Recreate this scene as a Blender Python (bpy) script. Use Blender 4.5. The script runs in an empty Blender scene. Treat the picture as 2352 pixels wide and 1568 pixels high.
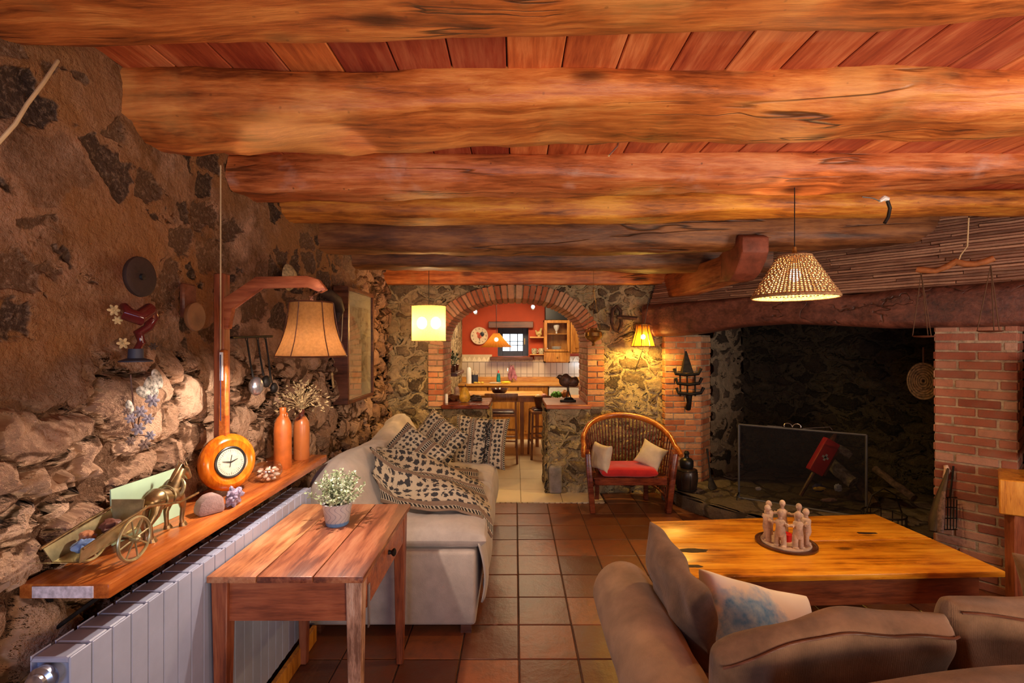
import bpy, bmesh, math, random
from mathutils import Vector, Matrix, noise
PI = math.pi
random.seed(7)
scn = bpy.context.scene
COL = scn.collection
# ---------------------------------------------------------------- camera
F = 1120.0; CX = 1183.0; CY = 787.0; EYE = 1.6
cam = bpy.data.cameras.new('camera'); cam_o = bpy.data.objects.new('camera', cam); COL.objects.link(cam_o)
cam.sensor_width = 36; cam.lens = F/2352*36; cam.shift_x = -(CX-1176)/2352; cam.shift_y = (CY-784)/2352
cam.clip_start = .05
cam_o.location = (0, 0, EYE); cam_o.rotation_euler = (PI/2, 0, 0)
scn.camera = cam_o
scn.view_settings.view_transform = 'Standard'; scn.view_settings.look = 'None'
scn.view_settings.gamma = 1; scn.view_settings.use_curve_mapping = False
scn.view_settings.exposure = 0.2
# ---------------------------------------------------------------- world and large lights
w = bpy.data.worlds.new('world'); scn.world = w; w.use_nodes = True
w.node_tree.nodes['Background'].inputs[0].default_value = (.75, .85, 1, 1)
w.node_tree.nodes['Background'].inputs[1].default_value = .25
def area(name, loc, target, sx, sy, watt, col):
    l = bpy.data.lights.new(name, 'AREA'); l.shape = 'RECTANGLE'; l.size = sx; l.size_y = sy
    l.energy = watt; l.color = col
    o = bpy.data.objects.new(name, l); COL.objects.link(o); o.location = loc
    o.rotation_euler = (Vector(target)-Vector(loc)).to_track_quat('-Z', 'Y').to_euler()
    return o
def point(name, loc, watt, col, r=.03):
    l = bpy.data.lights.new(name, 'POINT'); l.energy = watt; l.color = col; l.shadow_soft_size = r
    o = bpy.data.objects.new(name, l); COL.objects.link(o); o.location = loc
    return o
area('window_light_rear', (1.1, -.75, 1.1), (.9, .9, 2.45), 1.1, .8, 56, (1, .72, .50))
area('window_light_side', (3.4, .5, 1.3), (1.3, 2.3, 2.45), .9, .9, 44, (1, .80, .68))
area('window_light_left', (-.5, -1.6, 1.2), (-1.1, 1.6, .45), .8, .8, 20, (.45, .60, 1))
area('kitchen_ceiling_light', (.2, 7.3, 2.3), (.2, 7.5, 0), 1.0, .6, 40, (1, .72, .40))
area('kitchen_worktop_light', (1.3, 8.2, 1.20), (1.25, 8.6, 1.0), .5, .06, 2.2, (.80, .92, 1))
# ---------------------------------------------------------------- helpers
def W(x, y, D):
    return Vector(((x-CX)*D/F, D, EYE-(y-CY)*D/F))
class MB:
    def __init__(s): s.bm = bmesh.new()
    def box(s, x0, x1, y0, y1, z0, z1, M=None, bev=0, seg=1):
        vs = [Vector((x, y, z)) for x in (x0, x1) for y in (y0, y1) for z in (z0, z1)]
        if M is not None: vs = [M @ v for v in vs]
        v = [s.bm.verts.new(p) for p in vs]
        fs = [s.bm.faces.new([v[i] for i in q]) for q in ((0,1,3,2),(4,6,7,5),(0,4,5,1),(2,3,7,6),(0,2,6,4),(1,5,7,3))]
        if bev:
            es = list({e for f in fs for e in f.edges})
            bmesh.ops.bevel(s.bm, geom=es, offset=bev, segments=seg, affect='EDGES', profile=.5)
        return s
    def hexa(s, pts, bev=0, seg=1):      # bottom four (ccw) then top four
        v = [s.bm.verts.new(p) for p in pts]
        fs = [s.bm.faces.new([v[i] for i in q]) for q in ((3,2,1,0),(4,5,6,7),(0,1,5,4),(1,2,6,5),(2,3,7,6),(3,0,4,7))]
        if bev:
            es = list({e for f in fs for e in f.edges})
            bmesh.ops.bevel(s.bm, geom=es, offset=bev, segments=seg, affect='EDGES', profile=.5)
        return s
    def tube(s, pts, r, seg=8, caps=True, flat=1.0, up=None):
        pts = [Vector(p) for p in pts]; n = len(pts)
        rs = r if isinstance(r, (list, tuple)) else [r]*n
        rings = []; prev = None
        for i, p in enumerate(pts):
            d = (pts[min(i+1, n-1)]-pts[max(i-1, 0)])
            if d.length < 1e-9: d = Vector((0,0,1))
            d.normalize()
            if prev is None:
                a = Vector(up) if up else (Vector((0,0,1)) if abs(d.z) < .9 else Vector((1,0,0)))
                a = (a-d*a.dot(d)).normalized()
            else:
                a = (prev-d*prev.dot(d)).normalized()
            prev = a; b = d.cross(a)
            rings.append([s.bm.verts.new(p+(a*math.cos(t)*flat+b*math.sin(t))*rs[i]) for t in [2*PI*k/seg for k in range(seg)]])
        for i in range(n-1):
            for k in range(seg):
                s.bm.faces.new([rings[i][k], rings[i][(k+1)%seg], rings[i+1][(k+1)%seg], rings[i+1][k]])
        if caps:
            s.bm.faces.new(rings[0][::-1]); s.bm.faces.new(rings[-1])
        return s
    def ring(s, c, R, r, M=None, n=32, seg=8, a0=0, a1=2*PI):
        M = M or Matrix.Identity(3); c = Vector(c); full = abs(a1-a0-2*PI) < 1e-6
        rings = []
        for i in range(n+(0 if full else 1)):
            t = a0+(a1-a0)*i/n
            d = Vector((math.cos(t), math.sin(t), 0))
            rings.append([s.bm.verts.new(c+M@(d*(R+r*math.cos(q))+Vector((0,0,r*math.sin(q))))) for q in [2*PI*k/seg for k in range(seg)]])
        m = len(rings)
        for i in range(m if full else m-1):
            for k in range(seg):
                s.bm.faces.new([rings[i][k], rings[(i+1)%m][k], rings[(i+1)%m][(k+1)%seg], rings[i][(k+1)%seg]])
        return s
    def lathe(s, prof, c=(0,0,0), M=None, seg=32, caps=True):   # prof list of (r, h)
        M = M or Matrix.Identity(3); c = Vector(c); rings = []
        for r, h in prof:
            rings.append([s.bm.verts.new(c+M@Vector((r*math.cos(2*PI*k/seg), r*math.sin(2*PI*k/seg), h))) for k in range(seg)])
        for i in range(len(prof)-1):
            for k in range(seg):
                s.bm.faces.new([rings[i][k], rings[i][(k+1)%seg], rings[i+1][(k+1)%seg], rings[i+1][k]])
        if caps:
            if prof[0][0] > 1e-5: s.bm.faces.new(rings[0][::-1])
            if prof[-1][0] > 1e-5: s.bm.faces.new(rings[-1])
        return s
    def ball(s, c, r, M=None, u=16, v=10):
        if isinstance(r, (int, float)): r = (r, r, r)
        mm = Matrix.Translation(c) @ (M.to_4x4() if M is not None else Matrix.Identity(4)) @ Matrix.Diagonal((r[0], r[1], r[2], 1))
        bmesh.ops.create_uvsphere(s.bm, u_segments=u, v_segments=v, radius=1, matrix=mm)
        return s
    def grid(s, fn, nu, nv, keep=None, flip=False, closeu=False):
        V = [[s.bm.verts.new(fn(i/nu, j/nv)) for j in range(nv+1)] for i in range(nu+(0 if closeu else 1))]
        L = len(V)
        for i in range(nu):
            for j in range(nv):
                if keep and not keep((i+.5)/nu, (j+.5)/nv): continue
                q = [V[i][j], V[(i+1)%L][j], V[(i+1)%L][j+1], V[i][j+1]]
                s.bm.faces.new(q[::-1] if flip else q)
        loose = [v for v in s.bm.verts if not v.link_faces]
        if loose: bmesh.ops.delete(s.bm, geom=loose, context='VERTS')
        return s
    def prism(s, poly, z0, z1, bev=0, M=None):       # poly list of (a, b) extruded along third axis
        M = M or Matrix.Identity(4)
        a = [s.bm.verts.new(M@Vector((p[0], p[1], z0))) for p in poly]
        b = [s.bm.verts.new(M@Vector((p[0], p[1], z1))) for p in poly]
        n = len(poly); fs = [s.bm.faces.new(a[::-1]), s.bm.faces.new(b)]
        for i in range(n): fs.append(s.bm.faces.new([a[i], a[(i+1)%n], b[(i+1)%n], b[i]]))
        if bev:
            es = list({e for f in fs for e in f.edges})
            bmesh.ops.bevel(s.bm, geom=es, offset=bev, segments=2, affect='EDGES', profile=.5)
        return s
    def pillow(s, M, w, h, t, n=20, pinch=.10, seed=0, wr=.012):
        def side(sg):
            def fn(u, v):
                a = u*2-1; b = v*2-1
                k = 1-pinch*(1-b*b)*abs(a)**3; l = 1-pinch*(1-a*a)*abs(b)**3
                th = t/2*(max(0, 1-abs(a)**2.6)*max(0, 1-abs(b)**2.6))**.42
                x = a*w/2*k; y = b*h/2*l
                nz = noise.noise(Vector((x*7+seed, y*7, sg*3)))*wr*min(1, th*30)
                return M @ Vector((x, y, sg*th+nz))
            return fn
        s.grid(side(1), n, n); s.grid(side(-1), n, n, flip=True)
        bmesh.ops.remove_doubles(s.bm, verts=s.bm.verts, dist=.0008)
        return s
    def blob(s, c, r, amp=.25, f=2.0, seed=0, M=None, u=20, v=14):
        b2 = bmesh.new(); bmesh.ops.create_uvsphere(b2, u_segments=u, v_segments=v, radius=1)
        if isinstance(r, (int, float)): r = (r, r, r)
        R3 = M or Matrix.Identity(3)
        mp = {}
        for q in b2.verts:
            k = 1+amp*noise.noise(q.co*f+Vector((seed*3.1, seed*1.7, seed)))
            p = Vector((q.co.x*r[0], q.co.y*r[1], q.co.z*r[2]))*k
            mp[q] = s.bm.verts.new(Vector(c)+R3@p)
        for f_ in b2.faces: s.bm.faces.new([mp[q] for q in f_.verts])
        b2.free(); return s
    def build(s, name, mat, parent=None, smooth=True, sub=0, angle=None):
        bmesh.ops.recalc_face_normals(s.bm, faces=s.bm.faces)
        me = bpy.data.meshes.new(name)
        if smooth:
            for f in s.bm.faces: f.smooth = True
            lim = math.radians(angle or 38)
            for e in s.bm.edges:
                if len(e.link_faces) == 2 and e.calc_face_angle(0) > lim: e.smooth = False
        s.bm.to_mesh(me); s.bm.free(); me.materials.append(mat)
        return link(name, me, parent, sub)
def link(name, me, parent=None, sub=0):
    o = bpy.data.objects.new(name, me); COL.objects.link(o)
    if parent is not None:
        o.parent = parent; o.matrix_parent_inverse = wm(parent).inverted()
    if sub:
        m = o.modifiers.new('subdivision', 'SUBSURF'); m.levels = sub; m.render_levels = sub
    return o
def wm(o):
    m = o.matrix_basis.copy()
    if o.parent is not None: m = wm(o.parent) @ o.matrix_parent_inverse @ m
    return m
def thing(name, label, cat, loc, group=None):
    o = bpy.data.objects.new(name, None); COL.objects.link(o); o.empty_display_size = .1
    o.location = loc; return tag(o, label, cat, group)
def tag(o, label, cat=None, group=None):
    o['label'] = label
    if cat: o['category'] = cat
    if group: o['group'] = group
    return o
def struct(o, label=None):
    o['kind'] = 'structure'
    if label: o['label'] = label
    return o
def orient(o, d):
    me = o.data
    if me.polygons[0].normal.dot(Vector(d)) < 0: me.flip_normals()
    return o
def Rz(a): return Matrix.Rotation(a, 3, 'Z')
def Rx(a): return Matrix.Rotation(a, 3, 'X')
def Ry(a): return Matrix.Rotation(a, 3, 'Y')
def TM(loc, R=None): return Matrix.Translation(loc) @ (R.to_4x4() if R is not None else Matrix.Identity(4))
def frame(loc, x, y, z):
    R = Matrix((x, y, z)).transposed(); return Matrix.Translation(loc) @ R.to_4x4()
def interp(tab, x):
    if x <= tab[0][0]: return tab[0][1]
    for (a, b), (c, d) in zip(tab, tab[1:]):
        if x <= c:
            t = (x-a)/(c-a); t = t*t*(3-2*t) if False else t
            return b+(d-b)*t
    return tab[-1][1]
def copy_tree(o, parent=None):
    c = o.copy(); COL.objects.link(c)
    if parent is not None:
        c.parent = parent
    for ch in [q for q in list(COL.objects) if q.parent == o]: copy_tree(ch, c)
    return c
# ---------------------------------------------------------------- materials
def newmat(name, rough=.6, metal=0.0, spec=.5):
    m = bpy.data.materials.new(name); m.use_nodes = True
    nt = m.node_tree; b = nt.nodes['Principled BSDF']
    b.inputs['Roughness'].default_value = rough; b.inputs['Metallic'].default_value = metal
    b.inputs['Specular IOR Level'].default_value = spec
    return m, nt, b
def nd(nt, typ, ins=None, **kw):
    n = nt.nodes.new(typ)
    for k, v in kw.items(): setattr(n, k, v)
    for k, v in (ins or {}).items():
        if isinstance(v, bpy.types.NodeSocket): nt.links.new(v, n.inputs[k])
        else: n.inputs[k].default_value = v
    return n
def c4(c): return (c[0], c[1], c[2], 1)
def ramp(nt, fac, stops, inter='LINEAR'):
    n = nt.nodes.new('ShaderNodeValToRGB'); cr = n.color_ramp; cr.interpolation = inter
    while len(cr.elements) < len(stops): cr.elements.new(.5)
    for e, (p, c) in zip(cr.elements, stops):
        e.position = p; e.color = c4(c) if hasattr(c, '__len__') else (c, c, c, 1)
    nt.links.new(fac, n.inputs[0]); return n.outputs[0]
def mix(nt, f, a, b, mode='MIX'):
    n = nt.nodes.new('ShaderNodeMix'); n.data_type = 'RGBA'; n.blend_type = mode
    for i, v in ((0, f), (6, a), (7, b)):
        if isinstance(v, bpy.types.NodeSocket): nt.links.new(v, n.inputs[i])
        elif i == 0: n.inputs[0].default_value = v
        else: n.inputs[i].default_value = c4(v)
    return n.outputs[2]
def math_(nt, op, a, b=0.0, c=None, clamp=False):
    n = nt.nodes.new('ShaderNodeMath'); n.operation = op; n.use_clamp = clamp
    for i, v in enumerate((a, b, c)):
        if v is None: continue
        if isinstance(v, bpy.types.NodeSocket): nt.links.new(v, n.inputs[i])
        else: n.inputs[i].default_value = v
    return n.outputs[0]
def mrange(nt, v, a, b, c=0, d=1, smooth=False):
    n = nt.nodes.new('ShaderNodeMapRange'); n.clamp = True
    if smooth: n.interpolation_type = 'SMOOTHSTEP'
    for i, q in ((0, v), (1, a), (2, b), (3, c), (4, d)):
        if isinstance(q, bpy.types.NodeSocket): nt.links.new(q, n.inputs[i])
        else: n.inputs[i].default_value = q
    return n.outputs[0]
def objco(nt, scale=(1,1,1), rot=(0,0,0), loc=(0,0,0)):
    tc = nt.nodes.new('ShaderNodeTexCoord'); mp = nt.nodes.new('ShaderNodeMapping')
    nt.links.new(tc.outputs['Object'], mp.inputs[0])
    mp.inputs['Scale'].default_value = scale; mp.inputs['Rotation'].default_value = rot; mp.inputs['Location'].default_value = loc
    return mp.outputs[0]
def noise_(nt, co, scale, detail=4, rough=.6, dist=0):
    n = nt.nodes.new('ShaderNodeTexNoise'); nt.links.new(co, n.inputs['Vector'])
    n.inputs['Scale'].default_value = scale; n.inputs['Detail'].default_value = detail
    n.inputs['Roughness'].default_value = rough; n.inputs['Distortion'].default_value = dist
    return n.outputs[0]
def bump(nt, b, h, strength=.3, dist=.01):
    n = nt.nodes.new('ShaderNodeBump'); nt.links.new(h, n.inputs['Height'])
    n.inputs['Strength'].default_value = strength; n.inputs['Distance'].default_value = dist
    nt.links.new(n.outputs[0], b.inputs['Normal'])
def plain(name, col, rough=.6, metal=0, var=.12, scale=12, bmp=.0, spec=.5, dark=None):
    m, nt, b = newmat(name, rough, metal, spec)
    co = objco(nt); n = noise_(nt, co, scale, 5)
    d = dark or tuple(c*(1-2*var) for c in col); l = tuple(min(1, c*(1+var)) for c in col)
    nt.links.new(ramp(nt, n, [(.3, d), (.7, l)]), b.inputs['Base Color'])
    if bmp: bump(nt, b, noise_(nt, co, scale*4, 4), bmp, .01)
    return m
def wood(name, c_dark, c_mid, c_light, axis='X', rough=.45, scale=1.0, stretch=.12, knots=True, bmp=.35, cracks=.0, rnd=False, worm=0, patch=None, stain=None):
    m, nt, b = newmat(name, rough)
    s = [1.0, 1.0, 1.0]; s['XYZ'.index(axis)] = stretch
    tc = nt.nodes.new('ShaderNodeTexCoord'); base = tc.outputs['Object']
    if rnd:
        g = nt.nodes.new('ShaderNodeNewGeometry')
        va = nt.nodes.new('ShaderNodeVectorMath'); va.operation = 'SCALE'
        cb = nt.nodes.new('ShaderNodeCombineXYZ')
        nt.links.new(g.outputs['Random Per Island'], cb.inputs[0]); nt.links.new(g.outputs['Random Per Island'], cb.inputs[1]); nt.links.new(g.outputs['Random Per Island'], cb.inputs[2])
        nt.links.new(cb.outputs[0], va.inputs[0]); va.inputs['Scale'].default_value = 7
        ad = nt.nodes.new('ShaderNodeVectorMath'); nt.links.new(base, ad.inputs[0]); nt.links.new(va.outputs[0], ad.inputs[1]); base = ad.outputs[0]
    mp = nt.nodes.new('ShaderNodeMapping'); nt.links.new(base, mp.inputs[0]); mp.inputs['Scale'].default_value = s
    co = mp.outputs[0]
    n1 = noise_(nt, co, 12*scale, 6, .6, .5); n2 = noise_(nt, co, 70*scale, 4, .65, .2); n3 = noise_(nt, co, 27*scale, 4, .6, .3)
    big = noise_(nt, base, 2.2*scale, 3)
    f = math_(nt, 'ADD', math_(nt, 'ADD', math_(nt, 'MULTIPLY', n1, .42), math_(nt, 'MULTIPLY', n3, .30)), math_(nt, 'MULTIPLY', n2, .28))
    f = math_(nt, 'ADD', f, math_(nt, 'MULTIPLY', math_(nt, 'SUBTRACT', big, .5), .35))
    col = ramp(nt, f, [(.38, c_dark), (.5, c_mid), (.62, c_light)])
    if rnd:
        hs = nt.nodes.new('ShaderNodeHueSaturation'); nt.links.new(col, hs.inputs['Color'])
        nt.links.new(mrange(nt, g.outputs['Random Per Island'], 0, 1, .62, 1.3), hs.inputs['Value'])
        nt.links.new(mrange(nt, g.outputs['Random Per Island'], 0, 1, .485, .508), hs.inputs['Hue'])
        col = hs.outputs[0]
    if patch:
        col = mix(nt, mrange(nt, noise_(nt, base, patch[0], 5, .6), patch[1], patch[1]+.16, 0, patch[2], True), col, patch[3])
    if stain:
        col = mix(nt, mrange(nt, noise_(nt, co, stain[0], 6, .65), stain[1], stain[1]+.06, 0, stain[2], True), col, stain[3])
    h = n2
    if knots:
        vz = nt.nodes.new('ShaderNodeTexVoronoi'); s2 = [1.0,1.0,1.0]; s2['XYZ'.index(axis)] = .45
        mp2 = nt.nodes.new('ShaderNodeMapping'); nt.links.new(base, mp2.inputs[0]); mp2.inputs['Scale'].default_value = s2
        nt.links.new(mp2.outputs[0], vz.inputs['Vector']); vz.inputs['Scale'].default_value = 3.6*scale
        k = mrange(nt, vz.outputs['Distance'], .05, .16, 1, 0, True)
        col = mix(nt, math_(nt, 'MULTIPLY', k, .8), col, tuple(c*.3 for c in c_dark))
    if cracks:
        s3 = [1.0,1.0,1.0]; s3['XYZ'.index(axis)] = .07
        mp3 = nt.nodes.new('ShaderNodeMapping'); nt.links.new(base, mp3.inputs[0]); mp3.inputs['Scale'].default_value = s3
        q = noise_(nt, mp3.outputs[0], 6*scale, 3, .5, .3)
        k = mrange(nt, math_(nt, 'ABSOLUTE', math_(nt, 'SUBTRACT', q, .5)), 0, .012, 1, 0, True)
        gate = mrange(nt, noise_(nt, base, 1.3, 2), .5, .58, 0, 1, True)
        k = math_(nt, 'MULTIPLY', k, gate)
        col = mix(nt, math_(nt, 'MULTIPLY', k, cracks), col, (.02, .008, .004))
        h = math_(nt, 'SUBTRACT', h, math_(nt, 'MULTIPLY', k, 2.0))
    if worm:
        vz = nt.nodes.new('ShaderNodeTexVoronoi'); nt.links.new(base, vz.inputs['Vector']); vz.inputs['Scale'].default_value = 13
        k = mrange(nt, vz.outputs['Distance'], .04, .09, 1, 0, True)
        col = mix(nt, math_(nt, 'MULTIPLY', k, worm), col, (.03, .012, .006))
    nt.links.new(col, b.inputs['Base Color'])
    bump(nt, b, h, bmp, .006)
    nt.links.new(mrange(nt, n1, .3, .7, rough-.08, rough+.12), b.inputs['Roughness'])
    return m
def island(name, stops, rough=.75, scale=25, bmp=.5, disp=0, dirt=.35):
    m, nt, b = newmat(name, rough)
    g = nt.nodes.new('ShaderNodeNewGeometry'); co = objco(nt)
    col = ramp(nt, g.outputs['Random Per Island'], stops)
    n = noise_(nt, co, scale, 6, .7)
    col = mix(nt, math_(nt, 'MULTIPLY', mrange(nt, n, .45, .7), dirt), col, (.10, .05, .03))
    n2 = noise_(nt, co, scale*.25, 3)
    col = mix(nt, mrange(nt, n2, .4, .75, 0, .3), col, tuple(stops[-1][1]))
    nt.links.new(col, b.inputs['Base Color']); bump(nt, b, n, bmp, .008)
    return m
def stone(name, scale, stretch, stones, mortar, mw=.06, disp=.04, rough=.85, upper=None, dist=.25, gate=0.0, seed=(0,0,0), mlow=None):
    m, nt, b = newmat(name, rough, 0, .25)
    tc = nt.nodes.new('ShaderNodeTexCoord'); base = tc.outputs['Object']
    # warp
    nn = nt.nodes.new('ShaderNodeTexNoise'); nt.links.new(base, nn.inputs['Vector']); nn.inputs['Scale'].default_value = 4.5; nn.inputs['Detail'].default_value = 4
    sc = nt.nodes.new('ShaderNodeVectorMath'); sc.operation = 'SCALE'; nt.links.new(nn.outputs['Color'], sc.inputs[0]); sc.inputs['Scale'].default_value = dist
    ad = nt.nodes.new('ShaderNodeVectorMath'); nt.links.new(base, ad.inputs[0]); nt.links.new(sc.outputs[0], ad.inputs[1])
    mp = nt.nodes.new('ShaderNodeMapping'); nt.links.new(ad.outputs[0], mp.inputs[0]); mp.inputs['Scale'].default_value = stretch; mp.inputs['Location'].default_value = seed
    ve = nd(nt, 'ShaderNodeTexVoronoi', {'Vector': mp.outputs[0], 'Scale': scale}, feature='DISTANCE_TO_EDGE')
    vc = nd(nt, 'ShaderNodeTexVoronoi', {'Vector': mp.outputs[0], 'Scale': scale}, feature='F1')
    sep = nt.nodes.new('ShaderNodeSeparateColor'); nt.links.new(vc.outputs['Color'], sep.inputs[0])
    n1 = noise_(nt, base, 14, 6, .65); n2 = noise_(nt, base, 60, 5, .7)
    thr = mw
    gates = None
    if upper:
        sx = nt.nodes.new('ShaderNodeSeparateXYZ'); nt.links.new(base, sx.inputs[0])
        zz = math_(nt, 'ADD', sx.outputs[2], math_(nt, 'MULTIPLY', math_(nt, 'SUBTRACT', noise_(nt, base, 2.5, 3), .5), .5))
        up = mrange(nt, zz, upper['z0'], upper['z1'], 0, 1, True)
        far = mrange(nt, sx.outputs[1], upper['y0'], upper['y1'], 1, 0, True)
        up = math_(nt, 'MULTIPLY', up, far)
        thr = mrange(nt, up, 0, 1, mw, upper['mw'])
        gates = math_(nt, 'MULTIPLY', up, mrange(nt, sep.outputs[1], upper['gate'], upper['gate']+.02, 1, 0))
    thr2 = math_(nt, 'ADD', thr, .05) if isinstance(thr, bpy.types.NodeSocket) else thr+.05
    ed = math_(nt, 'ADD', ve.outputs['Distance'], math_(nt, 'MULTIPLY', math_(nt, 'SUBTRACT', n1, .5), .05))
    mask = mrange(nt, ed, thr, thr2, 0, 1, True)
    if gates is not None: mask = math_(nt, 'MULTIPLY', mask, math_(nt, 'SUBTRACT', 1, gates))
    if gate: mask = math_(nt, 'MULTIPLY', mask, mrange(nt, sep.outputs[1], gate, gate+.02, 0, 1))
    scol = ramp(nt, sep.outputs[0], stones)
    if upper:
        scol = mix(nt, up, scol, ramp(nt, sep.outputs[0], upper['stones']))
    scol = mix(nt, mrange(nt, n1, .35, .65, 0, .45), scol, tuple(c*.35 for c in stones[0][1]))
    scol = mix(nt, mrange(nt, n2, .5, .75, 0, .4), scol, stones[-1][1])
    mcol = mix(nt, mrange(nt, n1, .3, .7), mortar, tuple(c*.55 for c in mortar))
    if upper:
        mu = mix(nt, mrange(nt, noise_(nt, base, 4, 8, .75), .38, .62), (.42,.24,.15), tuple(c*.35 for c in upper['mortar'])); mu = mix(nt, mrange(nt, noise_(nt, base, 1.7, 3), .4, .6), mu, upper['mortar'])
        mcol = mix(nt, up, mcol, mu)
    nt.links.new(mix(nt, mask, mcol, scol), b.inputs['Base Color'])
    # height
    dome = mrange(nt, ed, 0, .32, 0, 1, True)
    rh = mrange(nt, sep.outputs[2], 0, 1, .45, 1.0)
    h = math_(nt, 'MULTIPLY', math_(nt, 'MULTIPLY', math_(nt, 'ADD', math_(nt, 'MULTIPLY', mask, .6), math_(nt, 'MULTIPLY', dome, .5)), rh), 1.0)
    h = math_(nt, 'MULTIPLY', h, mask)
    if upper: h = math_(nt, 'MULTIPLY', h, mrange(nt, up, 0, 1, 1, -.25))
    h = math_(nt, 'ADD', h, math_(nt, 'MULTIPLY', math_(nt, 'SUBTRACT', n1, .5), .55))
    h = math_(nt, 'ADD', h, math_(nt, 'MULTIPLY', math_(nt, 'SUBTRACT', n2, .5), .16))
    dn = nd(nt, 'ShaderNodeDisplacement', {'Height': h, 'Midlevel': 0.0, 'Scale': disp})
    nt.links.new(dn.outputs[0], nt.nodes['Material Output'].inputs['Displacement'])
    m.displacement_method = 'BOTH'
    return m
def emis(name, col, st):
    m = bpy.data.materials.new(name); m.use_nodes = True; nt = m.node_tree
    b = nt.nodes['Principled BSDF']; b.inputs['Base Color'].default_value = c4(col)
    b.inputs['Emission Color'].default_value = c4(col); b.inputs['Emission Strength'].default_value = st
    return m
def glass(name, col=(1,1,1), rough=.02, fac=.85):
    m = bpy.data.materials.new(name); m.use_nodes = True; nt = m.node_tree
    nt.nodes.remove(nt.nodes['Principled BSDF'])
    t = nd(nt, 'ShaderNodeBsdfTransparent', {'Color': c4(col)}); g = nd(nt, 'ShaderNodeBsdfGlossy', {'Roughness': rough})
    fr = nd(nt, 'ShaderNodeLayerWeight', {'Blend': .25})
    mx = nt.nodes.new('ShaderNodeMixShader'); nt.links.new(math_(nt, 'ADD', math_(nt, 'MULTIPLY', math_(nt, 'POWER', fr.outputs[1], 2.0), .7), .10), mx.inputs[0])
    nt.links.new(t.outputs[0], mx.inputs[1]); nt.links.new(g.outputs[0], mx.inputs[2])
    nt.links.new(mx.outputs[0], nt.nodes['Material Output'].inputs[0]); return m
def shade(name, col, trans=.6, leak=.12, weave=None, em=0):
    m = bpy.data.materials.new(name); m.use_nodes = True; nt = m.node_tree
    nt.nodes.remove(nt.nodes['Principled BSDF'])
    co = objco(nt); n = noise_(nt, co, 90, 3)
    c = mix(nt, mrange(nt, n, .3, .7), tuple(x*.75 for x in col), col)
    d = nd(nt, 'ShaderNodeBsdfDiffuse', {'Color': c}); t = nd(nt, 'ShaderNodeBsdfTranslucent', {'Color': c})
    tr = nt.nodes.new('ShaderNodeBsdfTransparent')
    a = nd(nt, 'ShaderNodeMixShader', {0: trans, 1: d.outputs[0], 2: t.outputs[0]})
    lk = leak
    b = nd(nt, 'ShaderNodeMixShader', {0: lk, 1: a.outputs[0], 2: tr.outputs[0]})
    out = b.outputs[0]
    if em:
        e = nd(nt, 'ShaderNodeEmission', {'Color': c, 'Strength': em}); s = nt.nodes.new('ShaderNodeAddShader')
        nt.links.new(out, s.inputs[0]); nt.links.new(e.outputs[0], s.inputs[1]); out = s.outputs[0]
    nt.links.new(out, nt.nodes['Material Output'].inputs[0]); return m
def fabric(name, col, rough=.9, stripe=0, axis=0, sheen=.3, var=.12):
    m, nt, b = newmat(name, rough, 0, .2)
    co = objco(nt); n = noise_(nt, co, 9, 5)
    nt.links.new(ramp(nt, n, [(.3, tuple(c*(1-var*1.6) for c in col)), (.7, tuple(min(1, c*(1+var)) for c in col))]), b.inputs['Base Color'])
    h = noise_(nt, co, 180, 2)
    if stripe:
        wv = nd(nt, 'ShaderNodeTexWave', {'Vector': co, 'Scale': stripe, 'Distortion': 1.5}, bands_direction='XYZ'[axis])
        h = math_(nt, 'ADD', h, math_(nt, 'MULTIPLY', wv.outputs['Fac'], .35))
    bump(nt, b, h, .35, .004); b.inputs['Sheen Weight'].default_value = sheen
    return m
M = {}
M['beam'] = wood('old_beam_wood', (.17,.038,.008), (.52,.145,.028), (.78,.31,.075), 'X', .48, 1.0, .11, True, .5, .85, worm=.35, patch=(1.6,.50,.40,(.74,.42,.13)))
M['beam_pale'] = wood('pale_beam_wood', (.20,.045,.012), (.54,.155,.045), (.76,.32,.12), 'X', .42, 1.0, .11, True, .5, .7, worm=.55, patch=(2.1,.52,.6,(.70,.50,.42)))  # noise mixes whitish patches into the wood colour
M['beam_gold'] = wood('yellow_brown_beam_wood', (.15,.04,.008), (.50,.165,.022), (.76,.36,.05), 'X', .5, 1.0, .11, True, .5, .8, worm=.3)
M['beam_dark'] = wood('dark_beam_wood', (.05,.018,.007), (.17,.060,.02), (.34,.14,.045), 'X', .5, .8, .13, True, .5, .85, worm=.3)
M['beam_y'] = wood('bracket_wood', (.14,.035,.012), (.38,.12,.035), (.55,.22,.08), 'Y', .5, .8, .13, True, .5, .5)
M['mantel'] = wood('mantel_wood', (.04,.012,.009), (.11,.034,.022), (.19,.065,.040), 'X', .5, .8, .16, True, .5, .8)
M['plank'] = wood('ceiling_plank_wood', (.30,.055,.018), (.50,.12,.035), (.68,.24,.085), 'Y', .5, 1.0, .10, False, .3, 0, True)
M['shelfw'] = wood('varnished_shelf_wood', (.24,.05,.012), (.45,.12,.022), (.60,.20,.04), 'Y', .22, 1.3, .08, False, .15)
M['redwood'] = wood('reddish_frame_wood', (.12,.03,.014), (.28,.075,.030), (.40,.13,.05), 'Z', .4, 1.5, .10, False, .25)
M['redwood_x'] = wood('reddish_rail_wood', (.16,.04,.016), (.33,.09,.035), (.45,.15,.06), 'X', .4, 1.5, .10, False, .25)
M['worn_top'] = wood('worn_tabletop_wood', (.20,.060,.022), (.48,.19,.070), (.66,.34,.15), 'Y', .45, 1.2, .12, True, .3, 0, True, stain=(5,.50,.85,(.12,.035,.020)))
M['worn_leg'] = wood('pale_worn_leg_wood', (.20,.09,.05), (.46,.25,.16), (.66,.44,.32), 'Z', .6, 2.5, .18, False, .9)
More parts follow.
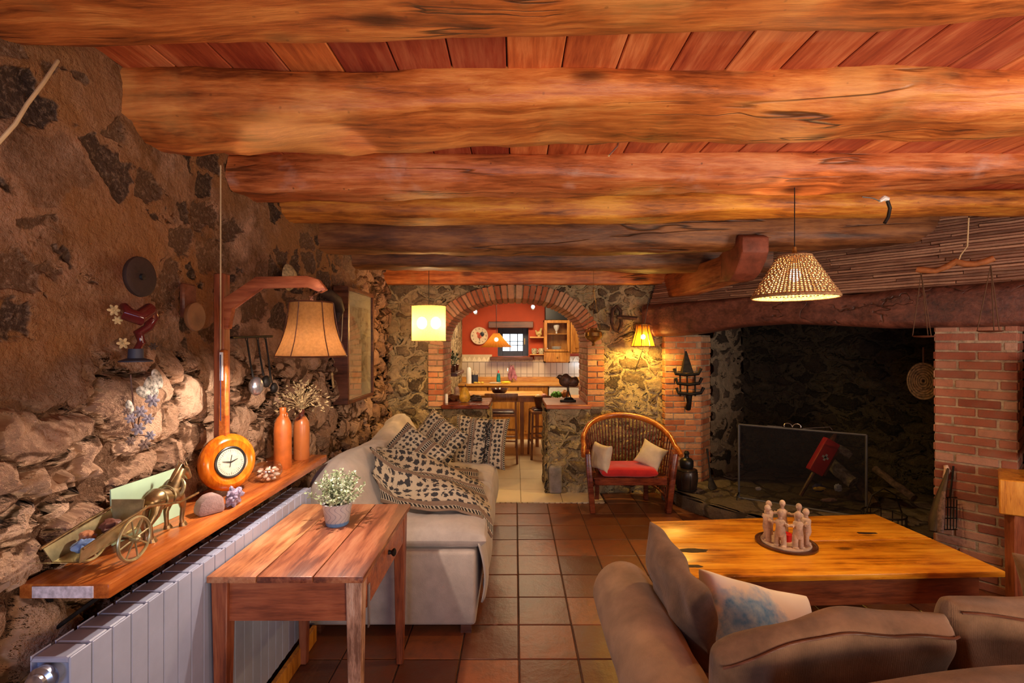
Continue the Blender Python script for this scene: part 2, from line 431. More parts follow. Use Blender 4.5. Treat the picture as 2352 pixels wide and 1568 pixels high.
M['yellow_top'] = wood('golden_pine_wood', (.32,.085,.006), (.76,.29,.014), (.95,.47,.035), 'X', .30, 1.5, .07, True, .12)
M['yellow_side'] = wood('brown_apron_wood', (.10,.024,.008), (.24,.06,.018), (.34,.10,.03), 'X', .4, 1.5, .10, False, .2)
M['orange'] = wood('orange_wood', (.32,.10,.010), (.60,.24,.025), (.75,.36,.05), 'Z', .4, 1.5, .12, False, .2)
M['chairw'] = wood('dark_red_chair_wood', (.05,.010,.006), (.16,.032,.014), (.26,.06,.02), 'X', .22, 1.5, .2, False, .1)
M['rail'] = wood('orange_rail_wood', (.16,.035,.008), (.36,.095,.016), (.52,.18,.03), 'X', .22, 1.5, .2, False, .1)
M['kitchenw'] = wood('honey_kitchen_wood', (.26,.09,.015), (.48,.20,.035), (.60,.30,.07), 'Z', .35, 1.2, .10, False, .15)
M['kitchenx'] = wood('honey_worktop_wood', (.35,.14,.03), (.60,.28,.06), (.72,.40,.11), 'X', .3, 1.2, .10, False, .15)
M['darkw'] = wood('dark_brown_wood', (.04,.012,.006), (.11,.035,.016), (.17,.06,.03), 'X', .4, 1.2, .12, False, .25)
M['baro'] = wood('glossy_orange_wood', (.36,.07,.004), (.62,.16,.008), (.78,.25,.018), 'Z', .16, 1.5, .15, False, .05)
M['brick'] = island('red_brick', [(0,(.34,.085,.03)),(.35,(.50,.16,.06)),(.65,(.58,.25,.11)),(1,(.60,.36,.20))], .85, 30, .7)
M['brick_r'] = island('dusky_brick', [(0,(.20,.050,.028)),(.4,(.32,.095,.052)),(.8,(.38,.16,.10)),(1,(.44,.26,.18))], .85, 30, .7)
M['tile'] = island('terracotta_tile', [(0,(.085,.024,.010)),(.5,(.18,.050,.018)),(.85,(.28,.085,.030)),(1,(.26,.11,.05))], .34, 11, .4, dirt=.75)
M['cream_tile'] = island('cream_floor_tile', [(0,(.62,.48,.30)),(1,(.76,.63,.43))], .35, 6, .15, dirt=.12)
M['mortar'] = plain('pale_mortar', (.40,.30,.20), .95, var=.25, scale=20, bmp=.6)
M['mortar_w'] = plain('yellowish_mortar', (.46,.34,.18), .95, var=.25, scale=20, bmp=.6)
M['grout'] = plain('dark_grout', (.07,.035,.022), .9, var=.25, scale=20, bmp=.3)
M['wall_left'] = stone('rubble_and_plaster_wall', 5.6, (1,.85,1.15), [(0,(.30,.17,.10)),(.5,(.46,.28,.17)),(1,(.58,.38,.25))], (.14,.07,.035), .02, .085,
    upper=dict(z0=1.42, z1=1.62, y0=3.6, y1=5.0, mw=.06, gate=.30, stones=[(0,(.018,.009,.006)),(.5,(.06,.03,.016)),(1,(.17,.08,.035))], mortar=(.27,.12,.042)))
M['wall_back'] = stone('fieldstone_wall', 6.2, (.85,1,1.35), [(0,(.08,.055,.035)),(.35,(.20,.14,.08)),(.7,(.42,.31,.17)),(1,(.52,.40,.23))], (.52,.40,.22), .045, .042, dist=.25)
M['fire_wall'] = stone('sooty_stone_wall', 5.5, (.7,.7,1.7), [(0,(.012,.010,.008)),(.6,(.040,.030,.022)),(1,(.085,.065,.045))], (.07,.055,.035), .05, .06, dist=.3)
M['fire_left'] = stone('smoked_pale_mortar_wall', 4.2, (.8,.8,1.2), [(0,(.04,.03,.02)),(.6,(.09,.065,.045)),(1,(.15,.11,.08))], (.34,.26,.17), .10, .05, dist=.3)
M['hearth'] = stone('hearth_stone', 3.0, (1,1,.5), [(0,(.10,.075,.06)),(.5,(.16,.125,.10)),(1,(.24,.19,.15))], (.07,.05,.04), .02, .025, dist=.2)
M['plaster_room'] = plain('room_plaster', (.34,.20,.11), .9, var=.2, scale=6, bmp=.4)
M['red_wall'] = plain('orange_red_paint', (.44,.048,.004), .7, var=.08, scale=5)
M['white_tile'] = None
M['reed'] = island('reed_cane', [(0,(.12,.050,.030)),(.5,(.24,.105,.065)),(1,(.48,.27,.17))], .6, 40, .4)
M['iron'] = plain('black_iron', (.022,.018,.016), .55, .6, var=.3, scale=30, bmp=.3)
M['dull'] = plain('dull_dark_clay', (.03,.013,.009), .7, var=.2, scale=14, bmp=.25)
M['steel'] = plain('steel', (.55,.55,.60), .25, .9, var=.08)
M['brass'] = plain('old_brass', (.42,.27,.09), .28, .9, var=.2, scale=30)
M['bronze'] = plain('antique_bronze', (.34,.23,.11), .32, .85, var=.3, scale=25)
M['bronze_pale'] = plain('pale_brassy_bronze', (.50,.44,.24), .35, .75, var=.2, scale=25)
M['white'] = plain('white_paint', (.78,.78,.78), .4, var=.05)
M['radiator'] = plain('pale_grey_enamel', (.36,.40,.54), .35, var=.06, scale=8)  # grey enamel with the blue cast of daylight put into its colour
M['clay'] = plain('orange_stoneware', (.50,.125,.022), .38, var=.14, scale=16, bmp=.08)
M['claydark'] = plain('dark_glaze', (.10,.03,.015), .25, var=.2)
M['straw'] = plain('dried_straw', (.50,.36,.17), .8, var=.35, scale=60)
M['leaf'] = plain('grey_green_leaf', (.30,.38,.20), .6, var=.35, scale=60)
M['leaf_w'] = plain('whitish_leaf', (.60,.66,.48), .6, var=.25, scale=60)
M['sofa'] = fabric('beige_slipcover', (.46,.39,.33), .9)
M['cord'] = fabric('brown_corduroy', (.19,.105,.055), .85, 130, 0, .15, .3)
M['cord_y'] = fabric('brown_corduroy_arm', (.30,.175,.095), .85, 120, 1, .15, .2)
M['cushion_w'] = fabric('cream_cushion', (.62,.52,.38), .9)
M['red'] = fabric('red_cushion', (.52,.022,.022), .85)
M['cable'] = plain('pale_cord', (.55,.40,.22), .7)
M['black'] = plain('black_plastic', (.012,.012,.013), .35, var=.1)
M['figure'] = plain('pale_terracotta', (.56,.42,.31), .8, var=.3, scale=18, bmp=.35, dark=(.36,.24,.17))
M['lamp_brown'] = shade('burlap_shade', (.55,.27,.08), .35, .01)
M['lamp_in'] = shade('white_shade_lining', (.85,.80,.72), .05, .0)
M['drum'] = shade('yellow_paper_shade', (.80,.50,.17), .5, .25, em=.2)
M['glass'] = glass('clear_glass')
M['bulb'] = emis('lit_bulb', (1,.92,.75), 25)
# ================================================================ SETTING
XB = 5.2                                   # depth of the arch wall
def wallx(y): return interp([(0.2,-1.29),(1.7,-1.30),(2.4,-1.40),(3.4,-1.36),(5.2,-1.33)], y)
def lw(u, v):
    y = .55+u*(XB+.05-.55); return Vector((wallx(y)-.055, y, v*2.62))
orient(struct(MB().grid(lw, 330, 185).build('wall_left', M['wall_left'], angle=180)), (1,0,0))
mb = MB(); mb.box(-1.6, -1.30, -2.0, .56, 0, 2.62); struct(mb.build('wall_left_near', M['plaster_room']))
# --- floor tiles
mb = MB(); s = .3
xs = [.02+s*k for k in range(-6, 13)]; ys = [2.468+s*k for k in range(-6, 9)]
for i in range(len(xs)-1):
    for j in range(len(ys)-1+(2 if xs[i] > .85 else 0)):
        if j >= len(ys)-1: ys = ys+[ys[-1]+.3]
        dz = random.uniform(-.0015, .0015)
        mb.box(xs[i]+.003, xs[i+1]-.003, ys[j]+.003, ys[j+1]-.003, -.03, dz, bev=.004)
fl = struct(mb.build('floor', M['tile'], angle=25))
mb = MB(); mb.box(-1.9, 4.5, -2.2, 9.0, -.06, -.006); struct(mb.build('floor_grout', M['grout']), 'dark grout bed under the floor tiles')
mb = MB()
for i in range(9):
    for j in range(10):
        x = -1.2+i*.42; y = 4.885+j*.42
        if j == 0 and i > 4: continue
        mb.box(x+.002, x+.418, y+.002, y+.418, -.03, .004, bev=.002)
struct(mb.build('floor_kitchen', M['cream_tile'], angle=25), 'cream tiled kitchen floor beyond the arch')
mb = MB()
for k in range(24): mb.box(-.42+k*.055, -.42+k*.055+.042, 4.868, 4.888, -.01, .007, bev=.006, seg=2)
tag(struct(mb.build('trim_1', M['cushion_w'])), 'row of small pale tiles at the edge of the kitchen floor')
# --- ceiling boards
mb = MB()
for k in range(-8, 19):
    x = (1165-CX)/F*1.75+.19*k+.095
    mb.box(x-.0925, x+.0925, -.2, 5.3, 2.55, 2.58, bev=.003)
struct(mb.build('ceiling', M['plank'], angle=25))
mb = MB(); mb.box(-1.9, 4.6, -2.2, 6.0, 2.585, 2.65); struct(mb.build('ceiling_backing', M['darkw']), 'dark boards above the ceiling planks')
# --- unseen room shell behind the photographer
mb = MB(); mb.box(-1.9, 4.0, -2.2, -2.0, 0, 2.62); struct(mb.build('wall_behind', M['plaster_room']))
mb = MB(); mb.box(3.98, 4.08, -2.0, 3.2, 0, 2.62); mb.box(4.45, 4.55, 3.1, 5.95, 0, 2.62); mb.box(3.98, 4.55, 3.1, 3.2, 0, 2.62); struct(mb.build('wall_right', M['plaster_room']))
mb = MB(); mb.box(1.95, 4.55, 5.90, 6.0, 0, 2.62); struct(mb.build('wall_chimney_back', M['grout']), 'masonry behind the fireplace')
# --- arch wall
AR = .76; ZS = 1.56; ZT = 2.066
def arch(t, R=AR, top=ZT-ZS):            # t 0..pi
    c, s_ = math.cos(t), math.sin(t); n = 2/2.25
    return (R*math.copysign(abs(c)**n, c), ZS+top*abs(s_)**n)
def inside(x, z, g=.06):
    if -.29 < x < .344 and z < 1.2: return True
    if abs(x) >= AR+g or z < .90: return False
    if z < ZS: return True
    return (abs(x)/(AR+g))**2.25+((z-ZS)/(ZT-ZS+g))**2.25 < 1
X0, X1, Z1 = -1.45, 1.95, 2.55
def bw(u, v): return Vector((X0+u*(X1-X0), XB+.012, v*Z1))
orient(struct(MB().grid(bw, 300, 230, keep=lambda u, v: not inside(X0+u*(X1-X0), v*Z1)).build('wall_back', M['wall_back'], angle=180), 'fieldstone wall with the arched opening'), (0,-1,0))
# thickness: jambs, soffit, low walls
mb = MB(); T = .62
for sx in (-1, 1):
    mb.box(min(sx*.80, sx*1.1), max(sx*.80, sx*1.1), XB+.05, XB+T, .95, 2.5)
mb.box(-1.1, -.30, XB+.05, XB+T, 0, .897); mb.box(.354, 1.1, XB+.05, XB+T, 0, .897)
struct(mb.build('wall_back_core', M['mortar_w']), 'masonry core of the arch wall')
def lowside(x, flip):
    return MB().grid(lambda u, v: Vector((x, XB-.02+u*(T+.02), v*.9)), 40, 60, flip=flip)
b = lowside(.350, False); me_ = b.build('wall_back_side', M['wall_back'], angle=180); orient(struct(me_, 'stone side of the low wall right of the passage'), (-1,0,0))
b = lowside(-.296, True); orient(struct(b.build('wall_back_side', M['wall_back'], angle=180), 'stone side of the low wall left of the passage'), (1,0,0))
# bricks of arch and jambs
def course(mb, o, u, n, width, z0, z1, L=.215, H=.05, gap=.012, dep=.05, rng=random):
    u = Vector(u).normalized(); n = Vector(n).normalized(); o = Vector(o); z = z0; row = 0
    while z < z1-.01:
        h = min(H, z1-z); off = -(L*.5+rng.uniform(-.02,.02)) if row % 2 else 0; a = off
        while a < width:
            a0 = max(a, 0); a1 = min(a+L, width)
            if a1-a0 > .02:
                j = rng.uniform(-.004, .005); zz = rng.uniform(-.002, .002)
                p = [o+u*x+n*y+Vector((0,0,q)) for q in (z+zz, z+zz+h) for x, y in ((a0+gap/2, -dep), (a1-gap/2, -dep), (a1-gap/2, j), (a0+gap/2, j))]
                mb.hexa(p, bev=.004)
            a += L
        z += H+gap; row += 1
ba = MB()
N = 42
for k in range(N):
    t0 = PI*(k+.10)/N; t1 = PI*(k+.90)/N
    pts = []
    for (t, Ro) in ((t0, 0), (t1, 0), (t1, 1), (t0, 1)):
        x, z = arch(t)
        cx_, cz = 0, ZS-.05
        if Ro:
            d = Vector((x*.55, z-cz)).normalized(); L_ = .15+random.uniform(-.008, .012); x += d.x*L_; z += d.y*L_
        pts.append((x, z))
    j = random.uniform(-.012, .008)
    lo = [Vector((p[0], XB-.045+j, p[1])) for p in pts]; hi = [Vector((p[0], XB+T-.01, p[1])) for p in pts]
    ba.hexa(lo+hi, bev=.005)
struct(ba.build('trim_2', M['brick'], angle=25), 'brick voussoirs ringing the kitchen arch')
mb = MB()
for k in range(2*N):
    t = PI*k/(2*N); 
    a = [arch(t, AR+.012, ZT-ZS+.012), arch(PI*(k+1)/(2*N), AR+.012, ZT-ZS+.012)]
    o_ = [arch(t, AR+.15, ZT-ZS+.14), arch(PI*(k+1)/(2*N), AR+.15, ZT-ZS+.14)]
    pts = [a[0], a[1], o_[1], o_[0]]
    mb.hexa([Vector((p[0], XB-.025, p[1])) for p in pts]+[Vector((p[0], XB+T-.03, p[1])) for p in pts])
struct(mb.build('trim_3', M['mortar_w']), 'mortar bed between the arch bricks')
jb = MB()
for sx in (-1, 1):
    x0 = -AR-.165 if sx < 0 else AR
    course(jb, (x0, XB-.045, .925), (1,0,0), (0,-1,0), .165 if sx < 0 else .19, 0, ZS-.925-.0, L=.19, dep=.04)
    course(jb, (sx*AR, XB-.04 if sx < 0 else XB+T, .925), (0,1 if sx < 0 else -1,0), (-sx,0,0), T+.04, 0, ZS-.925+.02, dep=.04)
struct(jb.build('trim_4', M['brick'], angle=25), 'brick jambs of the kitchen arch')
mb = MB(); mb.box(-AR-.16, -AR-.008, XB-.03, XB+T, .9, ZS+.03); mb.box(AR+.008, AR+.18, XB-.03, XB+T, .9, ZS+.03)
struct(mb.build('trim_5', M['mortar_w']), 'mortar of the brick jambs')
# pale corner stone
mb = MB(); mb.box(.36, .50, XB-.05, XB+.06, .0, .30, bev=.03, seg=3)
tag(mb.build('corner_stone', plain('pale_grey_stone', (.30,.27,.26), .8, var=.2, bmp=.3)), 'upright pale grey block at the foot of the low stone wall', 'stone')
# ledge boards
t = thing('ledge_board', 'brown wooden board capping the low wall left of the passage', 'ledge', (-.5, XB, .92))
mb = MB(); mb.box(-.78, -.27, XB-.07, XB+T, .90, .945, bev=.008); mb.build('board', M['chairw'], t)
t = thing('ledge_board', 'brown wooden board capping the low wall under the metal bird', 'ledge', (.55, XB, .92))
mb = MB(); mb.box(.325, .80, XB-.07, XB+T, .90, .945, bev=.008); mb.build('board', M['redwood_x'], t)
# --- beams
def beam(label, yn, yf, prof, ztop, mat, x0=-1.45, x1=3.95, seed=0, nx=110, amp=.012):
    """prof: list of (pixel x, pixel y of far bottom edge) -> world heights"""
    tab = []
    for px, py in prof:
        p = W(px, py, yf); tab.append((p.x, p.z))
    def zb(x):
        # smooth interpolation
        if x <= tab[0][0]: return tab[0][1]
        for i in range(len(tab)-1):
            if x <= tab[i+1][0]:
                t = (x-tab[i][0])/(tab[i+1][0]-tab[i][0]); t = t*t*(3-2*t)
                return tab[i][1]+(tab[i+1][1]-tab[i][1])*t
        return tab[-1][1]
    K = 28; mb = MB()
    def fn(u, v):
        x = x0+(x1-x0)*u; a = 2*PI*v
        b = zb(x); cz = (b+ztop)/2; hz = (ztop-b)/2
        wob = .02*noise.noise(Vector((x*.9, seed, 0)))
        cy = (yn+yf)/2+wob; hy = (yf-yn)/2
        c, s_ = math.cos(a), math.sin(a); n = .66
        y = cy+hy*math.copysign(abs(c)**n, c); z = cz+hz*math.copysign(abs(s_)**n, s_)
        d = 1.6*amp*noise.noise(Vector((x*1.6, c*1.8+seed, s_*1.8)))+amp*.45*noise.noise(Vector((x*9, c*4+seed, s_*4)))
        return Vector((x, y+c*d, z+s_*d*1.4))
    mb.grid(fn, nx, K)
    bmesh.ops.remove_doubles(mb.bm, verts=mb.bm.verts, dist=.0005)
    o = mb.build('ceiling_beam', mat, angle=180)
    tag(o, label, 'beam'); return o
beam('heavy orange ceiling beam closest to the photographer, filling the top edge', 1.0, 1.39, [(0,134),(400,134),(800,124),(1196,126),(1394,112),(1658,102),(1922,96),(2352,66)], 2.62, M['beam'], seed=1)
beam('thick wavy ceiling beam with a dark left end, second from the top edge', 1.68, 2.06, [(345,385),(490,378),(620,374),(900,364),(1150,352),(1300,338),(1420,335),(1600,342),(1711,346),(2000,338),(2352,330)], 2.60, M['beam'], seed=2, amp=.02)
beam('ceiling beam with whitish patches, third from the top edge', 2.44, 2.74, [(560,472),(800,470),(1000,464),(1222,461),(1500,458),(1790,454),(2060,446),(2352,428)], 2.58, M['beam_pale'], seed=3, amp=.016)
beam('slimmer yellow-brown ceiling beam, fourth from the top edge', 2.98, 3.2, [(670,519),(900,519),(1222,521),(1493,518),(1600,510),(1790,508),(2352,502)], 2.57, M['beam_gold'], seed=4)
beam('dark ceiling beam resting on the carved header beam', 3.5, 3.76, [(775,588),(1200,589),(1460,589),(1650,583),(1922,576),(2252,562),(2400,556)], 2.56, M['beam_dark'], seed=5)
beam('darkest ceiling beam nearest the kitchen arch', 4.15, 4.36, [(840,622),(1100,624),(1540,628)], 2.56, M['beam_dark'], x1=2.2, seed=6)
mb = MB(); mb.box(-1.38, 1.75, XB-.13, XB+.02, W(0,655,XB).z, 2.45, bev=.01, seg=2)
tag(mb.build('ceiling_beam', M['beam'], angle=30), 'flat squared wall beam directly above the brick arch', 'beam')
# header beam with carved end
t = thing('header_beam', 'short reddish header beam whose carved end juts from the dark ceiling beam', 'beam', (1.68, 4.4, 2.2))
mb = MB(); mb.hexa([(1.58,3.75,2.075),(1.78,3.75,2.075),(1.76,5.2,2.05),(1.55,5.2,2.05),(1.58,3.75,2.27),(1.78,3.75,2.27),(1.76,5.2,2.30),(1.55,5.2,2.30)], bev=.015, seg=2)
mb.build('beam_body', M['beam_y'], t)
mb = MB()
prof = [(3.80,2.07),(3.62,2.06),(3.52,2.10),(3.45,2.18),(3.40,2.235),(3.40,2.34),(3.47,2.37),(3.55,2.34),(3.66,2.30),(3.80,2.28)]
MM = Matrix(((0,0,1,0),(1,0,0,0),(0,1,0,0),(0,0,0,1)))
mb.prism(prof, 1.585, 1.775, bev=.014, M=MM)
mb.build('carved_end', plain('dusty_red_wood', (.28,.075,.04), .6, var=.25, scale=10, bmp=.3), t)
# plaster collar round beam end
# ================================================================ FIREPLACE
A = Vector((1.44, 5.1, 0)); B = Vector((3.30, 2.91, 0)); U = (B-A).normalized(); Nn = Vector((-U.y, U.x, 0)) 
if Nn.dot(-A) < 0: Nn = -Nn           # Nn faces the room
LF = (B-A).length
def FP(s_, d=0, z=0): return A+U*s_+Nn*d+Vector((0,0,z))
fire = thing('fireplace', 'huge dark corner fireplace with a long timber mantel and brick piers', 'fireplace', FP(1.4))
# mantel beam
tabb = [(0,1.665),(.25,1.665),(.55,1.69),(.95,1.745),(1.3,1.76),(1.65,1.735),(2.0,1.705),(2.5,1.70),(3.1,1.71)]
tabt = [(0,2.0),(.5,2.0),(1.3,2.01),(1.55,1.995),(1.8,1.965),(2.1,1.985),(3.0,1.99)]
def mf(u, v):
    s_ = -.05+u*(LF+.45); a = 2*PI*v; zb = interp(tabb, s_); zt = interp(tabt, s_)
    c, q = math.cos(a), math.sin(a); n = .38
    d = -.02+.14*math.copysign(abs(c)**n, c); z = (zb+zt)/2+(zt-zb)/2*math.copysign(abs(q)**n, q)
    d += .012*noise.noise(Vector((s_*3, c*2, q*2)))
    return FP(s_, d, z)
mb = MB().grid(mf, 90, 28); bmesh.ops.remove_doubles(mb.bm, verts=mb.bm.verts, dist=.0005)
for side in (0, 1):
    pass
mb.build('mantel_beam', M['mantel'], fire, angle=180)
# cane hood, leaning back above the mantel
mb = MB(); nr = 30
for k in range(nr):
    f = k/(nr-1); z = 1.985+f*.62; d = .05-f*.30
    s0 = 0
    while s0 < LF+.3:
        L_ = random.uniform(.5, 1.1); e = min(s0+L_, LF+.35)
        pts = [FP(s0+(e-s0)*q/5, d+random.uniform(-.004,.004), z+random.uniform(-.004,.004)) for q in range(6)]
        mb.tube(pts, .0125, 6); s0 = e+.004
mb.build('cane_hood', M['reed'], fire)
mb = MB(); mb.hexa([FP(-.05,-.07,1.9),FP(LF+.4,-.07,1.9),FP(LF+.4,.0,1.9),FP(-.05,.0,1.9),FP(-.05,-.36,2.62),FP(LF+.4,-.36,2.62),FP(LF+.4,-.30,2.62),FP(-.05,-.30,2.62)])
mb.build('hood_backing', M['darkw'], fire)
# left pier
mb = MB(); pz = 1.68
lx0 = W(1520,0,XB).x; lx1 = W(1612,0,XB-.1).x
course(mb, (lx0, XB-.10, 0), (1,0,0), (0,-1,0), lx1-lx0, 0, pz, dep=.05)
jd = Vector((.66,.75,0)).normalized()
course(mb, (lx1, XB-.10, 0), jd, (jd.y,-jd.x,0), .26, 0, pz, dep=.04)
course(mb, (lx0, XB, 0), (0,-1,0), (-1,0,0), .10, 0, pz, dep=.03)
mb.build('brick_pier', M['brick'], fire, angle=25)
mb = MB(); mb.prism([(lx0+.006,XB),(lx0+.006,XB-.094),(lx1-.006,XB-.094),(lx1-.006+jd.x*.26,XB-.094+jd.y*.26),(lx1-.1,XB+.12)], 0, pz)
mb.build('pier_mortar', M['mortar'], fire)
# right pier
s0 = (W(2148,0,1)); 
def ray_s(px):
    k = (px-CX)/F; return (k*A.y-A.x)/(U.x-k*U.y)
sp0, sp1 = ray_s(2148)+.0, ray_s(2342)
mb = MB(); RR = FP(sp0, .02)
course(mb, FP(sp0, .05), U, Nn, sp1-sp0, 0, 1.72, dep=.05)
course(mb, FP(sp0, .05), -Nn, -U, .35, 0, 1.72, dep=.04)
course(mb, FP(sp1, -.3), Nn, U, .35, 0, 1.72, dep=.04)
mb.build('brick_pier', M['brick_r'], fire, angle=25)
mb = MB(); mb.prism([tuple(FP(sp0+.006,.044).xy), tuple(FP(sp1-.006,.044).xy), tuple(FP(sp1-.006,-.3).xy), tuple(FP(sp0+.006,-.3).xy)], 0, 1.72)
mb.build('pier_mortar', M['mortar'], fire)
# firebox walls
def fwall(p, q, z0, z1, name, mat, n=90):
    p = Vector(p); q = Vector(q)
    mb = MB().grid(lambda u, v: p.lerp(q, u)+Vector((0,0,z0+(z1-z0)*v)), n, 80)
    bmesh.ops.recalc_face_normals(mb.bm, faces=mb.bm.faces)
    o = mb.build(name, mat, fire, angle=180); return o
pa = (lx1+jd.x*.25, XB-.1+jd.y*.25, 0); pb = (3.05, 5.72, 0); pc = (4.15, 4.5, 0); pd = tuple(FP(sp0,-.28))
def fw2(p, q, mat, name='firebox_wall'):
    p = Vector(p); q = Vector(q); L_ = (q-p).length; n = int(L_/.016)
    mb = MB().grid(lambda u, v: p.lerp(q, u)+Vector((0,0,2.5*v)), n, 120)
    ctr = Vector((2.6, 4.4, 1.0)); f = mb.bm.faces[:] ; f[0].normal_update()
    me = bpy.data.meshes.new(name)
    if f[0].normal.dot(ctr-p) < 0: bmesh.ops.reverse_faces(mb.bm, faces=mb.bm.faces)
    for q_ in mb.bm.faces: q_.smooth = True
    mb.bm.to_mesh(me); mb.bm.free(); me.materials.append(mat); return link(name, me, fire)
fw2(pa, (2.62, 5.66, 0), M['fire_left']); fw2((2.62,5.66,0), pb, M['fire_wall']); fw2(pb, pc, M['fire_wall']); fw2(pc, pd, M['fire_wall'])
# hearth
hp = [(1.50,4.98),(1.62,4.72),(1.74,4.46),(2.05,4.12),(2.5,3.72),(2.86,3.30),(3.30,3.10),(3.9,3.7),(4.1,4.5),(3.05,5.72),(2.62,5.66),(1.95,5.2)]
mb = MB()
for i in range(len(hp)): pass
mb.prism(hp, 0, .13, bev=.025); bmesh.ops.triangulate(mb.bm, faces=mb.bm.faces)
for _ in range(4): bmesh.ops.subdivide_edges(mb.bm, edges=[e for e in mb.bm.edges if e.calc_length() > .05], cuts=1, use_grid_fill=True)
mb.build('hearth_slab', M['hearth'], fire, angle=60)
# ================================================================ FURNITURE
# ---- side table (left foreground)
def leg(mb, x, y, z0, z1, a, b):       # tapering square leg, a at the foot, b at the top
    mb.hexa([(x-a,y-a,z0),(x+a,y-a,z0),(x+a,y+a,z0),(x-a,y+a,z0),(x-b,y-b,z1),(x+b,y-b,z1),(x+b,y+b,z1),(x-b,y+b,z1)], bev=.003)
t = thing('side_table', 'small worn plank-topped wooden table with a drawer, beside the radiator', 'table', (-.80, 2.0, 0))
TX0, TX1, TY0, TY1, TZ = -1.09, -.535, 1.72, 2.50, .775
mb = MB()
for a, b in ((TX0, -.915), (-.912, -.715), (-.712, TX1)):
    mb.box(a, b, TY0, TY1, TZ-.024, TZ, bev=.004, seg=2)
mb.build('table_top', M['worn_top'], t, angle=25)
mb = MB(); mb.box(-1.04, -.585, TY0+.035, TY0+.055, .60, TZ-.025); mb.box(-1.04,-.585, TY1-.06, TY1-.04, .60, TZ-.025); mb.box(-1.065,-1.045, TY0+.05, TY1-.06, .60, TZ-.025)
mb.build('apron', M['redwood_x'], t)
for x, y, m_ in ((-.575, TY0+.045, 'worn_leg'), (-1.055, TY0+.045, 'redwood'), (-.575, TY1-.06, 'redwood'), (-1.055, TY1-.06, 'redwood')):
    mb = MB(); leg(mb, x, y, 0, TZ-.025, .017, .029); o = mb.build('leg', M[m_], t)
    if m_ == 'worn_leg': o['label'] = 'paler leg with rough splintered grain'
d = MB(); d.box(-.568, -.550, TY0+.09, TY1-.10, .615, TZ-.03, bev=.003); dr = d.build('drawer', M['redwood_x'], t)
mb = MB(); mb.lathe([(.0,.0),(.010,.0),(.008,.012),(.016,.020),(.017,.027),(.010,.032),(0,.033)], (-.550, 2.12, .69), Ry(PI/2), 16); mb.build('knob', M['iron'], dr)
mb = MB(); mb.box(-.549, -.545, 1.815, 1.835, .54, .70); mb.build('metal_strip', M['steel'], t)
# ---- radiator
t = thing('radiator', 'pale grey ribbed radiator standing under the long wall shelf', 'radiator', (-1.15, 1.9, 0))
n = 22; ry0, ry1 = 1.20, 2.62; pw = (ry1-ry0)/n; RZ0, RZ1 = .09, .84
for k in range(n):
    y = ry0+pw*k; mb = MB()
    mb.box(-1.102, -1.096, y+.0015, y+pw-.0015, RZ0+.01, RZ1-.015, bev=.002)
    mb.box(-1.20, -1.10, y+pw*.33, y+pw*.67, RZ0, RZ1-.02, bev=.004)
    mb.box(-1.20, -1.196, y+.006, y+pw-.006, RZ0+.01, RZ1-.015, bev=.001)
    pts = [(-1.200,y+.002,RZ1-.03),(-1.100,y+.002,RZ1-.03),(-1.100,y+pw-.002,RZ1-.03),(-1.200,y+pw-.002,RZ1-.03),(-1.190,y+.004,RZ1-.016),(-1.108,y+.004,RZ1-.016),(-1.108,y+pw-.004,RZ1-.016),(-1.190,y+pw-.004,RZ1-.016)]
    mb.hexa(pts, bev=.003)
    mb.build('radiator_section', M['radiator'], t, angle=30)
mb = MB()
for z in (.14, .78): mb.tube([(-1.15, ry0-.002, z),(-1.15, ry1, z)], .022, 14)
mb.build('header_pipe', M['radiator'], t)
mb = MB(); mb.lathe([(0,0),(.030,0),(.033,.006),(.033,.018),(.024,.024),(.024,.034),(.012,.038),(0,.038)], (-1.15, ry0-.001, .78), Rx(PI/2), 24); mb.build('end_plug', M['steel'], t)
# board on the floor at the foot of the wall
mb = MB(); mb.box(-1.09, -1.065, 1.5, 2.62, .0, .085, bev=.003)
tag(mb.build('floor_board', M['orange'], None), 'narrow yellowish board standing on the floor along the radiator foot', 'board')
# ---- wall shelf
t = thing('wall_shelf', 'long glossy reddish-brown shelf running along the stone wall above the radiator', 'shelf', (-1.2, 2.0, .95))
mb = MB(); mb.hexa([(-1.34,1.315,.908),(-1.095,1.315,.908),(-1.095,2.84,.908),(-1.40,2.84,.908),(-1.34,1.315,.95),(-1.095,1.315,.95),(-1.095,2.84,.95),(-1.40,2.84,.95)], bev=.006, seg=2)
mb.build('board', M['shelfw'], t)
mb = MB(); mb.box(-1.30, -1.135, 1.311, 1.3145, .913, .945, bev=.001); o = mb.build('end_strip', plain('worn_white_strip', (.75,.70,.82), .4, var=.25, scale=60), t); o['label'] = 'worn whitish strip on the near end of the board'
for y in (1.36, 2.05, 2.7):
    mb = MB(); mb.box(-1.31,-1.12,y-.008,y+.008,.895,.908); mb.box(-1.31,-1.295,y-.008,y+.008,.78,.908); mb.tube([(-1.30,y,.79),(-1.15,y,.90)], .006, 6); mb.build('bracket', M['iron'], t)
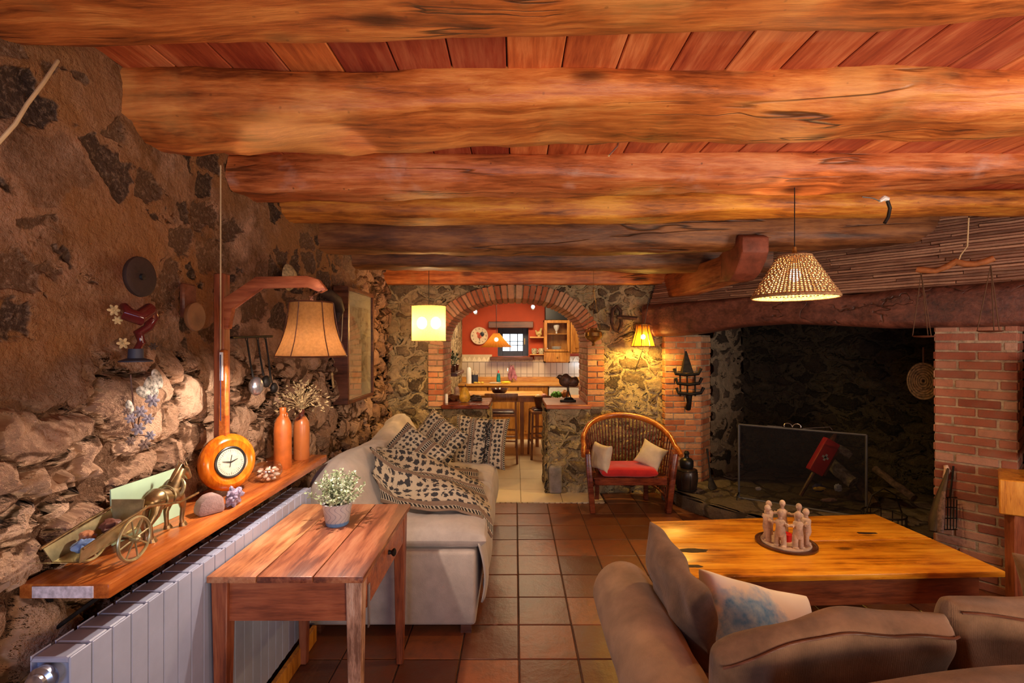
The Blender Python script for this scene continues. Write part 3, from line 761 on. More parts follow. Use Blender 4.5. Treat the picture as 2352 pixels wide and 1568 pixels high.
# ---- beige sofa (left)
sofa = thing('sofa', 'beige slipcovered sofa standing along the stone wall with patterned cushions heaped on it', 'sofa', (-.65, 3.6, 0))
SX0, SX1, SY0, SY1 = -1.15, -.215, 2.66, 4.78
mb = MB(); mb.box(SX0, SX1, SY0, SY1, .055, .46, bev=.02, seg=3)
mb.build('base', M['sofa'], sofa)
def cushion(mb, x0, x1, y0, y1, z0, z1, e=.5, n=24, amp=.012, seed=0):
    def side(sg):
        def fn(u, v):
            a = u*2-1; b = v*2-1
            k = (max(0, 1-abs(a)**5)*max(0, 1-abs(b)**5))**e
            zc = z0+(z1-z0)*.42
            th = (z1-zc if sg > 0 else zc-z0)*k
            x = x0+(x1-x0)*u; y = y0+(y1-y0)*v
            nz = amp*noise.noise(Vector((x*6+seed, y*6, 0)))+amp*.5*noise.noise(Vector((x*18+seed, y*5, 1)))
            return Vector((x, y, zc+sg*th+nz*k))
        return fn
    mb.grid(side(1), n, n); mb.grid(side(-1), n, n, flip=True); bmesh.ops.remove_doubles(mb.bm, verts=mb.bm.verts, dist=.0006)
mb = MB(); cushion(mb, -.98, -.150, 2.66, 3.66, .45, .60, .32, 40, .02); mb.build('seat_cushion', M['sofa'], sofa, sub=1)
mb = MB(); cushion(mb, -.98, -.155, 3.665, 4.60, .45, .59, .32, 40, .015, 5); mb.build('seat_cushion', M['sofa'], sofa, sub=1)
# back: a thick rolled backrest under the slipcover
def back(u, v):
    y = 2.70+u*2.08; a = v*2*PI
    end = max(0, 1-(abs(u*2-1))**8)**.4
    top = .88+.03*math.sin(u*9)+.02*noise.noise(Vector((y*2,0,0)))
    if u > .8: top += .03
    prof = [(-.70,.44),(-.80,.56),(-.90,.72),(-.97,.85),(-1.03,top),(-1.10,top),(-1.18,top-.05),(-1.22,.70),(-1.22,.44),(-1.0,.42)]
    q = v*len(prof); i = int(q) % len(prof); f = q-int(q); p0 = prof[i]; p1 = prof[(i+1) % len(prof)]
    x = p0[0]+(p1[0]-p0[0])*f; z = p0[1]+(p1[1]-p0[1])*f
    cx, cz = -1.02, .6
    x = cx+(x-cx)*(.55+.45*end); z = cz+(z-cz)*(.55+.45*end)
    w_ = .018*noise.noise(Vector((x*5, y*4, z*9)))+.010*noise.noise(Vector((x*14, y*6, z*20)))
    return Vector((x+w_, y, z+w_))
mb = MB().grid(back, 60, 40); bmesh.ops.remove_doubles(mb.bm, verts=mb.bm.verts, dist=.0006)
mb.bm.faces.ensure_lookup_table(); bmesh.ops.holes_fill(mb.bm, edges=[e for e in mb.bm.edges if e.is_boundary], sides=0)
mb.build('backrest', M['sofa'], sofa, sub=1, angle=180)
mb = MB(); cushion(mb, -1.05, -.20, 4.60, 4.80, .40, .70, .35, 24); mb.build('armrest', M['sofa'], sofa, sub=1)
def skirt(u, v):
    y = 2.68+u*.62; x = -.215+.045+.02*math.sin(u*15)-.04*v
    return Vector((x+.01*math.sin(y*40), y, .47-.30*v-.03*math.sin(u*3)))
mb = MB().grid(lambda u, v: Vector((-.205+.035*math.sin(v*2.6)+.012*math.sin(u*26), 2.67+u*1.9, .50-.40*v*(.8+.15*math.sin(u*7)))), 60, 14)
o = mb.build('slipcover_skirt', M['sofa'], sofa, angle=180); md = o.modifiers.new('thick', 'SOLIDIFY'); md.thickness = .008
for x in (-1.10, -.27):
    for y in (2.72, 4.7):
        mb = MB(); mb.box(x-.03, x+.03, y-.03, y+.03, 0, .056); mb.build('foot', M['darkw'], sofa)
# ---- patterned fabric
def pattern(name, axis_scale=1.0):
    m, nt, b = newmat(name, .95, 0, .15)
    uv = nt.nodes.new('ShaderNodeTexCoord'); sx = nt.nodes.new('ShaderNodeSeparateXYZ'); nt.links.new(uv.outputs['UV'], sx.inputs[0])
    u, v = sx.outputs[0], sx.outputs[1]
    mp = nt.nodes.new('ShaderNodeMapping'); nt.links.new(uv.outputs['UV'], mp.inputs[0])
    n = noise_(nt, mp.outputs[0], 38, 2); n2 = noise_(nt, mp.outputs[0], 160, 2)
    # repeated dark animal-like marks between the bands
    vo = nd(nt, 'ShaderNodeTexVoronoi', {'Vector': mp.outputs[0], 'Scale': 13.0, 'Randomness': .35}, feature='F1')
    dd = math_(nt, 'ADD', vo.outputs['Distance'], math_(nt, 'MULTIPLY', math_(nt, 'SUBTRACT', n, .5), .9))
    marks = mrange(nt, dd, .36, .42, 1, 0)
    f = math_(nt, 'FRACT', math_(nt, 'MULTIPLY', u, 3.3*axis_scale))
    def band(a, b_): return math_(nt, 'MULTIPLY', math_(nt, 'GREATER_THAN', f, a), math_(nt, 'LESS_THAN', f, b_))
    cream, brown, dark = (.56,.46,.32), (.24,.16,.11), (.012,.014,.018)
    base = mix(nt, marks, cream, (.035,.035,.04))
    base = mix(nt, band(.0, .36), base, brown)
    st = math_(nt, 'FRACT', math_(nt, 'ADD', math_(nt, 'MULTIPLY', v, 30), math_(nt, 'MULTIPLY', f, 2.5)))
    dash = math_(nt, 'GREATER_THAN', st, .42)
    base = mix(nt, band(.10, .25), base, (.55,.48,.36))
    base = mix(nt, math_(nt, 'MULTIPLY', band(.11, .24), dash), base, dark)
    base = mix(nt, mrange(nt, n2, .3, .7, 0, .3), base, (.10,.08,.06))
    nt.links.new(base, b.inputs['Base Color']); bump(nt, b, math_(nt, 'ADD', n2, marks), .5, .006)
    return m
M['pat'] = pattern('woven_cream_black_fabric'); M['pat2'] = pattern('woven_banded_fabric', .62)
def uvgrid(fn, nu, nv, name, mat, parent=None, sub=1, su=1.0, sv=1.0, thick=0, both=None):
    bm = bmesh.new(); uvl = bm.loops.layers.uv.new('uv')
    def add(fn, flip=False):
        V = [[bm.verts.new(fn(i/nu, j/nv)) for j in range(nv+1)] for i in range(nu+1)]
        for i in range(nu):
            for j in range(nv):
                q = [(i,j),(i+1,j),(i+1,j+1),(i,j+1)]
                if flip: q = q[::-1]
                f = bm.faces.new([V[a][b] for a, b in q]); f.smooth = True
                for l, (a, b) in zip(f.loops, q): l[uvl].uv = (a/nu*su, b/nv*sv)
    add(fn)
    if both: add(both, True)
    bmesh.ops.remove_doubles(bm, verts=bm.verts, dist=.0008)
    bmesh.ops.recalc_face_normals(bm, faces=bm.faces)
    me = bpy.data.meshes.new(name); bm.to_mesh(me); bm.free(); me.materials.append(mat)
    o = link(name, me, parent, 0)
    if thick:
        md = o.modifiers.new('thick', 'SOLIDIFY'); md.thickness = thick
    if sub:
        m = o.modifiers.new('subdivision', 'SUBSURF'); m.levels = sub; m.render_levels = sub
    return o
def pillowfn(MM, w, h, t, sg, seed=0, pinch=.10, wr=.015):
    def fn(u, v):
        a = u*2-1; b = v*2-1
        k = 1-pinch*(1-b*b)*abs(a)**3; l = 1-pinch*(1-a*a)*abs(b)**3
        th = t/2*(max(0, 1-abs(a)**2.8)*max(0, 1-abs(b)**2.8))**.42
        x = a*w/2*k; y = b*h/2*l
        z = sg*th+noise.noise(Vector((x*8+seed, y*8, 0)))*wr*min(1, th*25)+noise.noise(Vector((x*3+seed, y*3, 5)))*wr
        return MM @ Vector((x, y, z))
    return fn
def pat_cushion(loc, x, y, w, h, t, label, mat='pat', seed=0, fringe=None, group='patterned cushions on the beige sofa'):
    x = Vector(x).normalized(); y = Vector(y); y = (y-x*y.dot(x)).normalized(); z = x.cross(y)
    MM = frame(Vector(loc), x, y, z)
    root = thing('patterned_cushion', label, 'cushion', loc, group)
    uvgrid(pillowfn(MM, w, h, t, 1, seed), 22, 22, 'cover', M[mat], root, 1, w*2, h*2, both=pillowfn(MM, w, h, t, -1, seed))
    if fringe is not None:
        mb = MB(); rr = random.Random(3)
        for k in range(90):
            b = -.93+1.86*rr.random()
            for sgn in (1,):
                a = fringe+rr.uniform(-.10, .10)
                p = pillowfn(MM, w, h, t, 1, seed)((a+1)/2, (b+1)/2)
                mb.tube([p, p+z*.012+x*rr.uniform(-.015,.015)-y*.01, p+z*.004-y*.035+x*rr.uniform(-.02,.02)], .0022, 4)
        mb.build('fringe', M['black'], root)
    return root
sp = M['sofa']
pat_cushion((-.30, 4.22, .745), (1,-.12,-.06), (.05,.35,1), .50, .46, .15, 'big upright patterned cushion with a wide black fringed band, nearest the passage', 'pat', 1, fringe=.25)
pat_cushion((-.66, 4.05, .78), (.75,-.45,-.45), (.25,.30,.8), .44, .44, .16, 'patterned cushion leaning at the sofa back just left of the black fringed cushion', 'pat', 5)
pat_cushion((-.76, 3.55, .76), (.8,-.35,-.42), (.35,.55,.75), .46, .44, .15, 'tilted patterned cushion lying on the folded throw, furthest to the left of the cushions', 'pat2', 9)
# throw: a folded patterned blanket thrown across the sofa
key = [ # rows along the sofa (near -> far), points from the backrest to the seat edge: world x,y,z
 [(-.83,2.98,.63),(-.70,2.90,.615),(-.52,2.84,.62),(-.34,2.86,.625),(-.20,2.84,.60),(-.135,2.80,.49)],
 [(-.90,3.10,.80),(-.76,3.02,.70),(-.56,2.98,.69),(-.38,3.00,.69),(-.24,3.00,.635),(-.14,2.98,.58)],
 [(-.95,3.24,.90),(-.80,3.18,.82),(-.62,3.14,.78),(-.44,3.16,.75),(-.30,3.22,.66),(-.20,3.26,.61)],
 [(-.97,3.42,.86),(-.82,3.38,.86),(-.66,3.36,.83),(-.50,3.40,.76),(-.36,3.50,.66),(-.25,3.54,.62)],
 [(-.98,3.66,.80),(-.84,3.62,.78),(-.68,3.62,.74),(-.52,3.66,.68),(-.40,3.72,.63),(-.30,3.76,.615)]]
def thr(u, v):
    a = u*(len(key)-1); i = min(int(a), len(key)-2); f = a-i; f = f*f*(3-2*f)
    b = v*5; j = min(int(b), 4); g = b-j; g = g*g*(3-2*g)*.5+g*.5
    L = lambda r, c: Vector(key[r][c])
    p = (L(i,j)*(1-g)+L(i,j+1)*g)*(1-f)+(L(i+1,j)*(1-g)+L(i+1,j+1)*g)*f
    p.z += .016*math.sin(u*17+v*5)+.012*noise.noise(Vector((p.x*9, p.y*9, 2)))
    p.x += .012*math.sin(u*22)
    return p
tb = thing('throw_blanket', 'crumpled patterned woven throw draped over the near end of the beige sofa', 'blanket', (-.5, 3.2, .6))
uvgrid(thr, 40, 40, 'blanket', M['pat2'], tb, 1, 1.25, 1.3, thick=.014)
# ---- brown corduroy sofa (right foreground)
cs = thing('corduroy_sofa', 'brown corduroy sofa seen from behind in the lower right corner', 'sofa', (1.25, 1.6, 0))
def arm(u, v):
    y = 1.02+u*1.22; a = v*2*PI
    e = max(0, 1-max(0, (u-.86)/.14)**2.4)**.45 if u > .86 else 1
    c, s_ = math.cos(a), math.sin(a)
    if s_ >= 0:
        x = .475+.135*c*(.55+.45*e) ; z = .50+.135*s_*(.5+.5*e)
    else:
        x = .475+.135*c*(.72+.28*(1+s_))*(.7+.3*e)+.06*(-s_); z = .50+.42*s_
    x += .006*noise.noise(Vector((x*8, y*8, z*8))); z += .008*math.sin(y*30)*max(0, s_)*.4
    return Vector((x, y, z))
mb = MB().grid(arm, 50, 36); bmesh.ops.remove_doubles(mb.bm, verts=mb.bm.verts, dist=.0006)
bmesh.ops.holes_fill(mb.bm, edges=[e for e in mb.bm.edges if e.is_boundary], sides=0)
mb.build('armrest', M['cord_y'], cs, angle=60)
mb = MB(); mb.box(.56, 2.45, 1.0, 2.12, .07, .34, bev=.02, seg=2); mb.build('base', M['cord'], cs)
def backf(u, v):
    x = .62+u*1.9; a = v*2*PI; c, s_ = math.cos(a), math.sin(a)
    z = .42+.445*math.copysign(abs(s_)**.45, s_)-.06*max(0, 1-u*2.2)**2*(s_ > 0); y = 1.08+.10*math.copysign(abs(c)**.6, c)
    return Vector((x, y, z+.01*math.sin(x*7)))
mb = MB().grid(backf, 40, 28); bmesh.ops.remove_doubles(mb.bm, verts=mb.bm.verts, dist=.0006)
bmesh.ops.holes_fill(mb.bm, edges=[e for e in mb.bm.edges if e.is_boundary], sides=0)
mb.build('back_frame', M['cord'], cs, angle=60)
for x0, x1 in ((.60, 1.20), (1.205, 1.80), (1.805, 2.42)):
    mb = MB(); cushion(mb, x0, x1, 1.25, 2.10, .33, .47, .3, 20); mb.build('seat_cushion', M['cord'], cs, sub=1)
def bcf(x0, x1, h, seed):
    w_ = x1-x0
    def side(sg):
        def fn(u, v):
            a = u*2-1; b = v*2-1
            k = (max(0, 1-abs(a)**14)*max(0, 1-abs(b)**7))**.40
            x = x0+w_*u
            drop = 0
            if seed == 1: drop = .15*max(0, 1-u*1.1)**1.5
            z = .42+(h-.42)*v-drop*v; wob = .012*noise.noise(Vector((x*2+seed*3, z*2, 0)))
            if seed == 1: z += .02*math.sin(u*5)*v
            y = 1.36-(z-.42)*.10+sg*.060*k
            fold = .020*noise.noise(Vector((x*6+seed, z*6, sg)))+.012*noise.noise(Vector((x*2+seed*3, z*2, sg)))
            crease = .022*math.exp(-((a-.85)/.2)**2)*math.sin(v*12) + .014*math.exp(-((a+.8)/.25)**2)*math.sin(v*9+u*8)
            return Vector((x, y+wob+fold*k+crease*k, z+wob+fold*k))
        return fn
    return side
for x0, x1, h, sd in ((.53, 1.158, .905, 1), (1.156, 1.78, .915, 2), (1.785, 2.40, .91, 3)):
    mb = MB(); sd_ = bcf(x0, x1, h, sd); mb.grid(sd_(1), 34, 34); mb.grid(sd_(-1), 34, 34, flip=True)
    bmesh.ops.remove_doubles(mb.bm, verts=mb.bm.verts, dist=.0006)
    bc = mb.build('back_cushion', M['cord'], cs, sub=1, angle=180)
    # piping along the top rear seam
    mb = MB(); f = sd_(-1); pts = []
    for k in range(31):
        p = f(.03+.94*k/30, .93); pts.append(p+Vector((0,-.004,.003)))
    mb.tube(pts, .0035, 6); mb.build('piping', M['darkw'], bc)
# loose cushion against the arm
root = thing('scatter_cushion', 'brown corduroy cushion propped against the armrest of the corduroy sofa', 'cushion', (.72, 1.8, .5))
x = Vector((.16, -1, -.20)).normalized(); y = Vector((-.22, -.05, 1)).normalized(); y = (y-x*y.dot(x)).normalized(); z = x.cross(y)
mb = MB(); mb.pillow(frame(Vector((.625, 1.84, .625)), x, y, z), .44, .44, .12, 26, .12, 3, .045); mb.build('cover', M['cord'], root, sub=1, angle=180)
root = thing('scatter_cushion', 'white cushion with a blue printed patch, lying on the corduroy sofa seat', 'cushion', (1.05, 1.75, .5))
m, nt, b = newmat('white_blue_print', .85); co = objco(nt)
g_ = nd(nt, 'ShaderNodeVectorMath', {0: co, 1: (.86, 1.74, .56)}, operation='DISTANCE')
k_ = mrange(nt, math_(nt, 'ADD', g_.outputs[1], math_(nt, 'MULTIPLY', math_(nt, 'SUBTRACT', noise_(nt, co, 14, 5), .5), .22)), .12, .19, 1, 0)
nt.links.new(mix(nt, k_, (.92,.90,.86), ramp(nt, noise_(nt, co, 30, 5), [(.3,(.10,.35,.80)),(.7,(.45,.72,.95))])), b.inputs['Base Color'])
x = Vector((1, .12, -.30)).normalized(); y = Vector((.05, .55, .75)).normalized(); y = (y-x*y.dot(x)).normalized(); z = x.cross(y)
mb = MB(); mb.pillow(frame(Vector((.93, 1.86, .52)), x, y, z), .50, .32, .16, 24, .10, 6, .02); mb.build('cover', m, root, sub=1, angle=180)
root = thing('scatter_cushion', 'brown cushion peeking over the corduroy sofa at the right edge of the picture', 'cushion', (2.35, 1.9, .5))
mb = MB(); mb.pillow(frame(Vector((2.42, 2.05, .48)), Vector((.94,-.34,0)).normalized(), Vector((.1,.3,1)).normalized(), Vector((-.34,-.94,.3)).normalized()), .48, .40, .16, 20, .1, 8, .03); mb.build('cover', M['cord'], root, sub=1, angle=180)
# ---- coffee table
t = thing('coffee_table', 'large low golden-pine coffee table in front of the fireplace', 'table', (1.6, 2.8, 0))
z = .45; QX0, QX1, QY0, QY1 = .865, 2.42, 2.38, 3.20
def tabline(y): return 0
mb = MB()
mb.hexa([(.875,2.39,z-.03),(2.47,2.455,z-.03),(2.45,2.86,z-.03),(.862,2.80,z-.03),(.875,2.39,z),(2.47,2.455,z),(2.45,2.86,z),(.862,2.80,z)], bev=.004, seg=2)
mb.hexa([(.862,2.804,z-.03),(2.45,2.864,z-.03),(2.42,3.28,z-.03),(.872,3.14,z-.03),(.862,2.804,z),(2.45,2.864,z),(2.42,3.28,z),(.872,3.14,z)], bev=.004, seg=2)
tt = mb.build('table_top', M['yellow_top'], t, angle=25)
mb = MB()
mb.hexa([(.93,2.43,.28),(2.36,2.48,.28),(2.36,2.51,.28),(.93,2.46,.28),(.93,2.43,z-.031),(2.36,2.48,z-.031),(2.36,2.51,z-.031),(.93,2.46,z-.031)])
mb.hexa([(.93,2.46,.28),(.96,2.46,.28),(.96,3.10,.28),(.93,3.10,.28),(.93,2.46,z-.031),(.96,2.46,z-.031),(.96,3.10,z-.031),(.93,3.10,z-.031)])
mb.hexa([(2.33,2.50,.28),(2.36,2.50,.28),(2.36,3.20,.28),(2.33,3.20,.28),(2.33,2.50,z-.031),(2.36,2.50,z-.031),(2.36,3.20,z-.031),(2.33,3.20,z-.031)])
mb.hexa([(.93,3.09,.28),(2.36,3.19,.28),(2.36,3.22,.28),(.93,3.12,.28),(.93,3.09,z-.031),(2.36,3.19,z-.031),(2.36,3.22,z-.031),(.93,3.12,z-.031)])
mb.build('apron', M['yellow_side'], t)
for x, y in ((.95,2.46),(2.33,2.52),(.95,3.08),(2.33,3.18)):
    mb = MB(); mb.box(x-.035, x+.035, y-.035, y+.035, 0, z-.031, bev=.004); mb.build('leg', M['yellow_side'], t)
burn = plain('charred_knot', (.045,.018,.008), .6, var=.4, scale=40, bmp=.3)
def knot(cx, cy, rx, ry, seed):
    pts = []
    for k in range(22):
        a = 2*PI*k/22; r = 1+.35*noise.noise(Vector((math.cos(a)*1.5+seed, math.sin(a)*1.5, 0)))
        pts.append((cx+rx*r*math.copysign(abs(math.cos(a))**.7, math.cos(a)), cy+ry*r*math.sin(a)))
    mb = MB(); mb.prism(pts, z-.004, z+.0008); o = mb.build('wood_knot', burn, t, smooth=False); o['label'] = 'dark hole-like knot in the tabletop'
p = W(1990, 1224, 2.95); k_ = 1.15*F/(1224-CY); knot((1990-CX)*k_/F, k_, .062, .014, 1)
k_ = 1.15*F/(1264-CY); knot((1592-CX)*k_/F, k_, .072, .028, 4)
k_ = 1.15*F/(1300-CY); knot((1590-CX)*k_/F, k_, .05, .018, 7)
# ---- clay figures candle holder
ctr = Vector(((1805-CX)*2.79/F, 2.79, z)); Rr = .112
tray = MB(); tray.lathe([(0,.0015),(.150,.0015),(.158,.004),(.160,.012),(.154,.012),(.150,.0065),(0,.0065)], tuple(ctr), seg=48)
tag(tray.build('round_tray', M['darkw']), 'thin dark round tray under the ring of clay figures on the coffee table', 'tray')
root = thing('clay_figure_ring', 'ring of seven pale clay figures with linked arms standing around a red candle', 'sculpture', ctr+Vector((0,0,.0065)))
mb = MB(); mb.lathe([(0,.0065),(.128,.0065),(.130,.012),(.126,.020),(0,.020)], tuple(ctr), seg=40); mb.build('base', M['figure'], root)
nf = 7
def figure(a):
    d = Vector((math.cos(a), math.sin(a), 0)); tg = Vector((-d.y, d.x, 0)); c = ctr+d*(Rr-.012)
    mb = MB(); b = c+Vector((0,0,.018))
    up = Vector((0,0,1))
    for sg in (-1, 1):
        mb.tube([b+tg*.017*sg, b+tg*.017*sg+up*.03, b+tg*.014*sg+up*.075], [.0150,.0140,.0155], 12)
        mb.ball(b+tg*.017*sg-d*-.005+up*.004, (.016,.020,.010), Rz(a-PI/2))
    mb.tube([b+up*.055, b+up*.075, b+up*.11, b+up*.140, b+up*.152], [.021,.0265,.0225,.025,.012], 14)
    mb.tube([b+up*.148, b+up*.165], .0095, 10)
    mb.ball(b+up*.183, (.0165,.0165,.0205))
    mb.ball(b+up*.181-d*.016, (.004,.004,.005))
    step = 2*PI/nf; R2 = Rr-.012
    for sg in (-1, 1):
        n2 = Vector((math.cos(a+sg*step*.5), math.sin(a+sg*step*.5), 0)); q = ctr+n2*(R2+.004)+Vector((0,0,.018))
        mb.tube([b+tg*sg*.018+up*.138, (b+q)/2+up*.128+d*.004, q+up*.122, q+tg*sg*.018+up*.126+n2*.006], [.0095,.0085,.0075,.0065], 10)
    mb.build('figure', M['figure'], root, angle=70)
for k in range(nf): figure(-PI/2+.12+2*PI*k/nf)
mb = MB(); mb.lathe([(0,.02),(.030,.02),(.032,.06),(.028,.062),(0,.055)], tuple(ctr), seg=24)
tag(mb.build('candle', plain('red_wax', (.65,.01,.01), .35, var=.1)), 'red candle standing inside the ring of clay figures', 'candle')
# ---- barrel-back armchair with spindle back
ch = thing('spindle_armchair', 'dark red wooden armchair with a curved spindle back in front of the fieldstone wall', 'chair', (1.08, 4.85, 0))
cx = 1.085; YF = 4.58
def railp(u):           # u -1..1 around the back
    a = u*PI/2; x = cx+.425*math.sin(a)*(1.02 if abs(u) > .8 else 1); y = YF+.03+.42*max(0, math.cos(a))**.75
    h = .61+.245*max(0, math.cos(a))**.75
    return Vector((x, y, h))
pts = [railp(-1)+Vector((-.02,-.10,-.055)), railp(-1)+Vector((-.012,-.03,-.012))]+[railp(-1+2*k/36) for k in range(37)]+[railp(1)+Vector((.012,-.03,-.012)), railp(1)+Vector((.02,-.10,-.055))]
mb = MB(); mb.tube(pts, [.020]+[.025]*(len(pts)-2)+[.020], 12, flat=1.25); mb.build('top_rail', M['rail'], ch)
def basep(u):
    a = u*PI/2; return Vector((cx+.37*math.sin(a), YF+.05+.40*max(0, math.cos(a))**.75, .05+.16*max(0, math.cos(a))**.5))
ns = 34
for k in range(ns):
    u = -.93+1.86*k/(ns-1); top = railp(u); bot = basep(u)
    mid = bot.lerp(top, .38)+Vector((0,0,0)); mid2 = bot.lerp(top, .72)+(bot-top).normalized().cross(Vector((0,0,1)))*0
    out = Vector((bot.x-cx, bot.y-YF, 0)); out = out.normalized() if out.length > 0 else out
    mb = MB(); mb.tube([bot, mid-out*.012, mid2-out*.010, top], [.0065,.0075,.0075,.006], 6); mb.build('spindle', M['chairw'], ch)
for sg in (-1, 1):
    mb = MB(); x = cx+sg*.355
    mb.hexa([(x-.026,YF-.02,0),(x+.026,YF-.02,0),(x+.026,YF+.04,0),(x-.026,YF+.04,0),(x-.026+sg*.055,YF-.06,.57),(x+.026+sg*.055,YF-.06,.57),(x+.026+sg*.055,YF+.01,.60),(x-.026+sg*.055,YF+.01,.60)], bev=.005)
    mb.build('leg', M['chairw'], ch)
    mb = MB(); x = cx+sg*.25; mb.box(x-.022, x+.022, YF+.38, YF+.42, 0, .33, bev=.004); mb.build('leg', M['chairw'], ch)
mb = MB(); mb.box(cx-.34, cx+.34, YF-.02, YF+.015, .265, .325, bev=.005); mb.build('front_rail', M['chairw'], ch)
mb = MB(); pl = [(cx-.345,YF),(cx+.345,YF)]+[(cx+.36*math.sin(a), YF+.03+.36*max(0,math.cos(a))**.75) for a in [PI/2-PI*k/16 for k in range(17)]]
mb.prism(pl, .30, .33); mb.build('seat', M['chairw'], ch)
mb = MB(); mb.tube([basep(-1+2*k/24) for k in range(25)], .013, 8); mb.build('lower_rail', M['chairw'], ch)
mb = MB(); cushion(mb, cx-.28, cx+.27, YF-.01, YF+.33, .33, .425, .28, 24, .006); tag(mb.build('seat_cushion', M['red'], None, sub=1), 'flat red cushion on the seat of the spindle armchair', 'cushion')
def smallc(loc, xv, yv, w_, label, sd):
    x = Vector(xv).normalized(); y = Vector(yv); y = (y-x*y.dot(x)).normalized(); zz = x.cross(y)
    mb = MB(); mb.pillow(frame(Vector(loc), x, y, zz), w_, w_, .11, 20, .14, sd, .015)
    tag(mb.build('small_cushion', M['cushion_w'], None, sub=1, angle=180), label, 'cushion', 'cream cushions in the armchair')
smallc((cx-.255, YF+.12, .50), (.45,-.85,.0), (.28,-.05,1), .27, 'small cream cushion turned edge-on at the left side of the red-seated armchair', 1)
smallc((cx+.235, YF+.16, .505), (.80,-.35,-.40), (.35,.30,.85), .26, 'small cream cushion tilted on its corner at the right side of the red-seated armchair', 2)
# ---- wooden stand at the right edge and the television on it
t = thing('television_stand', 'orange wooden stand at the right edge beside the brick pier', 'stand', (3.1, 2.75, 0))
mb = MB(); mb.hexa([(2.80,2.82,.61),(3.55,2.42,.61),(3.8,2.90,.61),(3.05,3.08,.61),(2.80,2.82,.81),(3.55,2.42,.81),(3.8,2.90,.81),(3.05,3.08,.81)], bev=.006)
mb.build('apron', M['orange'], t)
for x, y in ((2.90,2.83),(3.50,2.52),(3.10,3.02),(3.7,2.85)):
    mb = MB(); leg(mb, x, y, 0, .61, .028, .032); mb.build('leg', M['redwood'], t)
t = thing('television', 'dark flat television panel cut off by the right edge of the picture', 'television', (3.3, 2.8, .82))
mb = MB(); mb.hexa([(2.985,2.84,.90),(3.8,2.40,.90),(3.82,2.44,.90),(3.005,2.88,.90),(2.985,2.84,1.50),(3.8,2.40,1.50),(3.82,2.44,1.50),(3.005,2.88,1.50)], bev=.006)
mb.build('panel', M['black'], t)
mb = MB(); mb.box(3.3, 3.5, 2.60, 2.74, .811, .825); mb.box(3.38, 3.42, 2.62, 2.66, .82, .95); mb.build('foot', M['black'], t)
# ================================================================ LAMPS
def cord(mb, p, q, r=.0025, sag=0):
    p = Vector(p); q = Vector(q); pts = [p.lerp(q, k/8)+Vector((0,0,-sag*math.sin(PI*k/8))) for k in range(9)]
    mb.tube(pts, r, 6); return mb
# bracket lamp on the left wall
LX, LY = -.835, 2.0
t = thing('bracket_lamp', 'wooden gallows wall lamp with a tan fabric shade hanging over the small worn table', 'lamp', (-1.27, 2.12, 1.3))
mb = MB(); mb.box(-1.30, -1.255, 2.10, 2.15, 1.18, 1.90, bev=.004); mb.build('post', M['redwood'], t)
MY = Matrix(((1,0,0,0),(0,0,1,2.105),(0,1,0,0),(0,0,0,1)))
mb = MB(); mb.prism([(-1.262,1.66),(-1.235,1.66),(-1.225,1.75),(-1.10,1.84),(-.90,1.845),(-.845,1.815),(-.815,1.83),(-.85,1.875),(-.90,1.89),(-1.12,1.885),(-1.262,1.79)], -.002, .026, bev=.004, M=MY)
mb.build('arm', M['redwood_x'], t)
mb = MB(); cord(mb, (LX, LY+.11, 1.825), (LX, LY, 1.79), .003); cord(mb, (LX,LY,1.79),(LX,LY,1.70), .008); mb.build('lamp_holder', M['darkw'], t)
def shade_mesh(cx, cy, z0, z1, r0, r1, n=8, curve=.0, th=0):
    def fn(u, v):
        a = 2*PI*u; f = v; r = r0+(r1-r0)*f; r -= curve*math.sin(PI*f)
        return Vector((cx+r*math.cos(a), cy+r*math.sin(a), z0+(z1-z0)*f))
    return MB().grid(fn, 40, 10, closeu=True)
sh = shade_mesh(LX, LY, 1.545, 1.765, .137, .083, curve=.014).build('lamp_shade', M['lamp_brown'], t, angle=180)
shade_mesh(LX, LY, 1.547, 1.763, .134, .080, curve=.014).build('shade_lining', M['lamp_in'], t, angle=180)
mb = MB(); mb.ring((LX,LY,1.545), .1355, .0035, None, 40, 6); mb.ring((LX,LY,1.765), .0815, .0035, None, 40, 6)
for k in range(6):
    a = 2*PI*k/6+.35
    mb.tube([(LX+(r)*math.cos(a), LY+(r)*math.sin(a), z) for r, z in ((.1375,1.545),(.112,1.61),(.0975,1.67),(.084,1.765))], .002, 4)
mb.build('trim_band', M['darkw'], sh)
mb = MB(); mb.ball((LX, LY, 1.605), (.022,.022,.03)); mb.build('light_bulb', M['bulb'], t)
point('bracket_lamp_light', (LX, LY, 1.578), 62, (1, .80, .66), .02)
mb = MB(); mb.tube([(-1.262,2.09,2.36),(-1.262,2.09,1.9),(-1.262,2.09,1.55)], .003, 6)
tag(mb.build('lamp_cable', M['cable']), 'pale thin cable dropping straight from the thick beam to the bracket lamp post', 'cable')
mb = MB(); P0 = W(133,140,1.36); P1 = W(100,190,1.25); P2 = W(62,240,1.2); P3 = W(35,285,1.17); P4 = W(-10,335,1.14)
mb.tube([P0,P1,P2,P3,P4], .0045, 8); tag(mb.build('loose_cable', M['cable']), 'slack pale cable in the upper left corner beside the nearest beam', 'cable')
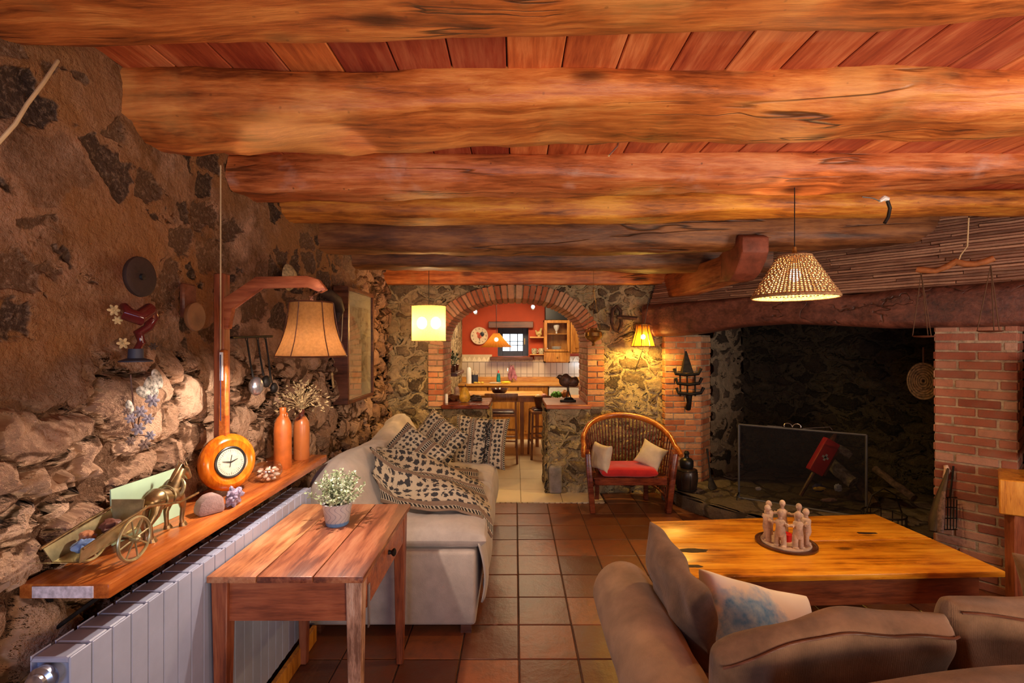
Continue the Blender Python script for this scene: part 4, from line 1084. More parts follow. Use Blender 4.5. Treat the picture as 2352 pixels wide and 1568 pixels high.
# woven pendant over the coffee table
PX, PY = (1825-CX)*2.6/F, 2.6; pz0, pz1 = 1.845, 2.06
t = thing('pendant_lamp', 'cone-shaped woven rope pendant lamp hanging over the coffee table', 'lamp', (PX, PY, pz0))
ls = plain('twisted_rope', (.40,.23,.10), .8, var=.3, scale=60, bmp=.3)
sh_root = None
mb = MB(); nw = 64
for k in range(nw):
    a = 2*PI*k/nw; 
    pts = []
    for j in range(15):
        f = j/14; r = .205+(.078-.205)*f; w_ = .004*(1 if (j+k) % 2 else -1)
        pts.append((PX+(r+w_)*math.cos(a), PY+(r+w_)*math.sin(a), pz0+(pz1-pz0)*f))
    mb.tube(pts, [.0062-.0025*j/14 for j in range(15)], 5)
shd = mb.build('lamp_shade', ls, t)
mb = MB()
for j in range(22):
    f = j/21; r = .205+(.078-.205)*f; mb.ring((PX,PY,pz0+(pz1-pz0)*f), r, .0030, None, 48, 5)
mb.ring((PX,PY,pz0), .205, .008, None, 48, 8); mb.ring((PX,PY,pz1), .078, .006, None, 40, 8)
mb.build('weave_coil', ls, shd)
mb = MB(); cord(mb, (PX,PY,pz1+.02), (PX,PY,2.56), .003); mb.build('cable', M['black'], t)
mb = MB(); mb.lathe([(0,-.05),(.018,-.05),(.020,-.01),(.012,.015),(.010,.04),(0,.045)], (PX,PY,pz1+.01), seg=16); 
for a in (0, 2*PI/3, 4*PI/3): mb.tube([(PX,PY,pz1),(PX+.078*math.cos(a),PY+.078*math.sin(a),pz1)], .002, 4)
mb.build('lamp_holder', M['brass'], t)
mb = MB(); mb.ball((PX,PY,pz1-.10), (.028,.028,.036)); mb.build('light_bulb', M['bulb'], t)
point('pendant_light', (PX,PY,pz1-.165), 28, (1,.66,.28), .03)
point('pendant_glow', (PX,PY,pz1-.05), 5, (1,.66,.26), .02)
# drum lantern
DX, DY = (985-CX)*4.6/F, 4.6; dz0, dz1 = W(0,783,4.6).z, W(0,703,4.6).z
t = thing('drum_lamp', 'glowing yellow drum lantern hanging left of the kitchen arch', 'lamp', (DX, DY, dz0))
mb = MB(); mb.lathe([(.158,dz0),(.158,dz1)], (DX,DY,0), seg=40, caps=False); ds = mb.build('lamp_shade', M['drum'], t)
mb = MB(); mb.ring((DX,DY,dz0), .158, .004, None, 40, 6); mb.ring((DX,DY,dz1), .158, .004, None, 40, 6); mb.build('rim', M['straw'], ds)
for sx in (-.065, .065):
    mb = MB(); mb.ball((DX+sx,DY,dz0+.17), (.046,.046,.056)); mb.build('light_bulb', M['bulb'], t)
    point('drum_light', (DX+sx, DY-.03, dz0+.15), 32, (1,.56,.14), .04)
mb = MB(); cord(mb, (DX,DY,dz1-.12), (DX,DY,2.56), .003)
for a in (0, PI): mb.tube([(DX,DY,dz1-.02),(DX+.156*math.cos(a),DY,dz1-.004)], .002, 4)
mb.build('cable', M['black'], t)
# small ribbed wall lamp
M['amber'] = shade('orange_parchment', (.28,.095,.010), .40, .02)
SX, SY = (1477-CX)*4.93/F, 4.93
t = thing('beaded_lamp', 'small glowing orange-and-yellow lantern hanging left of the mantel end', 'lamp', (SX, SY, 1.57))
mb = MB()
pr = [(.115,1.565),(.105,1.60),(.088,1.66),(.072,1.72),(.066,1.765),(.072,1.785)]
op = []
for k in range(8):
    a0 = 2*PI*k/8+.39; a1 = a0+2*PI/8
    if k in (4, 5) : pass
for k in range(8):
    a0 = 2*PI*k/8-PI/2-PI/8; a1 = a0+PI/4*.90
    mbp = MB(); 
    mbp.grid(lambda u, v: Vector((SX+interp([(i/5,p[0]) for i,p in enumerate(pr)],v)*math.cos(a0+(a1-a0)*u), SY+interp([(i/5,p[0]) for i,p in enumerate(pr)],v)*math.sin(a0+(a1-a0)*u), interp([(i/5,p[1]) for i,p in enumerate(pr)],v))), 3, 10)
    if k == 0: mb0 = mbp; continue
    o = mbp.build('shade_panel', M['amber'], t, angle=180)
mb = mb0; o = mb.build('shade_panel', shade('beaded_panel', (.35,.15,.03), .3, .35), t, angle=180)
mb = MB()
for k in range(8):
    a = 2*PI*k/8-PI/2-PI/8
    mb.tube([(SX+r*1.01*math.cos(a), SY+r*1.01*math.sin(a), z) for r, z in pr], .004, 5)
mb.ring((SX,SY,1.565), .115, .004, None, 32, 5); mb.ring((SX,SY,1.785), .072, .004, None, 32, 5)
mb.build('rib', M['darkw'], t)
mb = MB(); mb.ball((SX,SY,1.66), .024); mb.build('light_bulb', M['bulb'], t)
point('beaded_lamp_light', (SX, SY-.02, 1.59), 30, (1,.60,.10), .03)
mb = MB(); cord(mb, (SX,SY,1.70), (SX+.06,SY+.0,2.05), .003); cord(mb, (SX+.03,SY+.04,1.6), (SX-.02,XB-.03,1.3), .003); mb.build('cable', M['black'], t)
# brass hanging bowl
BX, BY = (1363-CX)*4.95/F, 4.95
t = thing('hanging_brass_bowl', 'round brass and glass hanging vessel on thin chains right of the arch', 'ornament', (BX, BY, 1.6))
mb = MB(); mb.lathe([(.0,1.565),(.02,1.57),(.012,1.60),(.03,1.615),(.07,1.635),(.092,1.67),(.088,1.705),(.06,1.725),(.04,1.73),(.036,1.75),(.03,1.75),(.034,1.725)], (BX,BY,0), seg=32, caps=False); mb.build('bowl', M['brass'], t)
mb = MB()
for a in (.3, 2.4, 4.5): mb.tube([(BX+.085*math.cos(a),BY+.085*math.sin(a),1.70),(BX,BY,2.16)], .0018, 4)
mb.tube([(BX,BY,2.15),(BX,BY,2.552)], .002, 5)
mb.build('chain', M['brass'], t)
# iron latch ornament on the wall
t = thing('iron_latch', 'old wrought iron latch mounted on the stone wall right of the arch', 'latch', (1.13, XB-.06, 1.8))
ix = lambda px: (px-CX)*5.1/F
iz = lambda py: EYE-(py-CY)*5.1/F
mb = MB(); y = 5.10
pts = [(ix(1410),y,iz(755)),(ix(1405),y,iz(740)),(ix(1407),y,iz(712)),(ix(1416),y,iz(703)),(ix(1425),y,iz(712)),(ix(1427),y,iz(745)),(ix(1420),y,iz(762)),(ix(1410),y,iz(755))]
mb.tube(pts, .019, 8); mb.tube([(ix(1416),y-.01,iz(728)),(ix(1462),y-.01,iz(731))], .020, 8); mb.tube([(ix(1445),y+.06,iz(731)),(ix(1445),y-.01,iz(731))], .012, 6); mb.tube([(ix(1416),y+.06,iz(715)),(ix(1416),y,iz(715))], .012, 6)
mb.build('latch', plain('rusty_iron', (.09,.045,.03), .6, .5, var=.4, scale=30, bmp=.3), t)
# ================================================================ LEFT WALL OBJECTS
# barometer
t = thing('barometer', 'banjo barometer with glossy round orange wooden case above the shelf, below the lamp post', 'barometer', (-1.23, 2.06, .96))
nrm = Vector((.86, -.50, .10)).normalized(); up = Vector((0,0,1)); rt = up.cross(nrm).normalized(); up2 = nrm.cross(rt)
R = Matrix((rt, up2, nrm)).transposed(); C0 = Vector((-1.222, 2.08, 1.092))
mb = MB(); mb.lathe([(0,-.03),(.108,-.03),(.118,-.018),(.119,.0),(.108,.016),(.092,.022),(.080,.016),(.066,.014),(0,.012)], tuple(C0), R, 48); mb.build('case', M['baro'], t)
mb = MB(); mb.ring(C0+nrm*.016, .062, .0055, R, 40, 8); mb.build('bezel', M['black'], t)
mb = MB(); mb.lathe([(0,.014),(.058,.014),(.058,.017),(0,.017)], tuple(C0), R, 40); df = mb.build('dial', plain('aged_dial_paper', (.72,.68,.54), .5, var=.12, scale=60), t)
mb = MB()
for k in range(40):
    a = 2*PI*k/40; r0, r1 = (.046,.053) if k % 5 else (.042,.053)
    d = R@Vector((math.cos(a), math.sin(a), 0)); mb.tube([C0+d*r0+nrm*.0175, C0+d*r1+nrm*.0175], .0006, 4)
mb.build('scale_marks', M['black'], df)
mb = MB(); mb.tube([C0-(R@Vector((.035,-.008,0)))+nrm*.019, C0+nrm*.019, C0+(R@Vector((.030,.010,0)))+nrm*.019], [.0008,.003,.0008], 6); mb.tube([C0-(R@Vector((.006,.02,0)))+nrm*.020, C0+(R@Vector((.005,.03,0)))+nrm*.020], .0012, 5); mb.build('needle', M['black'], df)
mb = MB(); mb.lathe([(0,.021),(.058,.019)], tuple(C0), R, 40, caps=False); mb.build('dial_glass', M['glass'], t)
t = thing('thermometer', 'narrow wooden thermometer board with a thin tube on the front of the lamp post', 'thermometer', (-1.25, 2.1, 1.35))
mb = MB(); mb.hexa([(-1.262,2.070,1.20),(-1.228,2.070,1.20),(-1.228,2.097,1.20),(-1.262,2.097,1.20),(-1.258,2.075,1.57),(-1.232,2.075,1.57),(-1.232,2.097,1.57),(-1.258,2.097,1.57)], bev=.004); mb.build('case', M['shelfw'], t)
mb = MB(); mb.box(-1.251,-1.239,2.064,2.0705,1.44,1.56); mb.build('scale_plate', M['white'], t)
mb = MB(); mb.tube([(-1.245,2.061,1.27),(-1.245,2.061,1.55)], .0022, 6); mb.build('tube', plain('dark_blue_glass', (.02,.03,.09), .15), t)
# hanging ladles and pans
def ladle(y, ztop, zb, r, mat, label, x=-1.335):
    t = thing('ladle', label, 'ladle', (x, y, zb), 'utensils on the left stone wall')
    mb = MB(); mb.tube([(x+.005,y,ztop),(x+.02,y,ztop-.10),(x+.035,y,zb+r)], [.005,.0045,.006], 8); mb.ring((x+.003,y,ztop+.008), .009, .0025, Ry(PI/2), 16, 6); mb.build('handle', M['iron'], t)
    def cup(u, v):
        a = 2*PI*u; q = v*PI/2*1.1; return Vector((x+.075-r*1.0*math.cos(q)*-.6-.03, y+r*math.sin(q)*math.cos(a), zb+r*math.sin(q)*math.sin(a)))
    mb = MB(); mb.ball((x+.05, y, zb), (r*.65, r, r*1.05)); mb.build('bowl', mat, t)
    return t
rail_z = 1.62
mb = MB(); mb.tube([(-1.325,2.28,1.625),(-1.325,2.66,1.635)], .006, 6); mb.tube([(-1.40,2.3,1.625),(-1.325,2.3,1.625)], .005, 6); mb.tube([(-1.40,2.64,1.634),(-1.325,2.64,1.634)], .005, 6)
tag(mb.build('utensil_rail', M['iron']), 'thin black rail on the left wall from which the ladles hang', 'rail')
ladle(2.42, 1.61, 1.385, .045, M['steel'], 'round polished metal ladle hanging above the shelf, left of the smaller ones')
ladle(2.52, 1.615, 1.40, .03, M['iron'], 'smaller dark skimmer hanging right of the polished ladle')
ladle(2.60, 1.62, 1.36, .026, M['iron'], 'narrow dark spoon hanging furthest right on the utensil rail')
def disc(name, y, z, r, mat, label, cat, x=None, hole=True):
    x = x if x is not None else wallx(y)+.065
    t = thing(name, label, cat, (x, y, z))
    mb = MB(); mb.lathe([(0,0),(r*.96,0),(r,.006),(r*.98,.014),(r*.8,.018),(r*.3,.012),(0,.012)], (x, y, z), Ry(PI/2), 40); mb.build('disc', mat, t)
    if hole: mb = MB(); mb.lathe([(0,.013),(r*.16,.013),(r*.14,.02),(0,.021)], (x, y, z), Ry(PI/2), 20); mb.build('hub', M['black'], t)
    return t
disc('wall_disc', 1.59, 1.815, .066, M['dull'], 'dark round flat disc with a small hub hanging on the left wall', 'disc', x=-1.23)
disc('wall_plate', 1.87, 1.70, .055, plain('brown_earthenware', (.17,.075,.03), .6, var=.2), 'brown earthenware plate on the left wall beside the lamp post', 'plate', x=-1.235, hole=False)
# glazed hanging ornament (dark red ribbon, flowers, little hat)
t = thing('glazed_ornament', 'hanging dark red glazed ceramic ornament with pale flowers below the wall disc', 'ornament', (-1.23, 1.6, 1.6))
xw = -1.225
def wl(px, py, x=xw):
    D = x*F/(px-CX); return Vector((x, D, EYE-(py-CY)*D/F))
mb = MB(); mb.tube([wl(284,702), wl(294,722,-1.2), wl(318,730,-1.18), wl(342,712,-1.18), wl(352,728,-1.19), wl(340,752,-1.2), wl(318,765,-1.21), wl(326,785,-1.2), wl(310,806)], [.012,.022,.024,.022,.018,.014,.015,.012,.008], 12); mb.tube([wl(345,700), wl(350,735,-1.19)], [.006,.01], 8)
mb.build('ribbon', plain('dark_red_glaze', (.10,.012,.012), .15, var=.2), t)
mb = MB(); mb.lathe([(0,.03),(.020,.03),(.022,.0),(.045,-.008),(.046,-.012),(0,-.012)], tuple(wl(312,822)), None, 24); mb.build('hat', plain('dark_navy', (.03,.035,.06), .6), t)
def flower(c, r, mat, par, n=6, nd_=Vector((1,-.5,.1))):
    nd_ = nd_.normalized(); a_ = nd_.cross(Vector((0,0,1))).normalized(); b_ = nd_.cross(a_)
    mb = MB()
    for k in range(n):
        d = a_*math.cos(2*PI*k/n)+b_*math.sin(2*PI*k/n)
        R_ = Matrix((d, nd_.cross(d), nd_)).transposed(); mb.ball(Vector(c)+d*r*.55, (r*.5, r*.28, r*.10), R_, 10, 6)
    mb.ball(Vector(c)+nd_*r*.1, r*.2, None, 8, 6)
    mb.build('flower', mat, par)
for px, py, r in ((262,712,.018),(270,735,.014),(283,788,.018),(352,795,.014),(352,712,.010)):
    flower(wl(px, py), r, M['straw'] if px != 352 else M['dull'], t)
# wall bouquet of dried flowers
t = thing('dried_bouquet', 'bunch of dried grey-violet flowers and speckled leaves fixed low on the left wall', 'bouquet', (-1.22, 1.65, 1.4))
gv = plain('grey_violet_petal', (.28,.25,.30), .8, var=.3, scale=60); br = plain('brown_petal', (.20,.13,.10), .8, var=.3, scale=60); lf = plain('speckled_grey_leaf', (.50,.47,.40), .7, var=.5, scale=90)
rr = random.Random(4)
mb = MB()
for px, py, r, rot in ((361,870,.030,.5),(352,893,.030,.2),(340,880,.022,-.6),(330,900,.026,1.2),(345,912,.024,.9),(298,935,.02,.4)):
    c = wl(px, py, -1.19); R_ = Matrix(((.25,-.5,.83),(.5,.8,.33),(-.83,.33,.45))) @ Rz(rot)
    mb.ball(c, (r*.25, r*.7, r*1.25), Rx(rot), 12, 8)
mb.build('leaf_cluster', lf, t)
for px, py, r in ((350,920,.022),(322,945,.020),(340,962,.018),(300,960,.016),(318,985,.020),(345,1000,.016),(290,945,.012),(332,1020,.018),(300,1012,.014)):
    flower(wl(px, py, -1.17), r, gv if rr.random() < .45 else br, t, 6)
mb = MB()
for px, py in ((322,945),(318,985),(345,1000),(300,960)): mb.tube([wl(px,py,-1.18), wl(312,1000,-1.21), wl(300,860,-1.21)], .002, 5)
mb.build('stem', M['darkw'], t)
# pieces behind the lamp: pale hat-like basket, dark horn and straps
t = thing('hanging_basket', 'pale straw basket lid hanging on the wall behind the bracket lamp', 'basket', (-1.30, 3.0, 1.8))
mb = MB(); mb.lathe([(0,.045),(.045,.035),(.075,.012),(.082,0),(.078,0),(.04,.025),(0,.035)], (-1.385, 2.98, 2.00), Ry(PI/2), 28, caps=False); mb.build('lid', M['straw'], t)
t = thing('hanging_horn', 'dark curved horn with a dangling strap on the wall right of the lampshade', 'horn', (-1.30, 3.2, 1.7))
mb = MB(); pts = [wl(728,668,-1.30), wl(752,672,-1.28), wl(772,690,-1.27), wl(780,712,-1.28), wl(774,738,-1.30)]; mb.tube(pts, [.012,.035,.042,.035,.012], 14); mb.build('horn', M['dull'], t)
mb = MB(); mb.tube([wl(778,690,-1.29), wl(787,720,-1.29), wl(785,770,-1.30), wl(782,800,-1.30)], .004, 6); mb.build('strap', M['cable'], t)
mb = MB(); mb.tube([wl(762,855,-1.32), wl(766,890,-1.32)], .016, 8, flat=.4); tag(mb.build('wall_tag', M['straw']), 'small pale tag hanging on the left wall below the horn', 'tag')
mb = MB(); mb.box(-1.345,-1.325,1.95,2.03,1.70,1.84,bev=.006); tag(mb.build('wall_box', M['darkw']), 'small dark wooden box on the wall left of the lamp post', 'box')
# picture frame
FY0, FY1 = 3.68, 4.36; fx = -1.275
t = thing('framed_picture', 'tall glazed picture in a dark wooden frame hanging on the left wall', 'picture', (fx, 3.96, 1.58))
FZ0, FZ1 = 1.13, 2.03
mb = MB()
for a in ((FY0,FY0+.03,FZ0,FZ1),(FY1-.03,FY1,FZ0,FZ1),(FY0+.03,FY1-.03,FZ0,FZ0+.03),(FY0+.03,FY1-.03,FZ1-.03,FZ1)): mb.box(fx-.10, fx+.015, a[0], a[1], a[2], a[3], bev=.004)
mb.build('frame', M['darkw'], t)
mb = MB(); mb.box(fx-.02, fx-.006, FY0+.03, FY1-.03, FZ0+.03, FZ1-.03); mb.build('mat_board', plain('ivory_mat', (.50,.46,.32), .8, var=.05), t)
mb = MB(); mb.box(fx-.006, fx-.004, FY0+.11, FY1-.11, FZ0+.14, FZ1-.14)
m, nt, b = newmat('faded_drawing', .8); co = objco(nt)
wv = nd(nt, 'ShaderNodeTexWave', {'Vector': co, 'Scale': 9, 'Distortion': 9.0, 'Detail': 3})
nt.links.new(ramp(nt, wv.outputs['Fac'], [(.1,(.26,.20,.11)),(.5,(.40,.34,.20)),(1,(.44,.38,.24))]), b.inputs['Base Color']); mb.build('print', m, t)
mb = MB(); mb.box(fx+.002, fx+.004, FY0+.028, FY1-.028, FZ0+.028, FZ1-.028); mb.build('glazing', M['glass'], t)
# ---- bottles
def lathe_thing(name, label, cat, c, prof, mat, group=None, seg=32):
    mb = MB(); mb.lathe(prof, c, seg=seg); return tag(mb.build(name, mat), label, cat, group)
bp = [(0,0),(.040,0),(.043,.006),(.043,.205),(.040,.235),(.028,.262),(.017,.275),(.0145,.285),(.017,.292),(.017,.312),(.014,.316),(0,.316)]
bt = thing('stoneware_bottle', 'closed orange stoneware bottle on the shelf, nearer than the one with dried flowers', 'bottle', (-1.205, 2.53, .95), 'stoneware bottles on the shelf')
mb = MB(); mb.lathe(bp, (-1.205, 2.53, .95), seg=36); mb.build('body', M['clay'], bt)
mb = MB(); mb.ring((-1.205+.022, 2.53-.008, 1.225), .012, .004, Ry(PI/2)@Rz(.6), 14, 6); mb.build('ear_handle', M['clay'], bt)
bt = thing('stoneware_bottle', 'orange stoneware bottle with a dark glaze drip holding dried flowers at the far shelf end', 'bottle', (-1.195, 2.73, .95), 'stoneware bottles on the shelf')
mb = MB(); mb.lathe([(r*.98, h*.88) for r, h in bp], (-1.195, 2.73, .95), seg=36)
m, nt, b = newmat('stoneware_with_drip', .3); co = objco(nt); sx = nt.nodes.new('ShaderNodeSeparateXYZ'); nt.links.new(co, sx.inputs[0])
k_ = mrange(nt, math_(nt, 'ADD', sx.outputs[2], math_(nt, 'MULTIPLY', noise_(nt, co, 18, 2), .08)), 1.215, 1.225)
nt.links.new(mix(nt, k_, mix(nt, noise_(nt, co, 16, 4), (.50,.16,.04), (.38,.11,.03)), (.09,.02,.012)), b.inputs['Base Color']); mb.build('body', m, bt)
fl_ = thing('dried_flowers', 'bushy bunch of straw-coloured dried flowers in the far stoneware bottle', 'flowers', (-1.195, 2.73, 1.22))
rr = random.Random(9); mb = MB()
for k in range(60):
    a = rr.uniform(0, 2*PI); e = rr.uniform(.05, 1.35); L_ = rr.uniform(.09, .145)
    d = Vector((math.cos(a)*math.sin(e), math.sin(a)*math.sin(e), math.cos(e)*1.0)); p = Vector((-1.195,2.73,1.225)); 
    q = p+d*L_; mb.tube([p, p+d*L_*.5+Vector((0,0,.015)), q], .0012, 4)
mb.build('stem', M['straw'], fl_)
mb = MB()
for k in range(190):
    a = rr.uniform(0, 2*PI); e = rr.uniform(.0, 1.75); L_ = rr.uniform(.06, .15)
    d = Vector((math.cos(a)*math.sin(e), math.sin(a)*math.sin(e), math.cos(e))); q = Vector((-1.195,2.73,1.24))+d*L_
    d2 = (d+Vector((rr.uniform(-.7,.7),rr.uniform(-.7,.7),rr.uniform(-1.0,.3)))).normalized(); s_ = rr.uniform(.012,.024)
    mb.tube([q, q+d2*s_*.5, q+d2*s_], [.0015,.0042,.001], 5)
mb.build('seed_head', M['straw'], fl_)['kind'] = 'stuff'
# glass bowl with shells
gb = thing('glass_bowl', 'clear round glass bowl on the shelf between the barometer and the bottles', 'bowl', (-1.175, 2.33, .95))
c = (-1.165, 2.30, .95)
mb = MB(); mb.lathe([(0,.001),(.028,.001),(.048,.016),(.060,.040),(.058,.064),(.048,.078),(.050,.082),(.053,.080),(.061,.064),(.063,.040),(.050,.012),(.03,0)], c, seg=36, caps=False); mb.build('glass_wall', M['glass'], gb)
rr = random.Random(2); shm = [plain('pink_shell', (.66,.34,.22), .5), plain('pale_shell', (.72,.60,.48), .5), plain('brown_shell', (.40,.20,.12), .5)]
lay = [(0,.0,.013)]+[(i*1.05,.026,.013) for i in range(6)]+[(i*.78+.2,.038,.030) for i in range(8)]+[(i*1.05+.5,.022,.034) for i in range(6)]+[(i*.9+.3,.036,.050) for i in range(7)]+[(0,0,.054)]
for i, (a, r, h) in enumerate(lay):
    mb = MB(); mb.blob((c[0]+r*math.cos(a), c[1]+r*math.sin(a), c[2]+h), (.0125,.0095,.0075), .4, 2, i, Rz(a), 10, 7)
    tag(mb.build('seashell', shm[i % 3]), 'small pinkish shell piled inside the clear glass bowl on the shelf', 'shell', 'shells in the glass bowl')
# stones on shelf
def rock(name, c, r, label, mat, seed, amp=.45, f=1.3, M_=None, cat='stone'):
    mb = MB(); mb.blob(c, r, amp, f, seed, M_, 26, 18); return tag(mb.build(name, mat, angle=28), label, cat)
cut = plain('pinkish_cut_stone', (.34,.22,.20), .8, var=.15, scale=25, bmp=.3)
mb = MB(); mb.prism([(-.045,0),(.042,0),(.045,.02),(.040,.055),(.015,.075),(-.018,.072),(-.042,.05),(-.050,.02)], -.028, .028, bev=.010, M=TM((-1.165,1.862,.95), Rz(.95)@Rx(PI/2)))
tag(mb.build('cut_stone', cut, angle=30), 'pinkish-brown stone with a flat cut face on the shelf before the barometer', 'stone')
amy = plain('lilac_crystal', (.36,.29,.42), .45, var=.3, scale=50, bmp=.4)
mb = MB(); rr = random.Random(5)
mb.blob((-1.125,1.945,.985), (.024,.038,.034), .5, 2.2, 3)
for k in range(14):
    d = Vector((rr.uniform(-.2,1), rr.uniform(-1,1), rr.uniform(-.1,1))).normalized(); p = Vector((-1.125,1.945,.985))+Vector((d.x*.02,d.y*.032,d.z*.028)); mb.tube([p, p+d*.012, p+d*.019], [.009,.008,.001], 6)
tag(mb.build('crystal_rock', amy, smooth=False), 'small lilac crystal cluster beside the cut stone on the shelf', 'stone')
# green booklet and the clear sheet behind the bronze horse
mb = MB(); mb.hexa([(-1.292,1.56,.951),(-1.288,1.56,.951),(-1.262,1.86,.951),(-1.266,1.86,.951),(-1.297,1.56,1.13),(-1.293,1.56,1.13),(-1.267,1.86,1.13),(-1.271,1.86,1.13)])
bk = tag(mb.build('green_booklet', plain('pale_green_paper', (.42,.62,.42), .6, var=.04)), 'pale green card leaning on the wall behind the bronze horse', 'card')
# bronze horse and cart
t = thing('bronze_cart', 'small brassy model cart with spoked wheels, pulled by the bronze horse', 'model cart', (-1.2, 1.4, .95))
WYc, wr, wz = 1.455, .066, .95+.066
for i, x in enumerate((-1.135, -1.262)):
    mb = MB(); c = Vector((x, WYc, wz)); mb.ring(c, wr-.0045, .0045, Ry(PI/2), 36, 8)
    mb.lathe([(0,-.010),(.010,-.010),(.012,0),(.010,.012),(.005,.016),(0,.016)], tuple(c), Ry(PI/2), 16)
    for k in range(8):
        a = 2*PI*k/8+.2; mb.tube([c, c+Vector((0, math.cos(a), math.sin(a)))*(wr-.005)], .0026, 6)
    mb.build('wheel', M['bronze_pale'], t)
mb = MB(); mb.tube([(-1.262,WYc,wz),(-1.135,WYc,wz)], .004, 8); mb.build('axle', M['bronze'], t)
b_ = .018
def bodypt(y, s, z): return (s, y, z)
mb = MB()
# open box, tapering to the rear; four thin walls
yb, yf = 1.30, 1.50
fl0, fl1 = 1.005, 1.045
mb.hexa([(-1.235,yb,1.012),(-1.162,yb,1.012),(-1.158,yf,1.03),(-1.240,yf,1.03),(-1.235,yb,1.016),(-1.162,yb,1.016),(-1.158,yf,1.034),(-1.240,yf,1.034)])
for sx, ex in ((-1.165,-1.150),(-1.232,-1.247)):
    s2 = .003 if sx > -1.2 else -.003
    mb.hexa([(sx,yb,1.014),(sx+s2,yb,1.014),(sx+s2,yf,1.032),(sx,yf,1.032),(ex,yb-.01,1.055),(ex+s2,yb-.01,1.055),(ex+s2,yf+.005,1.085),(ex,yf+.005,1.085)])
mb.hexa([(-1.240,yf,1.03),(-1.158,yf,1.03),(-1.158,yf+.003,1.03),(-1.240,yf+.003,1.03),(-1.25,yf+.01,1.115),(-1.148,yf+.01,1.115),(-1.148,yf+.013,1.115),(-1.25,yf+.013,1.115)])
mb.hexa([(-1.236,yb,1.012),(-1.161,yb,1.012),(-1.161,yb+.003,1.012),(-1.236,yb+.003,1.012),(-1.25,yb-.05,1.035),(-1.147,yb-.05,1.035),(-1.147,yb-.047,1.035),(-1.25,yb-.047,1.035)])
mb.build('cart_body', M['bronze_pale'], t)
for x in (-1.143, -1.255):
    mb = MB(); mb.tube([(x,1.29,1.055),(x,1.42,1.078),(x,1.52,1.09),(x+.004,1.66,1.058),(x+.006,1.75,1.062)], .0038, 8); mb.build('shaft', M['bronze'], t)
for i, (cy, cz, m_, r) in enumerate(((1.34,1.050,'(.20,.34,.62)',(.022,.026,.016)),(1.385,1.056,'(.60,.26,.12)',(.018,.02,.016)),(1.43,1.068,'(.16,.06,.04)',(.024,.03,.020)),(1.385,1.05,'(.42,.42,.62)',(.016,.02,.013)))):
    mb = MB(); mb.blob((-1.20+.014*(-1)**i, cy, cz-.006), r, .4, 2, i); tag(mb.build('pebble', plain('pebble_colour', eval(m_), .4)), ['blue polished pebble heaped in the model cart, rearmost','orange-brown pebble in the middle of the model cart','dark brown rounded pebble at the front of the model cart','grey-lilac pebble between the others in the model cart'][i], 'pebble', 'pebbles in the model cart')
h = thing('bronze_horse', 'small bronze horse figurine harnessed to the model cart on the shelf', 'figurine', (-1.2, 1.68, .95))
HY = 1.60; hx = -1.20
def sk(pts, rr_, seg=14): mb.tube(pts, rr_, seg)
mb = MB()
sk([(hx,HY-.012,1.062),(hx,HY,1.072),(hx,HY+.03,1.078),(hx,HY+.06,1.070),(hx,HY+.095,1.070),(hx,HY+.12,1.075),(hx,HY+.135,1.075)], [.012,.028,.034,.033,.034,.030,.014])
sk([(hx,HY+.105,1.085),(hx,HY+.128,1.112),(hx,HY+.145,1.135),(hx,HY+.158,1.147)], [.026,.022,.017,.014])
sk([(hx,HY+.150,1.152),(hx,HY+.170,1.140),(hx,HY+.188,1.118),(hx,HY+.195,1.105)], [.014,.0155,.011,.009])
for s_ in (-1, 1):
    x = hx+s_*.017
    mb.tube([(x,HY+.156,1.158),(x-.005*s_,HY+.158,1.178)], [.005,.001], 6)
    sk([(x,HY+.118,1.065),(x,HY+.122+.012*s_,1.03),(x,HY+.118+.018*s_,1.012),(x,HY+.116+.014*s_,.978),(x,HY+.118+.014*s_,.963)], [.016,.012,.0085,.0068,.0075], 10)
    mb.tube([(x,HY+.120+.014*s_,.964),(x,HY+.124+.014*s_,.9505)], [.010,.014], 10)
    sk([(x,HY+.012,1.065),(x,HY+.010-.010*s_,1.035),(x,HY-.012-.012*s_,1.010),(x,HY-.004-.012*s_,.980),(x,HY-.002-.012*s_,.963)], [.020,.016,.009,.0068,.0075], 10)
    mb.tube([(x,HY-.012*s_,.964),(x,HY+.004-.012*s_,.9505)], [.010,.014], 10)
mb.build('body', M['bronze'], h, angle=60)
mb = MB(); mb.tube([(hx,HY+.095,1.116),(hx,HY+.118,1.138),(hx,HY+.140,1.160),(hx,HY+.156,1.168)], [.006,.009,.008,.004], 8, flat=.5); mb.build('mane', M['bronze'], h)
mb = MB(); mb.tube([(hx,HY-.018,1.072),(hx,HY-.032,1.055),(hx,HY-.034,1.020),(hx,HY-.028,.99)], [.006,.009,.008,.002], 8); mb.build('tail', M['bronze'], h)
mb = MB(); mb.ring((hx,HY+.112,1.088), .036, .0065, Matrix(((1,0,0),(0,.5,-.866),(0,.866,.5))), 24, 8)
for yy, r_ in ((.035,.0355),(.075,.0350)): mb.ring((hx,HY+yy,1.074), r_, .003, Rx(PI/2), 24, 6)
mb.build('harness', M['bronze_pale'], h)
